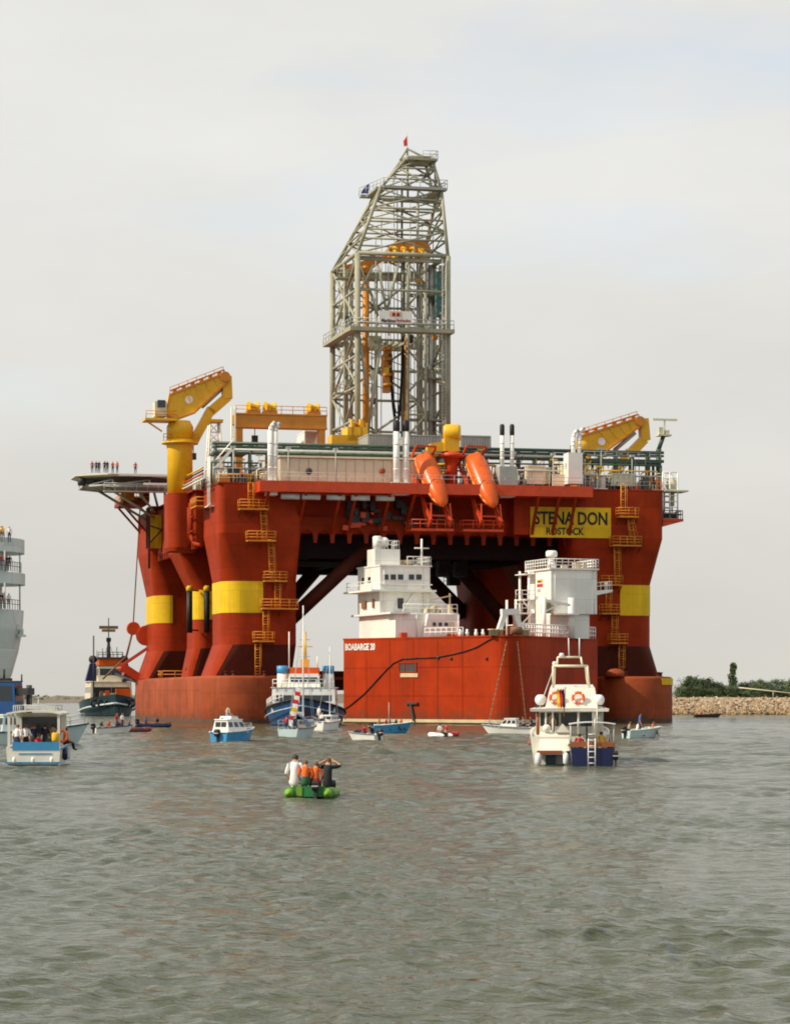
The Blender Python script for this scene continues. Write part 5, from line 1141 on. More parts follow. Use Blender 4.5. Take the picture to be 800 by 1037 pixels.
# ------------------------------------------------------------------ people
PEOPLE = {}
def person_mesh(pose):
    """one continuous skinned figure per pose, facing +x; slots: skin, shirt, trousers, hair, shoes"""
    if pose in PEOPLE: return PEOPLE[pose]
    vs, es, rad, kind = [], [], [], []
    def v(p, r): vs.append(Vector(p)); rad.append(r); return len(vs)-1
    def e(a, b, k): es.append((a, b)); kind.append(k)
    sit = pose.startswith('sit')
    hz_ = .95 if not sit else .10
    ln = .04 if not sit else (.10 if pose != 'sit_back' else .05)   # forward lean
    if pose == 'lean': ln = .16
    pel = v((0, 0, hz_), .125); bel = v((ln*.3, 0, hz_+.17), .115); ch = v((ln*.8, 0, hz_+.38), .135); up_ = v((ln, 0, hz_+.50), .09)
    nk = v((ln*1.1+.01, 0, hz_+.58), .052); hd = v((ln*1.2+.03, 0, hz_+.67), .078); tp = v((ln*1.2+.02, 0, hz_+.76), .072)
    e(pel, bel, 2); e(bel, ch, 1); e(ch, up_, 1); e(up_, nk, 0); e(nk, hd, 0); e(hd, tp, 3)
    ns = v((ln*1.2+.125, 0, hz_+.67), .014); e(hd, ns, 0)
    for s in (-1, 1):
        er = v((ln*1.2+.015, s*.092, hz_+.67), .016); e(hd, er, 0)
        sh = v((ln, s*.17, hz_+.47), .062); e(up_, sh, 1)
        if pose in ('sit_glasses',) and s == -1 or pose == 'sit_glasses' and s == 1:
            el = v((ln+.10, s*.36, hz_+.50), .05); wr = v((ln+.22, s*.13, hz_+.64), .033); hn = v((ln+.24, s*.07, hz_+.68), .034)
        elif pose == 'stand_point' and s == 1:
            el = v((ln+.22, s*.24, hz_+.42), .048); wr = v((ln+.46, s*.22, hz_+.50), .032); hn = v((ln+.53, s*.22, hz_+.52), .034)
        elif pose == 'lean':
            el = v((ln+.10, s*.27, hz_+.22), .048); wr = v((ln+.30, s*.22, hz_+.12), .032); hn = v((ln+.37, s*.20, hz_+.11), .034)
        elif sit:
            el = v((ln-.03, s*.25, hz_+.22), .05); wr = v((ln+.17, s*.20, hz_+.08), .033); hn = v((ln+.25, s*.17, hz_+.075), .034)
        else:
            el = v((ln-.03, s*.25, hz_+.20), .048); wr = v((ln+.06, s*.26, hz_-.06), .032); hn = v((ln+.09, s*.255, hz_-.14), .034)
        e(sh, el, 1); e(el, wr, 0); e(wr, hn, 0)
        d = (vs[hn]-vs[wr]).normalized(); sd_ = Vector((0, s, 0)); ac = d.cross(sd_).normalized(); ac = ac if abs(d.y) < .7 else Vector((0, 0, 1))
        cr = d.cross(ac).normalized()
        for k, (off, L) in enumerate(((-.027, .062), (-.009, .072), (.009, .068), (.026, .052))):
            k1 = v(vs[hn]+d*.035+ac*off, .0105); k2 = v(vs[hn]+d*(.035+L*.6)+ac*off*1.15+cr*.012, .009); k3 = v(vs[hn]+d*(.035+L)+ac*off*1.2+cr*.030, .0075)
            e(hn, k1, 0); e(k1, k2, 0); e(k2, k3, 0)
        th = v(vs[wr]+d*.035-ac*.040+cr*.012, .011); t2 = v(vs[wr]+d*.078-ac*.058+cr*.024, .009); e(wr, th, 0); e(th, t2, 0)
        hp = v((0, s*.09, hz_-.03), .10); e(pel, hp, 2)
        if sit:
            kn = v((.42, s*.13, hz_+.06), .065); an = v((.50, s*.13, hz_-.33), .045); to = v((.66, s*.14, hz_-.37), .038)
        else:
            kn = v((.035, s*.11, .50), .065); an = v((-.01, s*.11, .09), .045); to = v((.15, s*.13, .04), .04)
        e(hp, kn, 2); e(kn, an, 2); e(an, to, 4)
    me = bpy.data.meshes.new('person'); me.from_pydata(vs, es, []); ob = bpy.data.objects.new('person', me); C.objects.link(ob)
    md = ob.modifiers.new('skin', 'SKIN'); md.use_smooth_shade = True
    sv = me.skin_vertices[0].data
    for i, r in enumerate(rad): sv[i].radius = (r, r); sv[i].use_root = (i == 0)
    sb = ob.modifiers.new('sub', 'SUBSURF'); sb.levels = 1; sb.render_levels = 1
    dg = bpy.context.evaluated_depsgraph_get(); out = bpy.data.meshes.new_from_object(ob.evaluated_get(dg))
    out.materials.clear()
    for k in ('skin', 'c_white', 'c_navy', 'hair', 'black'): out.materials.append(M[k])
    E = [(vs[a], vs[b], k) for (a, b), k in zip(es, kind)]
    co = [p.co.copy() for p in out.vertices]
    hc = vs[hd]
    for pl in out.polygons:
        c = sum((co[i] for i in pl.vertices), Vector())/len(pl.vertices); best = (9, 0)
        for a, b, k in E:
            ab = b-a; t = max(0, min(1, (c-a).dot(ab)/max(ab.dot(ab), 1e-9))); dd = (a+ab*t-c).length
            if dd < best[0]: best = (dd, k)
        k = best[1]
        if (c-hc).length < .2 and c.z > hc.z-.10: k = 3 if (c.x < hc.x+.005 and c.z > hc.z-.075) or c.z > hc.z+.065 else 0
        pl.material_index = k; pl.use_smooth = True
    bpy.data.objects.remove(ob); out.name = 'person'
    PEOPLE[pose] = out; return out
def person(pose, loc, yaw, label, shirt='c_white', legs='c_navy', hair='hair', group=None, s=1.0, skin='skin'):
    o = bpy.data.objects.new('person', person_mesh(pose)); C.objects.link(o)
    for i, k in enumerate((skin, shirt, legs, hair, 'black')):
        o.material_slots[i].link = 'OBJECT'; o.material_slots[i].material = M[k]
    o.location = loc; o.rotation_euler = (0, 0, yaw); o.scale = (s, s, s)
    tag(o, label, 'person', group); return o

# ------------------------------------------------------------------ boats: shared builders (x forward, y to port, z up from the water)
class Boat(Thing):
    def __init__(s, name, label, cat, px, wy, head, group='small boats gathered round the rig', D=None):
        """head: compass-like heading on the screen, 0 = away from the camera, +90 = to the right"""
        x, d = wl(px, wy)
        if D: x, d = (px-400)/F*D, D
        s.D = d; s.yaw = pi/2-radians(head); fr = Frame(x, d, s.yaw); s.f = fr
        Thing.__init__(s, fr, name, label, cat, (0, 0, 0), group)
    def W(s, x, y, z): return s.f.w(x, y, z)
def hull_mb(L, B, fs, fb, draft=.35, rake=.5, stern=.86, power=2.2, flare=.82, floor=None, n=14, wall=.07, z0=None, z1=None):
    """lofted hull, stern at -L/2, bow at +L/2; fs, fb = freeboard at stern and bow"""
    rings = []
    for i in range(n+1):
        t = i/n; b = B/2*(stern+(1-stern)*sin(min(1, t/.45)*pi/2)) if t < .45 else B/2*(1-((t-.45)/.55)**power)
        b = max(b, .02); sh = fs+(fb-fs)*t**2; x = -L/2+L*t*(1-rake*.5/L)
        X = lambda z: x + (rake*max(0, t-.5)*2*(z/max(fb, .1)) if z > 0 else -rake*.4*t)
        ch = b*(flare*(1-.35*t**2)); fl = (sh-.12) if floor is None else min(floor, sh-.05); wi = min(wall, b*.5)
        half = [(X(-draft), .0, -draft*(1-.7*t**3)), (X(0), ch*.8, -.08), (X(.1), ch, .06+.05*t), (X(sh), b, sh), (X(sh), b-wi, sh), (X(fl), max(b-wi*1.3, .01)*(.93 if floor is not None else 1), fl), (X(fl), .0, fl)]
        rings.append([(p[0], p[1], p[2]) for p in half[:-1]] + [half[-1]] + [(p[0], -p[1], p[2]) for p in half[-2:0:-1]])
    mb = MB(); mb.loft(rings)
    if floor is not None:          # transom board closing the stern
        b = B/2*stern; ch = b*flare; x0 = -L/2
        q = [(0, -draft), (ch*.8, -.08), (ch, .06), (b, fs*.97), (-b, fs*.97), (-ch, .06), (-ch*.8, -.08)]
        mb.loft([[(x0-.012, y, z) for y, z in q], [(x0+.06, y, z) for y, z in q]])
    return mb
def sheer(L, B, fs, fb, rake, stern, power, t, z_off=0, out=0.0):
    b = B/2*(stern+(1-stern)*sin(min(1, t/.45)*pi/2)) if t < .45 else B/2*(1-((t-.45)/.55)**power)
    z = fs+(fb-fs)*t**2; x = -L/2+L*t*(1-rake*.5/L) + rake*max(0, t-.5)*2
    return x, max(b, .02)+out, z+z_off
def strake(L, B, fs, fb, rake, stern, power, zo, r, t0=0, t1=1, n=14, both=True):
    mb = MB()
    for sg in (1, -1): mb.path([(lambda p: (p[0], sg*p[1], p[2]))(sheer(L, B, fs, fb, rake, stern, power, t0+(t1-t0)*i/n, zo, .02)) for i in range(n+1)], r, 6)
    return mb
def outboard(b, x, y=0, s=1.0):
    mb = MB(); mb.loft([[(x-.28*s*a, y-.16*s*c_, z), (x+.16*s*a, y-.16*s*c_, z), (x+.16*s*a, y+.16*s*c_, z), (x-.28*s*a, y+.16*s*c_, z)] for z, a, c_ in ((.42*s, .7, .7), (.55*s, 1, 1), (.85*s, 1, 1), (.98*s, .6, .7))]); o = b.part(mb, 'outboard_motor', 'black')
    mb = MB(); mb.box((x-.12*s, y-.05, -.3), (x+.06*s, y+.05, .45*s)); b.part(mb, 'leg', 'dark', o)
    mb = MB(); mb.box((x-.1*s, y-.17*s, .66*s), (x-.295*s, y+.17*s, .70*s)); b.part(mb, 'stripe', 'white', o)
def cabin(b, x0, x1, w, z0, z1, m='gel', slope=.3, win=True, name='cabin', roofm=None, narrow=.88, nwin=3, wh=(.45, .85)):
    """tapering cabin with real window panes set in its sides, front and back"""
    mb = MB(); lo = [(x0, -w/2, z0), (x1, -w/2, z0), (x1, w/2, z0), (x0, w/2, z0)]; k = narrow
    hi = [(x0+slope*.2, -w/2*k, z1), (x1-slope, -w/2*k, z1), (x1-slope, w/2*k, z1), (x0+slope*.2, w/2*k, z1)]
    mb.loft([lo, hi]); c = b.part(mb, name, m)
    mb = MB(); mb.loft([[(p[0]+(-.08 if p[0] < (x0+x1)/2 else .08), p[1]*1.06, z1+.005) for p in hi], [(p[0]+(-.06 if p[0] < (x0+x1)/2 else .06), p[1]*1.04, z1+.08) for p in hi]]); b.part(mb, 'roof', roofm or m, c)
    if win:
        q = lambda t, f, sg: (lo[0][0]+(lo[1][0]-lo[0][0])*t + ((hi[0][0]-lo[0][0])*(1-t) + (hi[1][0]-lo[1][0])*t)*f, sg*(w/2*(1+(k-1)*f)+.012), z0+(z1-z0)*f)
        for sg in (-1, 1):
            for i in range(nwin):
                a, d_ = (i+.14)/nwin, (i+.86)/nwin; mb = MB()
                r1 = [q(a, wh[0], sg), q(d_, wh[0], sg), q(d_, wh[1], sg), q(a, wh[1], sg)]; mb.loft([r1, [(p[0], p[1]-sg*.03, p[2]) for p in r1]]); b.part(mb, 'window', 'glass', c)
        for xa, xb, sx in ((lo[1][0], hi[1][0], 1), (lo[0][0], hi[0][0], -1)):
            for i in range(2):
                mb = MB(); f0, f1 = wh; y0 = w*k*(i-1)*.46+.03; y1 = y0+w*k*.46-.06
                r1 = [(xa+(xb-xa)*f0+sx*.012, y0, z0+(z1-z0)*f0), (xa+(xb-xa)*f0+sx*.012, y1, z0+(z1-z0)*f0), (xa+(xb-xa)*f1+sx*.012, y1, z0+(z1-z0)*f1), (xa+(xb-xa)*f1+sx*.012, y0, z0+(z1-z0)*f1)]
                mb.loft([r1, [(p[0]-sx*.03, p[1], p[2]) for p in r1]]); b.part(mb, 'windscreen' if sx > 0 else 'rear_window', 'glass', c)
    return c

# ------------------------------------------------------------------ barge
BG = Frame((402-400)/F*330, 330.0, radians(20)); bp = BG.P
BAR = Thing(BG, 'barge', 'bright orange red flat topped barge with white deckhouses lying in front of the rig', 'barge', (0, 0, 0))
def bw(px, D):              # a point at depth D in barge coordinates
    X, Y = (px-400)/F*D-BG.x, D-BG.y; return Vector((X*BG.c+Y*BG.s, -X*BG.s+Y*BG.c, 0))
A_, B_c, C_ = bw(348, 336), bw(520, 316), bw(605, 339)
zd = CH+(HZ-646.5)/F*326
def bow_ring(z, e=0):
    pts = [A_]
    for i in range(13):
        t = i/12; p = A_.lerp(B_c, .86).lerp(B_c, t).lerp(B_c.lerp(C_, t*.22), t); pts.append(p)
    pts += [C_, C_+Vector((-1, 24, 0)), A_+Vector((8.9, 23, 0))]
    c = sum(pts, Vector())/len(pts)
    return [tuple(p+(p-c).normalized()*e+Vector((0, 0, z))) for p in pts]
mb = MB(); mb.loft([bow_ring(-2), bow_ring(zd)]); bh = BAR.part(mb, 'hull', 'barge')
mb = MB(); mb.loft([bow_ring(.25, .10), bow_ring(.62, .10)], caps=False); mb.loft([bow_ring(.62, .10), bow_ring(.64, -.1)], caps=False); BAR.part(mb, 'boot_line', 'boot', bh)
mb = MB(); mb.loft([bow_ring(zd-.02, .10), bow_ring(zd+.18, .10)]); BAR.part(mb, 'deck_edge', 'barge', bh)
mb = MB(); AB = (B_c-A_); dAB = AB.normalized(); nAB = Vector((dAB.y, -dAB.x, 0))
for k in range(1, 6):
    q = A_+dAB*k*4.1; mb.bar(q+nAB*.0+Vector((0, 0, .8)), q+Vector((0, 0, zd-.2)), .07)
for z in (3.6, 7.1): mb.bar(A_+dAB*.2+Vector((0, 0, z)), A_+dAB*22.4+Vector((0, 0, z)), .07)
BAR.part(mb, 'plate_seams', 'barge', bh)
def onAB(px, py, out=.05):     # photo point on the port bow plane
    w0 = BG.w(A_.x, A_.y); w1 = BG.w(B_c.x, B_c.y); k = (px-400)/F
    t = (k*w0.y-w0.x)/((w1.x-w0.x)-k*(w1.y-w0.y)); p = A_+AB*t+nAB*out; Y = w0.y+(w1.y-w0.y)*t
    return Vector((p.x, p.y, CH+(HZ-py)/F*Y))
a, b = onAB(350, 659), onAB(380, 651.5); t = text_mb('BOABARGE 20', 1.0); xs = [p[0] for p in t.v]; ys = [p[1] for p in t.v]
wd = (Vector((b.x, b.y, 0))-Vector((a.x, a.y, 0))).length; hgt = b.z-a.z
t.v = [((x-(max(xs)+min(xs))/2)*wd/(max(xs)-min(xs)), (y-(max(ys)+min(ys))/2)*hgt/(max(ys)-min(ys)), z*2) for x, y, z in t.v]
put_text(t, (a+b)/2, dAB, (0, 0, 1)); BAR.part(t, 'lettering', 'bwhite', bh)
def abquad(x0, y0, x1, y1, out, m, name, th=.06, par=None):
    p = [onAB(x0, y1, out), onAB(x1, y1, out), onAB(x1, y0, out), onAB(x0, y0, out)]; mb = MB(); mb.loft([p, [q-nAB*th for q in p]]); return BAR.part(mb, name, m, par or bh)
pk = abquad(404.5, 671.5, 422, 680.5, .03, 'dark', 'hull_opening', .05); abquad(406, 682, 423.5, 686, .12, 'boot', 'opening_sill', .12)
mb = MB()
for x0, y0, x1, y1 in ((404.5, 671.3, 422, 671.3), (404.5, 680.7, 422, 680.7), (404.5, 671.3, 404.5, 680.7), (422, 671.3, 422, 680.7), (410, 671.3, 410, 680.7)): mb.bar(onAB(x0, y0, .05), onAB(x1, y1, .05), .1, .14)
BAR.part(mb, 'opening_frame', 'barge', bh)
abquad(412, 711.5, 424, 713.5, .3, 'dark', 'draught_bracket', .3); mb = MB(); mb.bar(onAB(417, 713, .15), onAB(420, 730, .15), .3); BAR.part(mb, 'draught_pipe', 'dark', bh)
mb = MB(); pts = [onAB(x, y, .10) for x, y in ((348, 719), (357, 713), (370, 702), (381, 690), (391, 679), (399, 671.5), (408, 667.5), (424, 666.5), (440, 666), (455, 663.5), (470, 660), (483, 655.5), (494, 649), (499, 646))]; mb.path(pts, .07, 5); BAR.part(mb, 'mooring_rope', 'rope', bh)
mb = MB()
for x, y in ((444, 666), (457, 667), (493, 667)): mb.ball(onAB(x, y, .05), .22, 8)
BAR.part(mb, 'eye_plate', 'dark', bh)
for xa, xb, nm in ((513, 494.5, 0), (524, 533, 1)):
    p, q = bp(xa, 650, B_c.y+1.5), bp(xb, 735, B_c.y-2.5); mb = MB(); k = 34
    for i in range(k): mb.bar(p.lerp(q, i/k), p.lerp(q, (i+.72)/k), .16 if i % 2 else .08, .08 if i % 2 else .16)
    BAR.part(mb, 'towing_chain', 'chain')
mb = MB(); c0 = B_c+Vector((0, 3, zd)); f1, f2, h1, h2 = bp(503, 646, c0.y), bp(529, 643, c0.y), bp(511.5, 620, c0.y), bp(521, 619.5, c0.y)
mb.bar(f1, h1, .6); mb.bar(f2, h2, .6); mb.bar(h1+Vector((-.5, 0, 0)), h2+Vector((.5, 0, 0)), .7); mb.bar(f1+Vector((.8, 2.5, 0)), h1, .4); mb.bar(f2+Vector((0, 2.5, 0)), h2, .4); BAR.part(mb, 'towing_frame', 'white')
mb = MB(); rb = random.Random(8)
for px in (498, 502, 507, 526, 530, 533): q = bp(px, 646, c0.y-.2); mb = MB(); mb.lathe([(.35, 0), (.35, .6), (.5, .65), (.5, .8)], (q.x, q.y, zd+.15), 9); BAR.part(mb, 'bollard', 'boot')
mb = MB(); q = bp(524, 644, c0.y-1); mb.lathe([(.5, -.7), (.5, .7)], (q.x, q.y+.6, zd+.75), 12, (1, 0, 0)); BAR.part(mb, 'winch', 'chain')
mb = MB(); mb.rail([A_+dAB*14.2+Vector((.2, .5, zd+.15)), A_+dAB*20.6+Vector((.2, .5, zd+.15))], 1.1, .9, .06); CB = C_-B_c; mb.rail([B_c+CB*.16+Vector((-.3, .6, zd+.15)), C_+Vector((-.3, 0, zd+.15))], 1.5, .75, .08, (1, .66, .33)); BAR.part(mb, 'railing', 'white')
for px in (466, 473, 482, 489): mb = MB(); q = bp(px, 646, -6); mb.lathe([(.22, 0), (.22, .6), (.14, .7), (.14, 1.0)], (q.x, -6+0, zd+.15), 9); BAR.part(mb, 'deck_vent', 'white')

# port bridge house (corner K at the frame's origin)
mz = lambda y, D=331: CH+(HZ-y)/F*D
BH = Thing(BG, 'bridge_house', 'white stepped bridge house with square windows on the left of the red barge', 'deckhouse', (4, 4, zd), 'white houses on the barge deck')
z1, z2, z3, z4 = mz(622), mz(597.5), mz(573.5, 336), mz(556, 338)
mb = MB(); mb.box((-.2, 0, zd+.1), (8.4, 13.8, z1)); BH.part(mb, 'lower_wall', 'bwhite')
mb = MB(); mb.box((-.9, 2.4, z1), (9.2, 15, z1+.25)); mb.box((-1.1, -.6, z1), (1.6, 2.4, z1+.22)); BH.part(mb, 'boat_deck', 'bwhite')
mb = MB(); mb.box((-.1, 6.1, z1+.26), (6.6, 14.6, z2)); w1 = BH.part(mb, 'middle_wall', 'bwhite')
mb = MB(); mb.prism([(6.65, 7, z1+.3), (10.6, 7, z1+.3), (6.65, 7, z3-2.2)], (0, .3, 0)); BH.part(mb, 'sloping_side_plate', 'bwhite')
mb = MB(); mb.box((-1.6, 5.0, z2), (7.2, 16, z2+.22)); BH.part(mb, 'bridge_deck', 'bwhite')
mb = MB(); mb.box((-.1, 6.0, z2+.23), (6.7, 14.6, z3)); w2 = BH.part(mb, 'wheelhouse', 'bwhite')
for px in (387.5, 395, 402.5, 413.5, 421): # wheelhouse windows
    a = bp(px, 587.5, 5.98); b = bp(px+6.2, 581.5, 5.98); mb = MB(); mb.box((a.x, 5.96, a.z), (b.x, 6.0, b.z)); wn = BH.part(mb, 'window', 'glass', w2)
    mb = MB()
    for p, q in (((a.x, a.z), (b.x, a.z)), ((a.x, b.z), (b.x, b.z)), ((a.x, a.z), (a.x, b.z)), ((b.x, a.z), (b.x, b.z))): mb.bar((p[0], 5.95, p[1]), (q[0], 5.95, q[1]), .07)
    BH.part(mb, 'window_frame', 'bwhite', w2)
for k in range(2):
    mb = MB(); mb.box((-.13, 9.6+k*2.4, z2+1.2), (-.09, 10.6+k*2.4, z2+2.0)); BH.part(mb, 'window', 'glass', w2)
mb = MB(); mb.box((-.2, 5.8, z3), (6.9, 14.8, z3+.18)); BH.part(mb, 'wheelhouse_roof', 'bwhite')
mb = MB(); mb.box((0, 8.2, z3+.19), (3.4, 11.2, z4)); th_ = BH.part(mb, 'upper_house', 'bwhite')
mb = MB(); mb.lathe([(.6, 0), (.6, 1.6), (.4, 1.7)], (.6, 9.0, z4), 12); BH.part(mb, 'vent_pipe', 'white', th_)
mb = MB(); mb.ball((1.5, 9, z4+.9), .7, 12); mb.tube((1.5, 9, z4), (1.5, 9, z4+.5), .2, 6); BH.part(mb, 'satellite_dome', 'white', th_)
mb = MB(); mb.rail([(.2, 8.3, z4), (3.3, 8.3, z4), (3.3, 11, z4)], 1.1, .7, .05); mb.rail([(3.6, 6.0, z3+.18), (6.8, 6.0, z3+.18), (6.8, 14, z3+.18)], 1.1, .7, .05); mb.rail([(-1.5, 5.1, z2+.22), (-1.5, 15, z2+.22)], 1.1, 1, .05); mb.rail([(1.8, 2.6, z1+.25), (9.1, 2.6, z1+.25)], 1.1, 1, .05); BH.part(mb, 'railing', 'white')
q = bp(427, 573, 7); mb = MB(); zt = mz(545, 337); mb.tube((q.x, 7, z3+.1), (q.x, 7, zt), .13, 6); mb.tube((q.x-1.0, 7, zt-1.2), (q.x+1.0, 7, zt-1.2), .08, 5); mb.tube((q.x-.1, 7, zt-3.5), (q.x-1.0, 7, z3+.2), .1, 5); BH.part(mb, 'signal_mast', 'white')
mb = MB(); mb.ball((4.7, 9, z3+.7), .5, 8, (1.4, 1, .8)); mb.box((4.0, 11, z3+.2), (5.2, 12, z3+1.1)); BH.part(mb, 'roof_gear', 'boot')
mb = MB(); mb.bar((2.7, 6.0, z1+.3), (4.4, 5.9, z2-.3), .25); mb.tube((2.1, 5.9, z1+.3), (2.1, 5.9, z1+1.8), .1, 6); BH.part(mb, 'outside_stair', 'white')
mb = MB(); mb.box((2.3, 6.02, z1+.9), (3.1, 6.09, z1+2.2)); BH.part(mb, 'door', 'dark', w1)
mb = MB(); mb.box((4.0, -.06, zd+.2), (4.5, .0, z1-.2)); mb.prism([(3.3, -.02, zd+.2), (4.3, -.02, zd+.2), (4.3, -.02, z1), (3.9, -.02, z1)], (0, -.7, 0)); BH.part(mb, 'buttress', 'bwhite')
mb = MB()
for k in range(7): x = rb.uniform(4.4, 8.4); mb.box((x, 3.2, z1+.25), (x+rb.uniform(.2, .7), 4.2, z1+.25+rb.uniform(.4, 1.5)))
mb.bar((5.6, 3.4, z1+1.9), (8.6, 3.4, z1+2.5), .14); mb.bar((8.4, 3.4, z1+.3), (8.4, 3.4, z1+2.8), .14); BH.part(mb, 'deck_winch', 'boot')
mb = MB(); mb.box((-.32, 8.0, z1+1.0), (-.12, 8.5, z2-.9)); BH.part(mb, 'rusty_pipe', 'chain'); mb = MB(); mb.box((-.34, 11, z1+1), (-.12, 12.6, z1+2.0)); BH.part(mb, 'vent_box', 'chain')
mb = MB()
for k in range(3): mb.ball((6.8+k*.5, -.3, zd+.5), .28, 8)
mb.box((.4, -.5, zd+.15), (1.2, -.05, zd+.8)); BH.part(mb, 'deck_fittings', 'davit')
for k in range(4): mb = MB(); q0 = 5.0+k*.8; mb.lathe([(.26, 0), (.26, .05)], (q0, -.0, zd+1.9), 12, (0, -1, 0)); BH.part(mb, 'porthole', 'glass')
mb = MB(); mb.box((6.9, -.06, zd+.2), (7.7, 0, zd+2.2)); BH.part(mb, 'door', 'beige')
mb = MB(); mb.tube((8.2, -.12, zd+.2), (8.2, -.12, z1-.1), .07, 5); mb.tube((2.6, -.12, zd+.2), (2.6, -.12, z1-.1), .06, 5); mb.tube((5.9, 5.9, z1+.3), (5.9, 5.9, z3), .07, 5); mb.tube((.4, 5.9, z1+.3), (.4, 5.9, z3), .06, 5); BH.part(mb, 'downpipe', 'bwhite')
mb = MB(); mb.box((-.3, 5.7, z2+.85), (6.9, 5.98, z2+1.0)); BH.part(mb, 'window_ledge', 'bwhite')
mb = MB()
for k in range(10): mb.tube((5.6, 5.93, z1+.4+k*.4), (6.1, 5.93, z1+.4+k*.4), .035, 4)
BH.part(mb, 'wall_ladder', 'steel')
# weed and scrape marks along the barge at the water
mb = MB(); mb.loft([bow_ring(-.1, .06), bow_ring(.26, .06)], caps=False); BAR.part(mb, 'weed_band', mat('dark_weed', (.035, .03, .018), .8, .3, 1), bh)
# starboard tower
TWF = Frame(*(lambda q: (q.x, q.y))(BG.w(*bw(558, 331).xy)), radians(20)); tp_ = TWF.P
TW = Thing(TWF, 'barge_tower', 'white box shaped tower with a railed flat top on the right of the barge', 'deckhouse', (3, 3, zd), 'white houses on the barge deck')
tz = lambda y: CH+(HZ-y)/F*333
ur_ = tp_(604.5, 600, 0).x; lr_ = tp_(598, 630, 0).x; z0_, z1_, z2_ = zd+.1, tz(622), tz(577.5)
mb = MB(); mb.box((0, 0, z1_), (ur_, 7.6, z2_)); t1 = TW.part(mb, 'upper_wall', 'bwhite'); mb = MB(); mb.box((-.0, .35, z0_), (lr_, 7.3, z1_)); TW.part(mb, 'lower_wall', 'bwhite')
mb = MB(); mb.box((-.25, -.25, z2_), (ur_+.2, 7.9, z2_+.2)); TW.part(mb, 'roof', 'bwhite', t1)
mb = MB(); mb.rail([(-.2, 7.8, z2_+.2), (-.2, -.2, z2_+.2), (ur_+.1, -.2, z2_+.2), (ur_+.1, 7.8, z2_+.2)], 1.15, .8, .06, (1, .66, .33)); TW.part(mb, 'railing', 'white', t1)
mb = MB(); q = tp_(558.5, 575, 2.5); mb.lathe([(.7, z2_+.2), (.5, z2_+.9), (.38, z2_+1.2), (.38, z2_+1.7)], (q.x, 2.5, 0), 14); mb.lathe([(.66, z2_+1.7), (.72, z2_+1.85), (.72, z2_+2.35), (.55, z2_+2.5)], (q.x, 2.5, 0), 16); TW.part(mb, 'radar_dome', 'white')
mb = MB(); mb.box((3.6, .6, z2_+.2), (4.4, 1.2, z2_+.9)); mb.box((4.9, 1, z2_+.2), (5.3, 1.4, z2_+1.0)); mb.box((2.0, 1, z2_+.2), (2.7, 1.6, z2_+.6)); TW.part(mb, 'roof_locker', 'boot')
mb = MB(); a, b = tp_(605, 598, 1), tp_(619, 596, 1); mb.prism([(ur_-.0, .6, tz(603)), (ur_, .6, tz(598)), (b.x, .6, tz(596.5)), (b.x, .6, tz(599))], (0, 2.2, 0)); wg = TW.part(mb, 'wing', 'bwhite')
mb = MB(); mb.rail([(ur_+.1, .7, tz(598)), (b.x-.1, .7, tz(596.5)), (b.x-.1, 2.7, tz(596.5))], 1.0, .6, .06); TW.part(mb, 'railing', 'white', wg)
for y0 in (586.5, 591): mb = MB(); mb.box((-.05, 2.6, tz(y0+3)), (-.01, 4.4, tz(y0))); TW.part(mb, 'wall_sign', 'f_gold' if y0 < 590 else 'f_red', t1)
mb = MB(); mb.box((-.06, 3.0, tz(589.3)), (-.01, 4.2, tz(587.6))); TW.part(mb, 'wall_window', 'glass', t1)
for k, (yy, zz_) in enumerate(((3.4, 597), (4.2, 604))): mb = MB(); mb.box((-.06, yy, tz(zz_+2)), (-.01, yy+.9, tz(zz_-1))); TW.part(mb, 'vent_louvre', 'steel', t1)
mb = MB()
for (x_, y_) in ((-.8, 5.2), (-.8, 8.2), (-2.6, 5.2), (-2.6, 8.2)): mb.tube((x_, y_, zd+.1), (x_, y_, z2_+(.1 if x_ > -1 else -3.6)), .16, 6)
for z in (tz(632), tz(620), tz(606), tz(580)): mb.box((-2.7 if z < z2_-4 else -1.4, 5.0, z-.12), (-.03, 8.4, z))
mb.bar((-.4, 5.1, tz(620)), (-1.9, 5.1, tz(606)), .14); mb.bar((-1.9, 5.1, tz(632)), (-.4, 5.1, tz(620)), .14); sc_ = TW.part(mb, 'stair_tower', 'white')
mb = MB(); 
for z in (tz(620), tz(606)): mb.rail([(-2.7, 5.0, z), (-.1, 5.0, z)], 1.1, .7, .05)
mb.rail([(-1.3, 5.0, tz(580)), (-.1, 5.0, tz(580))], 1.1, .6, .05); TW.part(mb, 'railing', 'white', sc_)
mb = MB(); a, b, c_ = tp_(551, 620, -1.5), tp_(558, 608, -1.5), tp_(577, 613, -1.5); mb.tube((a.x, -1.5, zd+.1), (a.x, -1.5, b.z+.4), .3, 8); mb.bar((a.x, -1.5, b.z), (c_.x, -1.5, c_.z), .35); mb.bar((a.x, -1.5, a.z), (c_.x-1.4, -1.5, c_.z+.1), .18); TW.part(mb, 'deck_jib', 'white')
mb = MB(); q = tp_(578.5, 630, -.9); mb.tube((q.x, -.9, zd+.1), (q.x, -.9, tz(606)), .42, 10); mb.box((-.3, -1.9, z1_-.2), (q.x+.6, -.02, z1_)); TW.part(mb, 'landing', 'white')
mb = MB()
for k in range(3): q = tp_(552+k*2.5, 616, -1.2); mb.box((q.x-.3, -1.5, z1_), (q.x+.35, -.6, z1_+1.1+.3*(k % 2)))
TW.part(mb, 'winch_gear', 'boot')
mb = MB(); mb.tube((ur_-.4, -.1, z1_), (ur_-.4, -.1, z2_), .06, 5); mb.tube((.5, -.1, z1_), (.5, -.1, z2_), .05, 5); TW.part(mb, 'downpipe', 'bwhite')
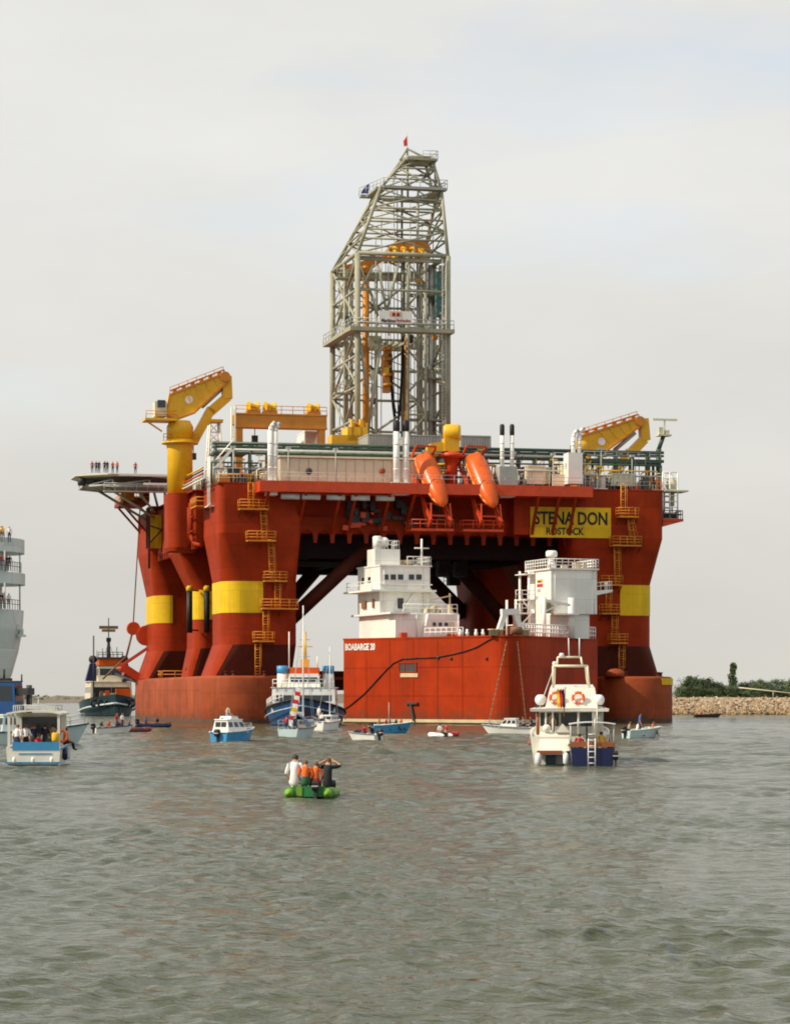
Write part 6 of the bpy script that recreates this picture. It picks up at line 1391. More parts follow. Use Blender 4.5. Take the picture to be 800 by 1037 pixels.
# ------------------------------------------------------------------ the boats
# 1. white tug with blue bow, between the rig and the barge
t8 = Boat('tugboat', 'white and blue tugboat with orange banded bridge between rig and red barge', 'tugboat', 309, 734.3, 180, 'tugboats', 318)
L, B = 26, 9.6
mb = hull_mb(L, B, 1.3, 3.4, 1.5, 1.2, .8, 2.6, .95, None, 16, .25); t8.part(mb, 'hull', 'tugblue')
mb = strake(L, B, 1.3, 3.4, 1.2, .8, 2.6, -.12, .14); t8.part(mb, 'rubber_fender', 'black')
mb = strake(L, B, 1.3, 3.4, 1.2, .8, 2.6, -1.0, .07, .45, 1); t8.part(mb, 'white_bow_line', 'pale')
mb = MB(); mb.loft([[(12.0, -1.0, .4), (12.0, 1.0, .4), (12.0, .9, 1.7), (12.0, -.9, 1.7)], [(13.6, -.6, .4), (13.6, .6, .4), (13.9, .5, 1.8), (13.9, -.5, 1.8)]]); t8.part(mb, 'bow_fender', 'black')
z = lambda y: CH+(HZ-y)/F*318
c1 = cabin(t8, -8, 6.4, 7.6, 1.6, z(697), 'bwhite', .3, True, 'deckhouse', 'bwhite', .97, 5, (.45, .7))
c2 = cabin(t8, -1.5, 4.6, 3.8, z(697)+.1, z(684), 'bwhite', .25, True, 'wheelhouse', 'orange', .95, 3, (.42, .86))
mb = MB(); mb.box((-2.0, -1.7, z(684)+.1), (4.0, 1.7, z(676.5))); t8.part(mb, 'orange_band', 'orange')
mb = MB(); mb.box((4.62, -1.75, z(686.4)), (4.76, 1.75, z(682.8))); t8.part(mb, 'name_board', 'white')
for s in (-1, 1):
    mb = MB(); mb.lathe([(.72, z(697)), (.68, z(682))], (-1.5, s*2.75, 0), 14); f = t8.part(mb, 'funnel', 'bwhite'); mb = MB(); mb.lathe([(.72, z(682)), (.74, z(674.5)), (.5, z(674.2))], (-1.5, s*2.75, 0), 14); t8.part(mb, 'funnel_top', 'sky', f)
mb = MB(); mb.tube((0, 0, z(677)), (0, 0, z(640)), .16, 7); mb.bar((0, -.9, z(655)), (0, .9, z(655)), .14); mb.bar((0, -.6, z(648)), (0, .6, z(648)), .1); mb.box((-.5, -.5, z(676)), (.5, .5, z(668))); t8.part(mb, 'mast', 'crane')
for s, zz_ in ((1.5, 665), (-1.9, 640)): mb = MB(); mb.tube((.6, s, z(677)), (.6, s, z(zz_)), .08, 5); t8.part(mb, 'aerial', 'white')
mb = MB(); mb.rail([(6.3, -3.6, z(697)), (6.3, 3.6, z(697))], 1.0, .9, .05); mb.rail([(11, -2.2, 2.9), (8, -3.6, 2.5), (4, -4.4, 2.1)], 1, 1, .05); t8.part(mb, 'railing', 'white')
mb = MB(); mb.lathe([(.5, -.9), (.5, .9)], (8.6, 0, 2.9), 12, (0, 1, 0)); mb.box((8.1, -1.1, 2.2), (9.1, 1.1, 2.7)); t8.part(mb, 'towing_winch', 'dark')
# 2. dark tug, left
t4 = Boat('tugboat', 'teal hulled tugboat with orange bridge band and black mast left of the rig', 'tugboat', 110, 724.2, 168, 'tugboats', 480)
z = lambda y: CH+(HZ-y)/F*480; L, B = 24, 9.6
t4.part(hull_mb(L, B, 2.4, 3.9, 1.4, 1.0, .9, 2.6, .93, None, 16, .25), 'hull', 'teal')
mb = strake(L, B, 2.4, 3.9, 1.0, .9, 2.6, -1.6, .17, 0, 1); t4.part(mb, 'pale_hull_band', 'pale')
mb = MB()
for k in range(-3, 4): mb.torus((11.4-abs(k)*1.15, k*1.15, 2.3), .55, .2, (1, .001, 0), 12, 6)
t4.part(mb, 'tyre_fenders', 'black')
cabin(t4, -6, 5, 7.6, 2.8, z(691), 'buff', .2, True, 'deckhouse', 'buff', .96, 5, (.4, .72)); cabin(t4, -3, 4.2, 4.6, z(691)+.1, z(675), 'buff', .4, True, 'wheelhouse', 'dark', .95, 3, (.4, .85))
mb = MB(); mb.box((-2.6, -2.05, z(675)+.1), (3.5, 2.05, z(667.5))); t4.part(mb, 'orange_band', 'orange')
mb = MB(); mb.box((-2.9, -2.3, z(667.4)), (3.8, 2.3, z(666))); mb.rail([(3.7, -2.2, z(666)), (3.7, 2.2, z(666))], .9, .8, .06); t4.part(mb, 'bridge_roof', 'dark')
for s in (-1, 1): mb = MB(); mb.loft([[(x, s*3.3+y, z(690)) for x, y in ((-1, -1.0), (1, -1.0), (1, 1.0), (-1, 1.0))], [(x, s*2.9+y, z(672)) for x, y in ((-.8, -.55), (.8, -.55), (.8, .55), (-.8, .55))]]); fn = t4.part(mb, 'funnel', 'navy'); mb = MB(); mb.ball((0, s*2.85, z(668)), .8, 10); t4.part(mb, 'funnel_cap', 'black', fn)
mb = MB(); mb.tube((0, 0, z(666)), (0, 0, z(648)), .4, 8, .25); mb.tube((0, 0, z(648)), (0, 0, z(626)), .1, 6); mb.box((-.5, -.4, z(650)), (.5, .4, z(646))); t4.part(mb, 'mast', 'black')
mb = MB(); mb.box((-.4, -1.7, z(637)), (.4, 1.7, z(634))); mb.box((-.4, -1.2, z(640)), (.4, 1.2, z(637.5))); t4.part(mb, 'masthead_platform', 'chain')
mb = MB(); mb.tube((8, -3.5, 3.2), (8, -3.5, z(645)), .14, 6); mb.tube((9, 4, 3), (9.6, 4.2, z(690)), .3, 6); mb.bar((9.4, 4.2, z(692)), (2, -.4, z(679)), .3); t4.part(mb, 'derrick_boom', 'dark')
mb = MB(); mb.box((6.2, .6, 3.4), (7.6, 3.2, 4.9)); t4.part(mb, 'orange_workboat', 'orange')
rq = random.Random(6)
for i in range(18):
    x_, y_ = rq.uniform(-5, 8), rq.uniform(-3.8, 3.8); zz_ = 3.2 if x_ > 5 else z(691); mb = MB(); mb.box((x_, y_, zz_), (x_+rq.uniform(.3, 1.1), y_+rq.uniform(.3, .9), zz_+rq.uniform(.4, 1.6))); t4.part(mb, 'deck_gear', rq.choice(('dark', 'chain', 'buff', 'orange', 'steel', 'dark', 'black')))
mb = MB()
for k in range(7): a_ = rq.uniform(-3.6, 3.6); mb.tube((rq.uniform(0, 6), a_, 3), (0, a_*.1, z(650+rq.uniform(0, 14))), .05, 4)
for k in (-2.2, -1.2, 1.4, 2.4): mb.tube((1, k, z(667)), (1, k, z(667-rq.uniform(4, 12))), .07, 5)
t4.part(mb, 'rigging', 'dark')
# 3. blue tug at the left edge
t2 = Boat('tugboat', 'blue tugboat with dark fittings below the white ship at the left edge', 'tugboat', 8, 741, 100, 'tugboats', 262)
z = lambda y: CH+(HZ-y)/F*262; L, B = 9.6, 4.6
t2.part(hull_mb(L, B, 1.5, 1.75, 1, .5, .9, 2.4, .95, None, 14, .16), 'hull', 'tugblue'); t2.part(strake(L, B, 1.5, 1.75, .5, .9, 2.4, -.1, .14), 'rubber_fender', 'black')
cabin(t2, -2.6, 1.3, 2.8, 1.45, z(690.5), 'tugblue', .25, True, 'wheelhouse', 'dark', .92, 2, (.45, .88)); mb = MB(); mb.tube((-.4, 0, z(690)), (-.4, 0, z(678)), .12, 6); mb.box((-.8, -.5, z(690)), (.3, .5, z(687))); mb.tube((1.3, .4, z(691)), (1.3, .4, z(683)), .08, 5); t2.part(mb, 'mast', 'black')
mb = MB(); mb.box((1.2, -1.1, z(704)), (2.4, 1.1, z(697))); mb.tube((2.2, 0, 1.6), (2.2, 0, z(694)), .3, 8); t2.part(mb, 'towing_gear', 'dark')
# 4. white ship at the left edge
S = Boat('passenger_ship', 'tall white passenger ship with people on its open decks, cut by the left edge', 'ship', 22, 742, 98, None, 285)
z = lambda y: CH+(HZ-y)/F*285; k = 285/F
def plan(x1, w, zz_, n=10, x0=-46):
    r = w/2; return [(x0, -w/2, zz_), (x1-r*.55, -w/2, zz_)] + [(x1-r*.55+r*.55*sin(pi*i/n), -w/2*cos(pi*i/n), zz_) for i in range(1, n)] + [(x1-r*.55, w/2, zz_), (x0, w/2, zz_)]
X = lambda px: (px-22)*k
mb = MB(); mb.loft([plan(X(-12), 4, -1), plan(X(2), 5.0, z(702)), plan(X(9), 8, z(684)), plan(X(15.5), 10, z(660)), plan(X(19.5), 11, z(638)), plan(X(21), 11, z(618))]); sh_ = S.part(mb, 'hull', 'ship')
for y0, y1, x1 in ((592, 580.5, 22.3), (560, 546, 21.6)): mb = MB(); mb.loft([plan(X(x1), 11.2, z(y0)), plan(X(x1), 11.2, z(y1))]); S.part(mb, 'deck_bulwark', 'ship')
mb = MB(); mb.loft([plan(X(5), 8, z(580)), plan(X(5), 8, z(560.2))]); mb.loft([plan(X(-1), 8, z(617.9)), plan(X(-1), 8, z(592.1))]); S.part(mb, 'deckhouse', 'ship')
mb = MB()
for px, yy in ((6, -5.2), (17, -4.6), (20, 0)):
    mb.tube((X(px), yy, z(618)), (X(px), yy, z(592)), .1, 6); mb.tube((X(px), yy, z(581)), (X(px), yy, z(560)), .09, 6)
S.part(mb, 'deck_pillars', 'steel')
mb = MB(); mb.rail([(X(-20), -5.3, z(580)), (X(16), -5.2, z(580)), (X(20), -3.4, z(580)), (X(21.4), 0, z(580))], 1.05, .5, .035); mb.rail([(X(-20), -5.3, z(618)), (X(15), -5.2, z(618)), (X(19), -3.4, z(618)), (X(20.4), 0, z(618))], 1.05, .8, .035); S.part(mb, 'railing', 'dark')
for i in range(4): mb = MB(); mb.box((X(4-i*9), -5.55, z(633)), (X(9-i*9), -5.38, z(627))); S.part(mb, 'mooring_port', 'dark', sh_)
mb = MB(); mb.box((X(20), -.8, z(645)), (X(24.5), .8, z(643))); mb.rail([(X(20), -.8, z(643)), (X(24.4), -.8, z(643))], 1, .4, .05); mb.box((X(21), -.4, z(643)), (X(23), .4, z(637))); S.part(mb, 'side_platform', 'ship')
for i in range(3): mb = MB(); mb.box((X(-2-i*12), -4.05, z(576)), (X(3-i*12), -3.97, z(567))); S.part(mb, 'window', 'glass')
rp = random.Random(77); shirts = ['c_white', 'c_tan', 'c_yel', 'c_white', 'c_navy', 'c_red', 'c_grey', 'c_black', 'c_blue', 'c_orange']
cname = {'c_white': 'white', 'c_tan': 'tan', 'c_yel': 'yellow', 'c_navy': 'navy', 'c_red': 'red', 'c_grey': 'grey', 'c_black': 'black', 'c_blue': 'blue', 'c_orange': 'orange', 'c_green': 'dark green'}
pos_n = ['nearest the bow end', 'second from the bow end', 'third from the bow end', 'fourth from the bow end', 'fifth from the bow end', 'sixth from the bow end']
for dk, (yy, zz_, xs_, cs) in enumerate((('top', z(546)-.55, (17.5, 14.5, 12, 9, 6, 3.5), 'c_white c_yel c_white c_tan c_yel c_white'), ('middle', z(580), (18.5, 15.5, 12, 8, 4.5), 'c_black c_navy c_red c_tan c_grey'), ('lowest', z(618), (17, 14.3, 11.5, 8.5, 5.5, 3), 'c_white c_navy c_black c_grey c_white c_navy'))):
    for j, (px, cl) in enumerate(zip(xs_, cs.split())):
        w_ = S.W(X(px), -4.4+rp.uniform(-.2, .2) + (1.2 if px > 15 else 0), zz_)
        person('lean' if j % 2 else 'stand', w_, -pi/2+rp.uniform(-.5, .9), 'person in %s on the %s deck of the white ship, %s' % (cname[cl], yy, pos_n[j].replace('the ', '')), cl, rp.choice(['c_navy', 'c_grey', 'c_tan']), rp.choice(['hair', 'brown', 'blond']), 'people on the white ship')

# 5. tour boat, lower left
b = Boat('tour_boat', 'small white roofed tour boat with blue stern panel and passengers, lower left', 'boat', 41, 775.0, -3)
L, B = 8.5, 2.75; z = lambda y, D=b.D-3.5: CH+(HZ-y)/F*D
b.part(hull_mb(L, B, .95, 1.35, .4, .6, .95, 2.3, .94, .35, 14, .09), 'hull', 'gel'); b.part(strake(L, B, .95, 1.35, .6, .95, 2.3, -.05, .05), 'rubbing_strake', 'sky')
mb = MB(); mb.box((-L/2-.03, -1.25, .82), (-L/2+.05, 1.0, 1.22)); b.part(mb, 'blue_panel', 'sky'); mb = MB(); mb.box((-L/2-.035, -.9, .62), (-L/2-.005, .7, .68)); mb.box((-L/2-.06, -1.35, .18), (-L/2, 1.35, .26)); b.part(mb, 'stern_stripe', 'sky')
mb = MB(); mb.box((-L/2-.35, -1.2, .05), (-L/2, 1.2, .14)); b.part(mb, 'swim_step', 'dark')
mb = MB()
for k_ in range(-1, 2): mb.ball((-L/2-.2, k_*.9, .35), .13, 8, (.7, .7, 1.4))
b.part(mb, 'stern_fender', 'c_white')
mb = MB(); ring = []
for i in range(9):
    y = -1.32+2.64*i/8; zz_ = 2.62+.16*(1-(2*i/8-1)**2); ring.append((y, zz_))
mb.loft([[(x, y, zz_) for y, zz_ in ring] + [(x, y, zz_-.09) for y, zz_ in ring[::-1]] for x in (-L/2+.2, .9, 1.5)]); rf = b.part(mb, 'roof', 'gel')
mb = MB(); mb.rail([(-L/2+.6, -1.0, 2.7), (.8, -1.0, 2.7), (.8, 1.0, 2.7), (-L/2+.6, 1.0, 2.7)], .28, 1.1, .025, (1,)); mb.tube((-1.2, 0, 2.75), (-1.2, 0, 3.3), .03, 5); mb.box((-2.4, -.9, 2.8), (-.4, .6, 2.95)); b.part(mb, 'roof_rack', 'steel', rf)
for x in (-L/2+.35, -1.8, .6):
    for s in (-1, 1): mb = MB(); mb.bar((x, s*1.2, .9), (x, s*1.2, 2.62), .13 if x < -3 else .09); b.part(mb, 'roof_post', 'gel', rf)
mb = MB(); mb.box((1.0, -1.15, .9), (2.6, 1.15, 1.75)); mb.prism([(.9, -1.15, 1.75), (1.6, -1.15, 1.75), (1.2, -1.15, 2.6), (.9, -1.15, 2.6)], (0, 2.3, 0)); b.part(mb, 'fore_cabin', 'gel')
mb = MB(); mb.box((.86, -1.0, 1.5), (.9, 1.0, 2.4)); b.part(mb, 'bulkhead_window', 'glass')
for s, x in ((-1, -2.9), (-1, -.8), (1, -1)): mb = MB(); mb.lathe([(.05, 0), (.14, .1), (.14, .55), (.05, .65)], (x, s*1.42, .3), 9); b.part(mb, 'fender', 'navy' if x < -2 else 'c_white')
mb = MB(); mb.torus((-L/2+.4, -1.35, 1.5), .26, .07, (1, 0, 0), 14, 6); b.part(mb, 'lifebuoy', 'ring'); mb = MB(); mb.lathe([(.16, 0), (.2, .1), (.2, .4), (.14, .45)], (-L/2+.35, -1.05, 1.22), 10); b.part(mb, 'yellow_tub', 'c_yel')
for s in (-1, 1): mb = MB(); mb.box((-3.6, s*.85, .4), (.4, s*1.15, .8)); b.part(mb, 'bench', 'teak')
for j, (x, y, cl, ps, lg) in enumerate(((-3.5, .85, 'c_white', 'stand', 'c_navy'), (-3.1, .45, 'c_white', 'stand', 'c_black'), (-2.4, .1, 'c_navy', 'stand', 'c_black'), (-3.4, -.1, 'c_red', 'sit', 'c_navy'), (-2.7, -.45, 'c_black', 'stand', 'c_navy'), (-1.9, -.75, 'c_tan', 'stand', 'c_black'), (-3.3, -.65, 'c_green', 'sit', 'c_black'), (-.9, .3, 'c_grey', 'stand', 'c_navy'))):
    person(ps, b.W(x, y, .36 if ps == 'stand' else .75), b.yaw+rp.uniform(-.6, .6), 'person in %s %s under the tour boat roof%s' % (cname[cl], 'standing' if ps == 'stand' else 'sitting', ', at the left rail' if j == 0 else ', second from the left rail' if j == 1 else ''), cl, lg, rp.choice(['hair', 'brown']), 'passengers of the white tour boat')
person('sit', b.W(-1.2, -1.25, 1.05), b.yaw-1.3, 'person in tan leaning out over the right side of the white tour boat', 'c_tan', 'c_black', 'hair', 'passengers of the white tour boat')
# 6. pale boat behind the tour boat
b = Boat('motor_boat', 'pale blue motor boat with a low windscreen and rails, half hidden behind the tour boat', 'boat', 37, 755, 72); L, B = 6.6, 2.6
b.part(hull_mb(L, B, 1.0, 1.6, .4, .9, .92, 2.2, .86, None, 14), 'hull', 'pale'); b.part(strake(L, B, 1.0, 1.6, .9, .92, 2.2, -.08, .05), 'rubbing_strake', 'navy')
cabin(b, -2.6, 1.0, 2.1, .95, 2.1, 'pale', .7, True, 'cabin', 'gel'); mb = MB(); mb.rail([(3.4, 0, 1.55), (2.2, -1.0, 1.3), (.6, -1.25, 1.1)], .7, .8, .025); mb.rail([(3.4, 0, 1.55), (2.2, 1.0, 1.3), (.6, 1.25, 1.1)], .7, .8, .025); b.part(mb, 'bow_rail', 'steel')
mb = MB(); mb.bar((-2, -.9, 2.2), (1.4, -.9, 2.75), .07); mb.bar((-2, .9, 2.2), (1.4, .9, 2.75), .07); mb.bar((-.8, -.9, 2.4), (-.8, .9, 2.4), .06); mb.tube((-.4, 0, 2.2), (-.4, 0, 3.3), .04, 5); b.part(mb, 'radar_arch', 'dark')
person('sit', b.W(-2.9, 0, 1.0), b.yaw, 'person in red seated at the stern of the pale boat behind the tour boat', 'c_red', 'c_navy')
# 7. white open boat, left of rig, four people
b = Boat('open_boat', 'white open boat with people in front of the dark tugboat', 'boat', 114, 743.5, 72); L, B = 3.3, 1.5
b.part(hull_mb(L, B, .55, .8, .3, .5, .9, 2.2, .85, .15), 'hull', 'white'); b.part(strake(L, B, .55, .8, .5, .9, 2.2, 0, .04), 'rubbing_strake', 'navy'); outboard(b, -L/2-.1)
mb = MB()
for x in (-.9, .2): mb = MB(); mb.box((x-.14, -.6, .36), (x+.14, .6, .42)); b.part(mb, 'bench', 'wood')
for x, y, cl, ps, ds in ((-1.1, .1, 'c_green', 'sit', 'at the left end'), (-.4, .2, 'c_orange', 'sit', 'in the middle'), (.3, -.25, 'c_red', 'stand', 'standing'), (.9, .1, 'c_white', 'stand', 'standing at the right end')):
    person(ps, b.W(x, y, .42 if ps == 'sit' else .2), b.yaw-.8, 'person in %s %s of the white boat near the tug' % (cname[cl], ds), cl, 'c_navy', 'hair', 'people in small boats')
# 8. dark red inflatable beside it, and a dark dinghy
def inflatable(b, L, B, r, m, split=None):
    mb = MB(); pts = [(-L/2, B/2, r*.9), (L*.18, B/2, r*.95), (L*.36, B*.36, r*1.05), (L*.47, B*.14, r*1.25), (L*.49, 0, r*1.3)]; pts = pts+[(x, -y, z) for x, y, z in pts[-2::-1]]
    for a_, c_ in zip(pts, pts[1:]): mb.tube(a_, c_, r, 12)
    for p in pts[1:-1]: mb.ball(p, r*1.0, 12)
    for s in (-1, 1): mb.lathe([(r, 0), (r*.8, .08), (r*.35, .3), (.02, .36)], (-L/2+.02, s*B/2, r*.9), 14, (-1, 0, 0))
    t = b.part(mb, 'buoyancy_tube', m); mb = MB(); mb.box((-L/2+.1, -B/2, .04), (L*.34, B/2, .12)); b.part(mb, 'floor', 'dark'); mb = MB(); mb.box((-L/2+.12, -B/2+r*.7, .05), (-L/2+.2, B/2-r*.7, r*2.2)); b.part(mb, 'transom', 'dark'); return t
b = Boat('inflatable_boat', 'dark red inflatable boat with one person close to the corner of the rig pontoon', 'boat', 136, 742, 60); inflatable(b, 3.2, 1.3, .24, mat('maroon_rubber', (.14, .03, .035), .5)); outboard(b, -1.65)
person('sit', b.W(-.6, 0, .35), b.yaw-.4, 'person in navy in the dark red inflatable beside the rig pontoon', 'c_navy', 'c_black', 'hair', 'people in small boats')
b = Boat('inflatable_boat', 'dark blue inflatable boat alone against the left side of the rig pontoon', 'boat', 156, 737.5, 88); inflatable(b, 3.4, 1.4, .26, 'navy'); outboard(b, -1.75)
for j, (x, cl) in enumerate(((-.9, 'c_blue'), (.3, 'c_black'))): person('sit', b.W(x, 0, .36), b.yaw-.5*j, 'person in %s in the dark blue inflatable at the rig pontoon' % cname[cl], cl, 'c_navy', 'hair', 'people in small boats')
# 9. blue hulled motor cruiser
b = Boat('motor_cruiser', 'small white cabin cruiser with a blue hull below the yellow banded column', 'boat', 238, 751.5, 32); L, B = 4.3, 1.75
b.part(hull_mb(L, B, .75, 1.05, .4, .6, .92, 2.2, .88, None), 'hull', 'sky'); b.part(strake(L, B, .75, 1.05, .6, .92, 2.2, .02, .06), 'white_rail', 'white')
cabin(b, -1.9, .7, 1.55, .72, 1.65, 'white', .6, True, 'cabin', 'white', .74, 3); mb = MB(); mb.prism([(-1.3, -.5, 1.73), (-.2, -.5, 1.73), (-.4, -.5, 1.95), (-1.2, -.5, 1.95)], (0, 1.0, 0)); b.part(mb, 'flybridge', 'white')
mb = MB(); mb.rail([(2.1, 0, 1.02), (1.4, -.55, .95), (.7, -.75, .85)], .4, .5, .02); mb.rail([(2.1, 0, 1.02), (1.4, .55, .95), (.7, .75, .85)], .4, .5, .02); b.part(mb, 'bow_rail', 'steel'); outboard(b, -L/2-.1)
for x, cl in ((-1.7, 'c_white'), (-.9, 'c_tan')): person('sit', b.W(x, .1, 1.0 if x < -1.5 else 1.9), b.yaw-.3, 'person in %s aboard the blue hulled cabin cruiser' % cname[cl], cl, 'c_grey', 'hair', 'people in small boats')
# 10. sailing boat
b = Boat('sailing_boat', 'white sailing yacht with tall bare mast and signal flags before the blue bowed tug', 'sailboat', 304, 747.5, 14); L, B = 7.4, 2.3; z = lambda y: CH+(HZ-y)/F*b.D
b.part(hull_mb(L, B, .85, 1.15, .5, 1.0, .75, 2.0, .85, None), 'hull', 'pale'); b.part(strake(L, B, .85, 1.15, 1.0, .75, 2.0, -.04, .05), 'rubbing_strake', 'teak')
cabin(b, -.9, 2.2, 1.6, .85, 1.45, 'gel', .8, True, 'coachroof', 'gel'); mb = MB(); mb.loft([[(x, .95*cos(pi*i/8), .95+h_*sin(pi*i/8)) for i in range(9)] for x, h_ in ((-1.6, .95), (-.7, 1.0), (.1, .45))], closed=False, caps=False); b.part(mb, 'spray_hood', 'tugblue')
mb = MB(); mb.tube((.9, 0, .9), (.9, 0, z(613)), .085, 8, .05); b.part(mb, 'mast', 'c_white'); mb = MB(); mb.tube((.8, 0, 2.0), (-2.6, 0, 2.1), .13, 8); b.part(mb, 'furled_boom', 'white')
mb = MB(); tpz = z(620)
for q in ((3.7, 0, 1.15), (-3.6, 0, .9), (.6, -1.1, .95), (.6, 1.1, .95)): mb.tube(q, (.9, 0, tpz), .02, 4)
mb.tube((.9, -.6, z(665)), (.9, .6, z(665)), .03, 4); b.part(mb, 'rigging', 'steel')
for i in range(9):
    t = i/9; p = Vector((-3.5, 0, 1.2)).lerp(Vector((.9, 0, z(660))), .06+t*.5); mb = MB(); w_ = .45; mb.add([p, p+Vector((.05, -w_, -.1)), p+Vector((.1, -w_*.9, -.62)), p+Vector((.02, 0, -.52)), p+Vector((0, .02, 0)), p+Vector((.05, -w_+.02, -.1)), p+Vector((.1, -w_*.9+.02, -.62)), p+Vector((.02, .02, -.52))], [(0,1,2,3), (7,6,5,4), (0,4,5,1), (1,5,6,2), (2,6,7,3), (3,7,4,0)]); b.part(mb, 'signal_flag', ['c_white', 'f_red', 'c_white', 'c_yel', 'c_white', 'f_red'][i % 6])
mb = MB(); mb.rail([(3.6, 0, 1.15), (2.2, -.8, 1.0), (-3.5, -.85, .88)], .6, 1.2, .02); mb.rail([(3.6, 0, 1.15), (2.2, .8, 1.0), (-3.5, .85, .88)], .6, 1.2, .02); b.part(mb, 'guard_rail', 'steel')
for x, y, cl in ((-2.4, .5, 'c_red'), (-3.2, -.4, 'c_navy')): person('sit', b.W(x, y, 1.0), b.yaw, 'person in %s sitting in the cockpit of the white sailing yacht' % cname[cl], cl, 'c_navy', 'hair', 'people in small boats')
# 11. small white ketch behind it
b = Boat('sailing_boat', 'small white sailing boat with a thin mast right of the yacht with flags', 'sailboat', 332, 740, 22); L, B = 5.6, 1.9; z = lambda y: CH+(HZ-y)/F*b.D
b.part(hull_mb(L, B, .85, 1.15, .4, .7, .8, 2.1, .86, None), 'hull', 'white'); cabin(b, -.6, 1.7, 1.4, .85, 1.5, 'white', .6, True, 'coachroof', 'white'); b.part(strake(L, B, .85, 1.15, .7, .8, 2.1, -.05, .04), 'rubbing_strake', 'teak')
mb = MB(); mb.tube((.5, 0, .9), (.5, 0, z(655)), .06, 6, .04); b.part(mb, 'mast', 'c_white'); mb = MB()
for q in ((2.8, 0, 1.1), (-2.7, 0, .85)): mb.tube(q, (.5, 0, z(660)), .02, 4)
b.part(mb, 'rigging', 'steel')
for x, y, cl, ps in ((-1.4, .4, 'c_white', 'stand'), (-2.4, -.3, 'c_white', 'sit'), (-2.0, .4, 'c_black', 'sit')): person(ps, b.W(x, y, .75 if ps == 'stand' else .95), b.yaw-.5, 'person in %s %s in the small white sailing boat' % (cname[cl], 'standing' if ps == 'stand' else 'sitting'), cl, 'c_white' if ps == 'stand' else 'c_navy', 'blond', 'people in small boats')
# 12-14. small boats under the barge
b = Boat('open_boat', 'little white motor boat with dark clad people below the left end of the barge', 'boat', 369, 751, -55); L, B = 2.6, 1.35
b.part(hull_mb(L, B, .55, .75, .3, .5, .9, 2.2, .86, .15), 'hull', 'white'); b.part(strake(L, B, .55, .75, .5, .9, 2.2, 0, .04), 'rubbing_strake', 'c_grey'); outboard(b, -L/2-.1); mb = MB(); mb.prism([(.3, -.45, .6), (.9, -.4, .65), (.4, -.4, .9)], (0, .85, 0)); b.part(mb, 'windscreen', 'glass')
for x, cl, ds in ((-.8, 'c_black', 'at the tiller'), (-.1, 'c_red', 'amidships')): person('sit', b.W(x, 0, .42), b.yaw, 'person in %s %s of the little white motor boat' % (cname[cl], ds), cl, 'c_navy', 'brown', 'people in small boats')
b = Boat('open_boat', 'bright blue open boat with several people against the red barge', 'boat', 396, 742.8, 78); L, B = 3.5, 1.5
b.part(hull_mb(L, B, .75, 1.05, .3, .6, .9, 2.2, .88, .3), 'hull', 'sky'); b.part(strake(L, B, .75, 1.05, .6, .9, 2.2, .02, .05), 'rubbing_strake', 'white'); mb = MB()
for x in (-1.1, 0, .9): mb = MB(); mb.box((x-.15, -.6, .5), (x+.15, .6, .56)); b.part(mb, 'bench', 'wood')
_ = 0; outboard(b, -L/2-.1)
for x, y, cl in ((-1.2, .2, 'c_tan'), (-.6, -.25, 'c_red'), (-.15, .3, 'c_grey'), (.35, -.2, 'c_navy'), (.9, .1, 'c_orange')): person('sit', b.W(x, y, .58), b.yaw-.6, 'person in %s sitting in the bright blue open boat' % cname[cl], cl, 'c_navy', rp.choice(['hair', 'brown']), 'people in small boats')
mb = MB(); mb.tube((-.2, 0, .6), (-.2, 0, 2.9), .03, 5); b.part(mb, 'flag_pole', 'steel')
for px, wy, cl, m_, nm in ((444, 747, 'c_white', 'c_white', 'white'), (454, 746.5, 'c_red', 'c_red', 'red')):
    b = Boat('inflatable_boat', 'tiny %s rubber dinghy with one paddler in front of the red barge' % nm, 'boat', px, wy, -40 if nm == 'white' else 50); inflatable(b, 1.9, .95, .19, m_)
    person('sit', b.W(-.3, 0, .3), b.yaw, 'paddler in %s in the tiny %s dinghy' % (nm, nm), cl, 'c_tan', 'hair', 'people in small boats')
b = Boat('motor_boat', 'white motor boat with a low windscreen at the foot of the barge chains', 'boat', 518, 744, -76); L, B = 4.9, 1.8
b.part(hull_mb(L, B, .65, .95, .4, .7, .92, 2.2, .86, None), 'hull', 'white'); b.part(strake(L, B, .65, .95, .7, .92, 2.2, -.05, .04), 'rubbing_strake', 'c_grey'); cabin(b, -.6, 1.1, 1.5, .65, 1.4, 'white', .6, True, 'cabin', 'white'); mb = MB(); mb.rail([(2.4, 0, .9), (1.8, -.5, .85), (1.0, -.75, .75)], .35, .5, .02); mb.rail([(2.4, 0, .9), (1.8, .5, .85), (1.0, .75, .75)], .35, .5, .02); b.part(mb, 'bow_rail', 'steel'); outboard(b, -L/2-.1, 0, .9)
for x, cl, ps in ((-1.2, 'c_grey', 'sit'), (-1.9, 'c_navy', 'sit')): person(ps, b.W(x, 0, .72), b.yaw, 'person in %s at the stern of the white motor boat by the chains' % cname[cl], cl, 'c_navy', 'hair', 'people in small boats')
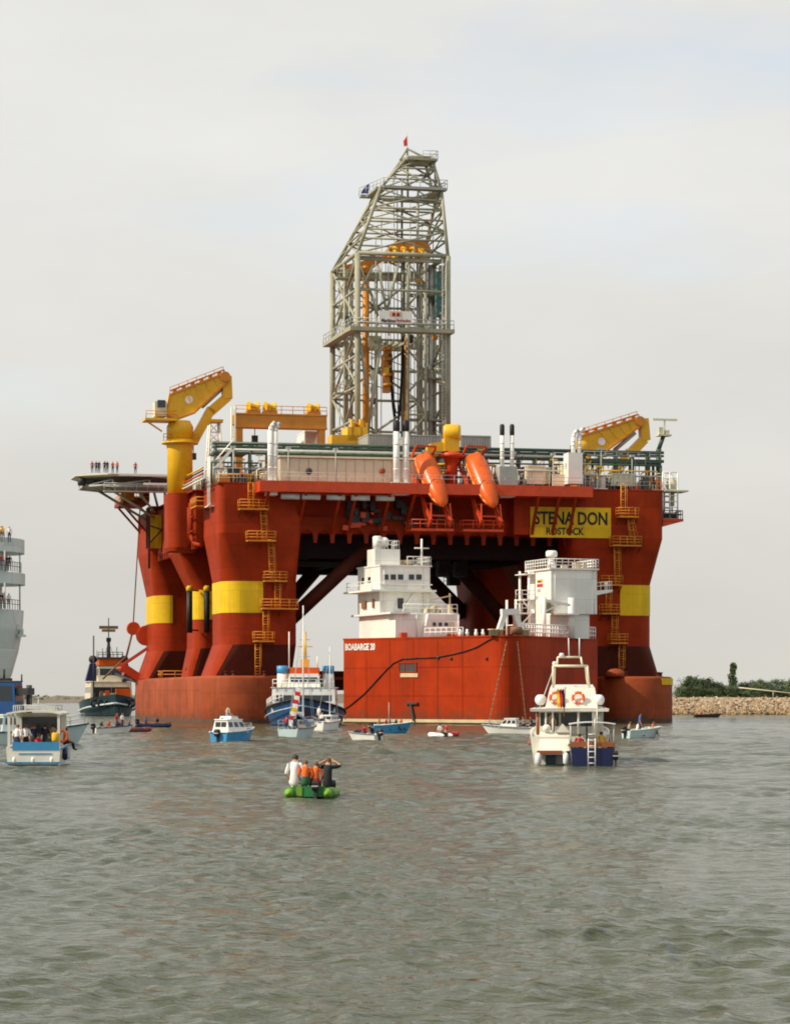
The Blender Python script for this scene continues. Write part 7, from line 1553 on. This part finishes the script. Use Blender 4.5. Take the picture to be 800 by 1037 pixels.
# 15. white boat on the right
b = Boat('open_boat', 'pale open motor boat with a person in bright blue, right of the big motor yacht', 'boat', 650, 748, 62); L, B = 3.1, 1.45
b.part(hull_mb(L, B, .65, .95, .3, .7, .92, 2.2, .86, .25), 'hull', 'pale'); b.part(strake(L, B, .65, .95, .7, .92, 2.2, .02, .04), 'rubbing_strake', 'white'); outboard(b, -L/2-.1); mb = MB(); mb.box((.5, -.35, .3), (.8, .35, .95)); b.part(mb, 'console', 'white')
for x, y, cl, ps, lb in ((-1.2, .2, 'c_tan', 'sit', 'tan'), (-.7, -.3, 'c_white', 'sit', 'white'), (-.1, .2, 'c_blue', 'stand', 'bright blue'), (.95, 0, 'c_orange', 'sit', 'orange')): person(ps, b.W(x, y, .5 if ps == 'sit' else .3), b.yaw-.5, 'person in %s %s in the pale open boat on the right' % (lb, 'standing' if ps == 'stand' else 'sitting'), cl, 'c_white' if lb == 'white' else 'c_navy', 'brown', 'people in small boats')
b = Boat('open_boat', 'far small dark rowing boat close to the stone mole on the right', 'boat', 716, 726.8, 85); L, B = 4.4, 1.6
b.part(hull_mb(L, B, .5, .7, .3, .5, .9, 2.2, .86, .15), 'hull', 'dark'); b.part(strake(L, B, .5, .7, .5, .9, 2.2, 0, .04), 'rubbing_strake', 'wood')
for x, cl in ((-1, 'c_red'), (.6, 'c_tan')): person('sit', b.W(x, 0, .4), b.yaw, 'person in %s in the far rowing boat near the mole' % cname[cl], cl, 'c_navy', 'hair', 'people in small boats')

# 16. big motor yacht seen from the stern
b = Boat('motor_yacht', 'large white motor yacht seen from behind, with two orange life rings on its flybridge', 'yacht', 577, 772, 4, None); L, B = 13, 4.1; Db = b.D
z = lambda y, d=0: CH+(HZ-y)/F*(Db-6.5+d); yy = lambda px, d=0: -((px-577)/F*(Db-6.5+d))
b.part(hull_mb(L, B, 1.55, 2.2, .6, 1.2, .95, 2.3, .9, None, 16, .1), 'hull', 'gel'); b.part(strake(L, B, 1.55, 2.2, 1.2, .95, 2.3, -.5, .06), 'rubbing_strake', 'teak')
mb = MB(); mb.box((-L/2-.9, yy(543.5), .55), (-L/2, yy(574), .72)); sw = b.part(mb, 'swim_platform', 'gel'); mb = MB(); mb.box((-L/2-.93, yy(544.5), z(763.5)), (-L/2-.86, yy(570), z(760))); b.part(mb, 'brown_platform_edge', 'teak', sw)
mb = MB(); mb.prism([(-L/2-.02, yy(547), .7), (-L/2-.55, yy(547), .72), (-L/2+.3, yy(547), z(742))], (0, yy(577)-yy(547), 0)); b.part(mb, 'stern_slope', 'gel')
mb = MB(); mb.box((-L/2-.5, yy(553), -.2), (-L/2-.05, yy(563), .5)); b.part(mb, 'stern_drive', 'teal')
for px in (546, 574): mb = MB(); mb.lathe([(.05, 0), (.16, .12), (.16, .5), (.05, .62)], (-L/2-.95, yy(px), .02), 9); b.part(mb, 'fender', 'c_white', sw)
mb = MB(); mb.ball((-L/2+.3, yy(554), z(738)), .22, 10); mb.prism([(-L/2+.1, yy(563), z(742)), (-L/2+.1, yy(578), z(742)), (-L/2+.1, yy(570), z(733))], (.7, 0, 0)); b.part(mb, 'stern_seat', 'gel')
mb = MB(); mb.box((-2.6, -1.75, 1.5), (3.2, 1.75, 1.9)); mb.box((-2.5, -1.72, 1.9), (-2.35, 1.72, z(720, 4))); sl = b.part(mb, 'saloon', 'gel')
for a_, c_ in ((-1.5, -.55), (-.45, .45), (.55, 1.5)): mb = MB(); mb.box((-2.55, a_, 1.75), (-2.5, c_, z(722, 4))); b.part(mb, 'saloon_door', 'glass', sl)
for s in (-1, 1): mb = MB(); mb.box((-2.4, s*1.7, 2.3), (2.8, s*1.76, 3.1)); b.part(mb, 'side_window', 'glass', sl)
zr = z(718)
mb = MB(); mb.loft([[(-6.0, -1.95, zr-.14), (3, -1.8, zr-.1), (3, 1.8, zr-.1), (-6.0, 1.95, zr-.14)], [(-6.05, -1.98, zr), (3, -1.8, zr+.05), (3, 1.8, zr+.05), (-6.05, 1.98, zr)]]); fd = b.part(mb, 'flybridge_deck', 'gel')
for px in (545, 553, 560, 586, 603): mb = MB(); mb.tube((-5.8, yy(px), 1.5), (-5.8, yy(px), zr-.12), .05 if px != 545 else .08, 6); b.part(mb, 'deck_post', 'teak' if px == 545 else 'gel', fd)
mb = MB(); mb.box((-5.7, yy(604), 1.5), (-5.3, yy(600), zr-.15)); mb.rail([(-6, yy(605), 1.6), (-3, yy(609), 1.6)], 1.3, .9, .03); b.part(mb, 'side_rail', 'gel', fd)
zc = z(697); mb = MB(); mb.loft([[(-5.3, yy(552), zr+.02), (-5.3, yy(606), zr+.02), (-1, yy(604), zr+.02), (-1, yy(553), zr+.02)], [(-4.9, yy(557), zc), (-4.9, yy(603), zc), (-1.2, yy(601), zc+.2), (-1.2, yy(558), zc+.2)]]); fc = b.part(mb, 'flybridge_coaming', 'gel')
for px, mk in ((563, 0), (586, 1)):
    zc_ = z(707, 1); xx = -5.25; mb = MB(); mb.torus((xx, yy(px), zc_), .27, .075, (1, 0, .15), 20, 8); lr = b.part(mb, 'life_ring', 'ring', fc)
    mb = MB()
    for d_ in range(4): an = pi/4+d_*pi/2; mb.ball((xx-.03, yy(px)+.27*cos(an), zc_+.27*sin(an)), .085, 6)
    b.part(mb, 'white_band', 'white', lr)
for px in (547.5, 607): mb = MB(); mb.ball((-5.0, yy(px), z(709)), .29, 12); b.part(mb, 'white_buoy', 'c_white', fd)
mb = MB(); mb.tube((-6.1, yy(571.5), zr-.4), (-6.4, yy(573), z(696)), .025, 5); fs_ = b.part(mb, 'flagstaff', 'wood')
for i, m_ in enumerate(('c_black', 'f_red', 'f_gold')):
    mb = MB(); p0 = Vector((-6.38, yy(572.6), z(697)-.02)); h_ = .9
    pts = [p0+Vector((.05*sin(j*1.4), .045+.13*i-.02*j, -h_*j/4)) for j in range(5)]; pt2 = [q+Vector((0, .13, -.1)) for q in pts]
    mb.loft([[a_, c_, c_+Vector((.015, 0, 0)), a_+Vector((.015, 0, 0))] for a_, c_ in zip(pts, pt2)]); b.part(mb, 'flag', m_, fs_)
mb = MB(); g0, g1, g2 = z(697, 2), z(674.5, 2), z(665.5, 2); q = lambda px: yy(px, 2)
mb.path([(-4.4, q(560.5), g0), (-4.5, q(560.5), g1), (-4.5, q(595), g1), (-4.4, q(597), g0)], .06, 7); mb.path([(-2.2, q(561), g0), (-2.9, q(562), g1), (-2.9, q(593), g1), (-2.2, q(596), g0)], .05, 6); mb.path([(-4.3, q(564.5), g1), (-4.1, q(565), g2), (-4.1, q(588.5), g2), (-4.3, q(590), g1)], .05, 6)
for px in (560.5, 595): mb.tube((-4.5, q(px), g1), (-2.9, q(px), g1), .05, 6)
ga = b.part(mb, 'radar_arch', 'cream')
mb = MB(); mb.tube((-4.1, q(576.5), g2), (-4.1, q(576), z(646, 2)), .03, 5); mb.tube((-4.1, q(587), g2), (-4.1, q(587), z(646, 2)), .03, 5); b.part(mb, 'aerial', 'c_white', ga)
for px, zz_ in ((569, g2+.1), (562, g1+.12)): mb = MB(); mb.ball((-4.2, q(px), zz_), .13, 8); b.part(mb, 'lamp', 'c_white', ga)
mb = MB(); mb.bar((-5.2, yy(545.5), z(720)), (-4.2, yy(561), z(676)), .03); b.part(mb, 'stay', 'steel')
person('sit', b.W(-5.0, yy(558), 1.75), b.yaw, 'person in tan in the stern cockpit of the large white motor yacht', 'c_tan', 'c_navy', 'brown')
# 17. dark blue boat with canopy beside it
b = Boat('canopy_boat', 'small dark blue boat with a white canopy and stern ladder, beside the motor yacht', 'boat', 599, 775.5, 3); L, B = 5.2, 2.25; Db = b.D
z = lambda y: CH+(HZ-y)/F*(Db-2.6); yy = lambda px: -((px-599)/F*(Db-2.6))
b.part(hull_mb(L, B, .95, 1.2, .3, .6, .95, 2.3, .92, .3, 14, .08), 'hull', 'navy'); b.part(strake(L, B, .95, 1.2, .6, .95, 2.3, .01, .045), 'rubbing_strake', 'wood')
mb = MB(); mb.box((-L/2-.02, -1.02, .97), (-L/2+.06, 1.02, 1.22)); b.part(mb, 'wood_transom', 'wood')
zc = z(733); mb = MB(); ring = [(-1.12+2.24*i/8, zc+.1*(1-(2*i/8-1)**2)) for i in range(9)]; mb.loft([[(x, y, q_-dz) for y, q_ in ring]+[(x, y, q_-.06-dz) for y, q_ in ring[::-1]] for x, dz in ((-2.1, 0), (.6, .02))]); cn = b.part(mb, 'canopy', 'c_white')
for x in (-1.95, .5):
    for s in (-1, 1): mb = MB(); mb.tube((x, s*1.03, .95), (x, s*1.05, zc-.02), .028, 6); b.part(mb, 'canopy_pole', 'steel', cn)
mb = MB()
for px in (594.5, 601.5): mb.tube((-L/2-.12, yy(px), .05), (-L/2-.12, yy(px), z(748)), .03, 6)
for i in range(6): zz_ = .18+i*.28; mb.tube((-L/2-.12, yy(594.5), zz_), (-L/2-.12, yy(601.5), zz_), .025, 5)
b.part(mb, 'stern_ladder', 'c_white'); mb = MB(); mb.box((-1.6, -.9, .3), (-1.2, .9, .72)); mb.box((.5, -.5, .3), (.9, .5, 1.15)); b.part(mb, 'bench', 'navy'); outboard(b, -L/2-.15, yy(622), .8)
mb = MB(); mb.tube((-.2, yy(594), .6), (-.2, yy(594), zc), .04, 6); b.part(mb, 'centre_post', 'dark')
person('sit', b.W(-1.4, yy(586), .74), b.yaw, 'person in dark red sitting on the left under the white canopy', 'c_red', 'c_navy', 'hair', 'pair in the canopy boat'); person('sit', b.W(-1.6, yy(609), .85), b.yaw+.3, 'person in yellow sitting on the right under the white canopy', 'c_yel', 'c_tan', 'hair', 'pair in the canopy boat')
# 18. green inflatable with four people, nearest
b = Boat('inflatable_boat', 'lime green rubber dinghy with four people, nearest boat in the open water', 'boat', 318, 807.5, 6, None); Db = b.D; yy = lambda px: -((px-318)/F*(Db-1.1))
L, B, r = 2.7, 1.30, .19
tb = inflatable(b, L, B, r, 'lime')
for s in (1, -1): mb = MB(); mb.tube((-L/2+.02, s*B/2, r*.9), (-L/2+.32, s*B/2, r*.91), r*1.03, 14); b.part(mb, 'green_band', 'dgreen', tb)
mb = MB(); mb.box((-L/2+.02, -B/2+r*.6, .06), (-L/2+.1, B/2-r*.6, .40)); b.part(mb, 'green_stern_cloth', 'dgreen', tb)
mb = MB(); mb.box((-L/2-.01, .22, .08), (-L/2+.015, .42, .40)); b.part(mb, 'lime_patch', 'lime', tb)
outboard(b, -L/2-.05, yy(325), .62)
mb = MB(); mb.box((-.75, -.5, .3), (-.5, .5, .36)); b.part(mb, 'seat_board', 'wood')
mb = MB(); mb.box((-.42, yy(332), .12), (-.3, yy(341), .2)); 
for px, cl, lg, hr, ps, sc_, x, zz_, lb in ((300.5, 'c_white', 'c_white', 'hair', 'sit', 1.22, -.65, .42, 'dark haired person in a white shirt at the left of the green dinghy'), (312, 'c_orange', 'c_green', 'brown', 'sit', 1.0, -.75, .42, 'person in an orange top beside the person in white in the green dinghy'), (322.5, 'c_orange', 'c_red', 'brown', 'sit_back', .93, -.6, .42, 'smaller person in an orange vest in the middle right of the green dinghy'), (335, 'c_black', 'c_black', 'brown', 'sit_glasses', 1.18, -.7, .36, 'person in black looking through binoculars at the right of the green dinghy')):
    person(ps, b.W(x, yy(px), zz_), b.yaw+random.uniform(-.1, .1), lb, cl, lg, hr, 'four people in the green dinghy', sc_)
    if ps == 'sit_glasses':
        g = bpy.data.objects.new('binoculars', None)
        mb = MB()
        for s in (-1, 1): mb.tube((.0, s*.035, 0), (.16, s*.045, 0), .028, 8, .036)
        mb.tube((.05, -.03, 0), (.05, .03, 0), .015, 6); o = build(mb, 'binoculars', 'black'); o.location = b.W(x+.30, yy(px), zz_+.79); o.rotation_euler = (0, 0, b.yaw); tag(o, 'black binoculars held up by the person in black', 'binoculars')
# people on the helideck
for j, (px, cl) in enumerate(((94, 'c_red'), (98, 'c_navy'), (101, 'c_black'), (106, 'c_navy'), (109, 'c_black'), (115, 'c_red'), (119, 'c_orange'), (138, 'c_red'))):
    q = P(px, 478, 38.5); person('stand', RG.w(q.x, q.y+rp.uniform(0, 1), hz_h+.0), -pi/2+rp.uniform(-.6, .6), 'person in %s on the landing deck, %s' % (cname[cl], ['first from the outer end', 'second from the outer end', 'third from the outer end', 'fourth in the row', 'fifth in the row', 'sixth in the row', 'seventh in the row', 'standing apart near the yellow crane'][j]), cl, 'c_navy', 'hair', 'people on the landing deck')
for j, (px, cl) in enumerate(((600, 'c_orange'), (625, 'c_white'), (650, 'c_navy'), (245, 'c_orange'), (528, 'c_navy'))):
    q = P(px, 490, .4); person('stand', RG.w(q.x, q.y, D0), -pi/2+rp.uniform(-.6, .6), 'worker in %s standing at the front deck edge of the rig' % cname[cl] + (' near the sign' if j in (0, 4) else ' on the left' if j == 3 else ' on the right'), cl, 'c_navy', 'c_yel', 'workers on the rig deck')
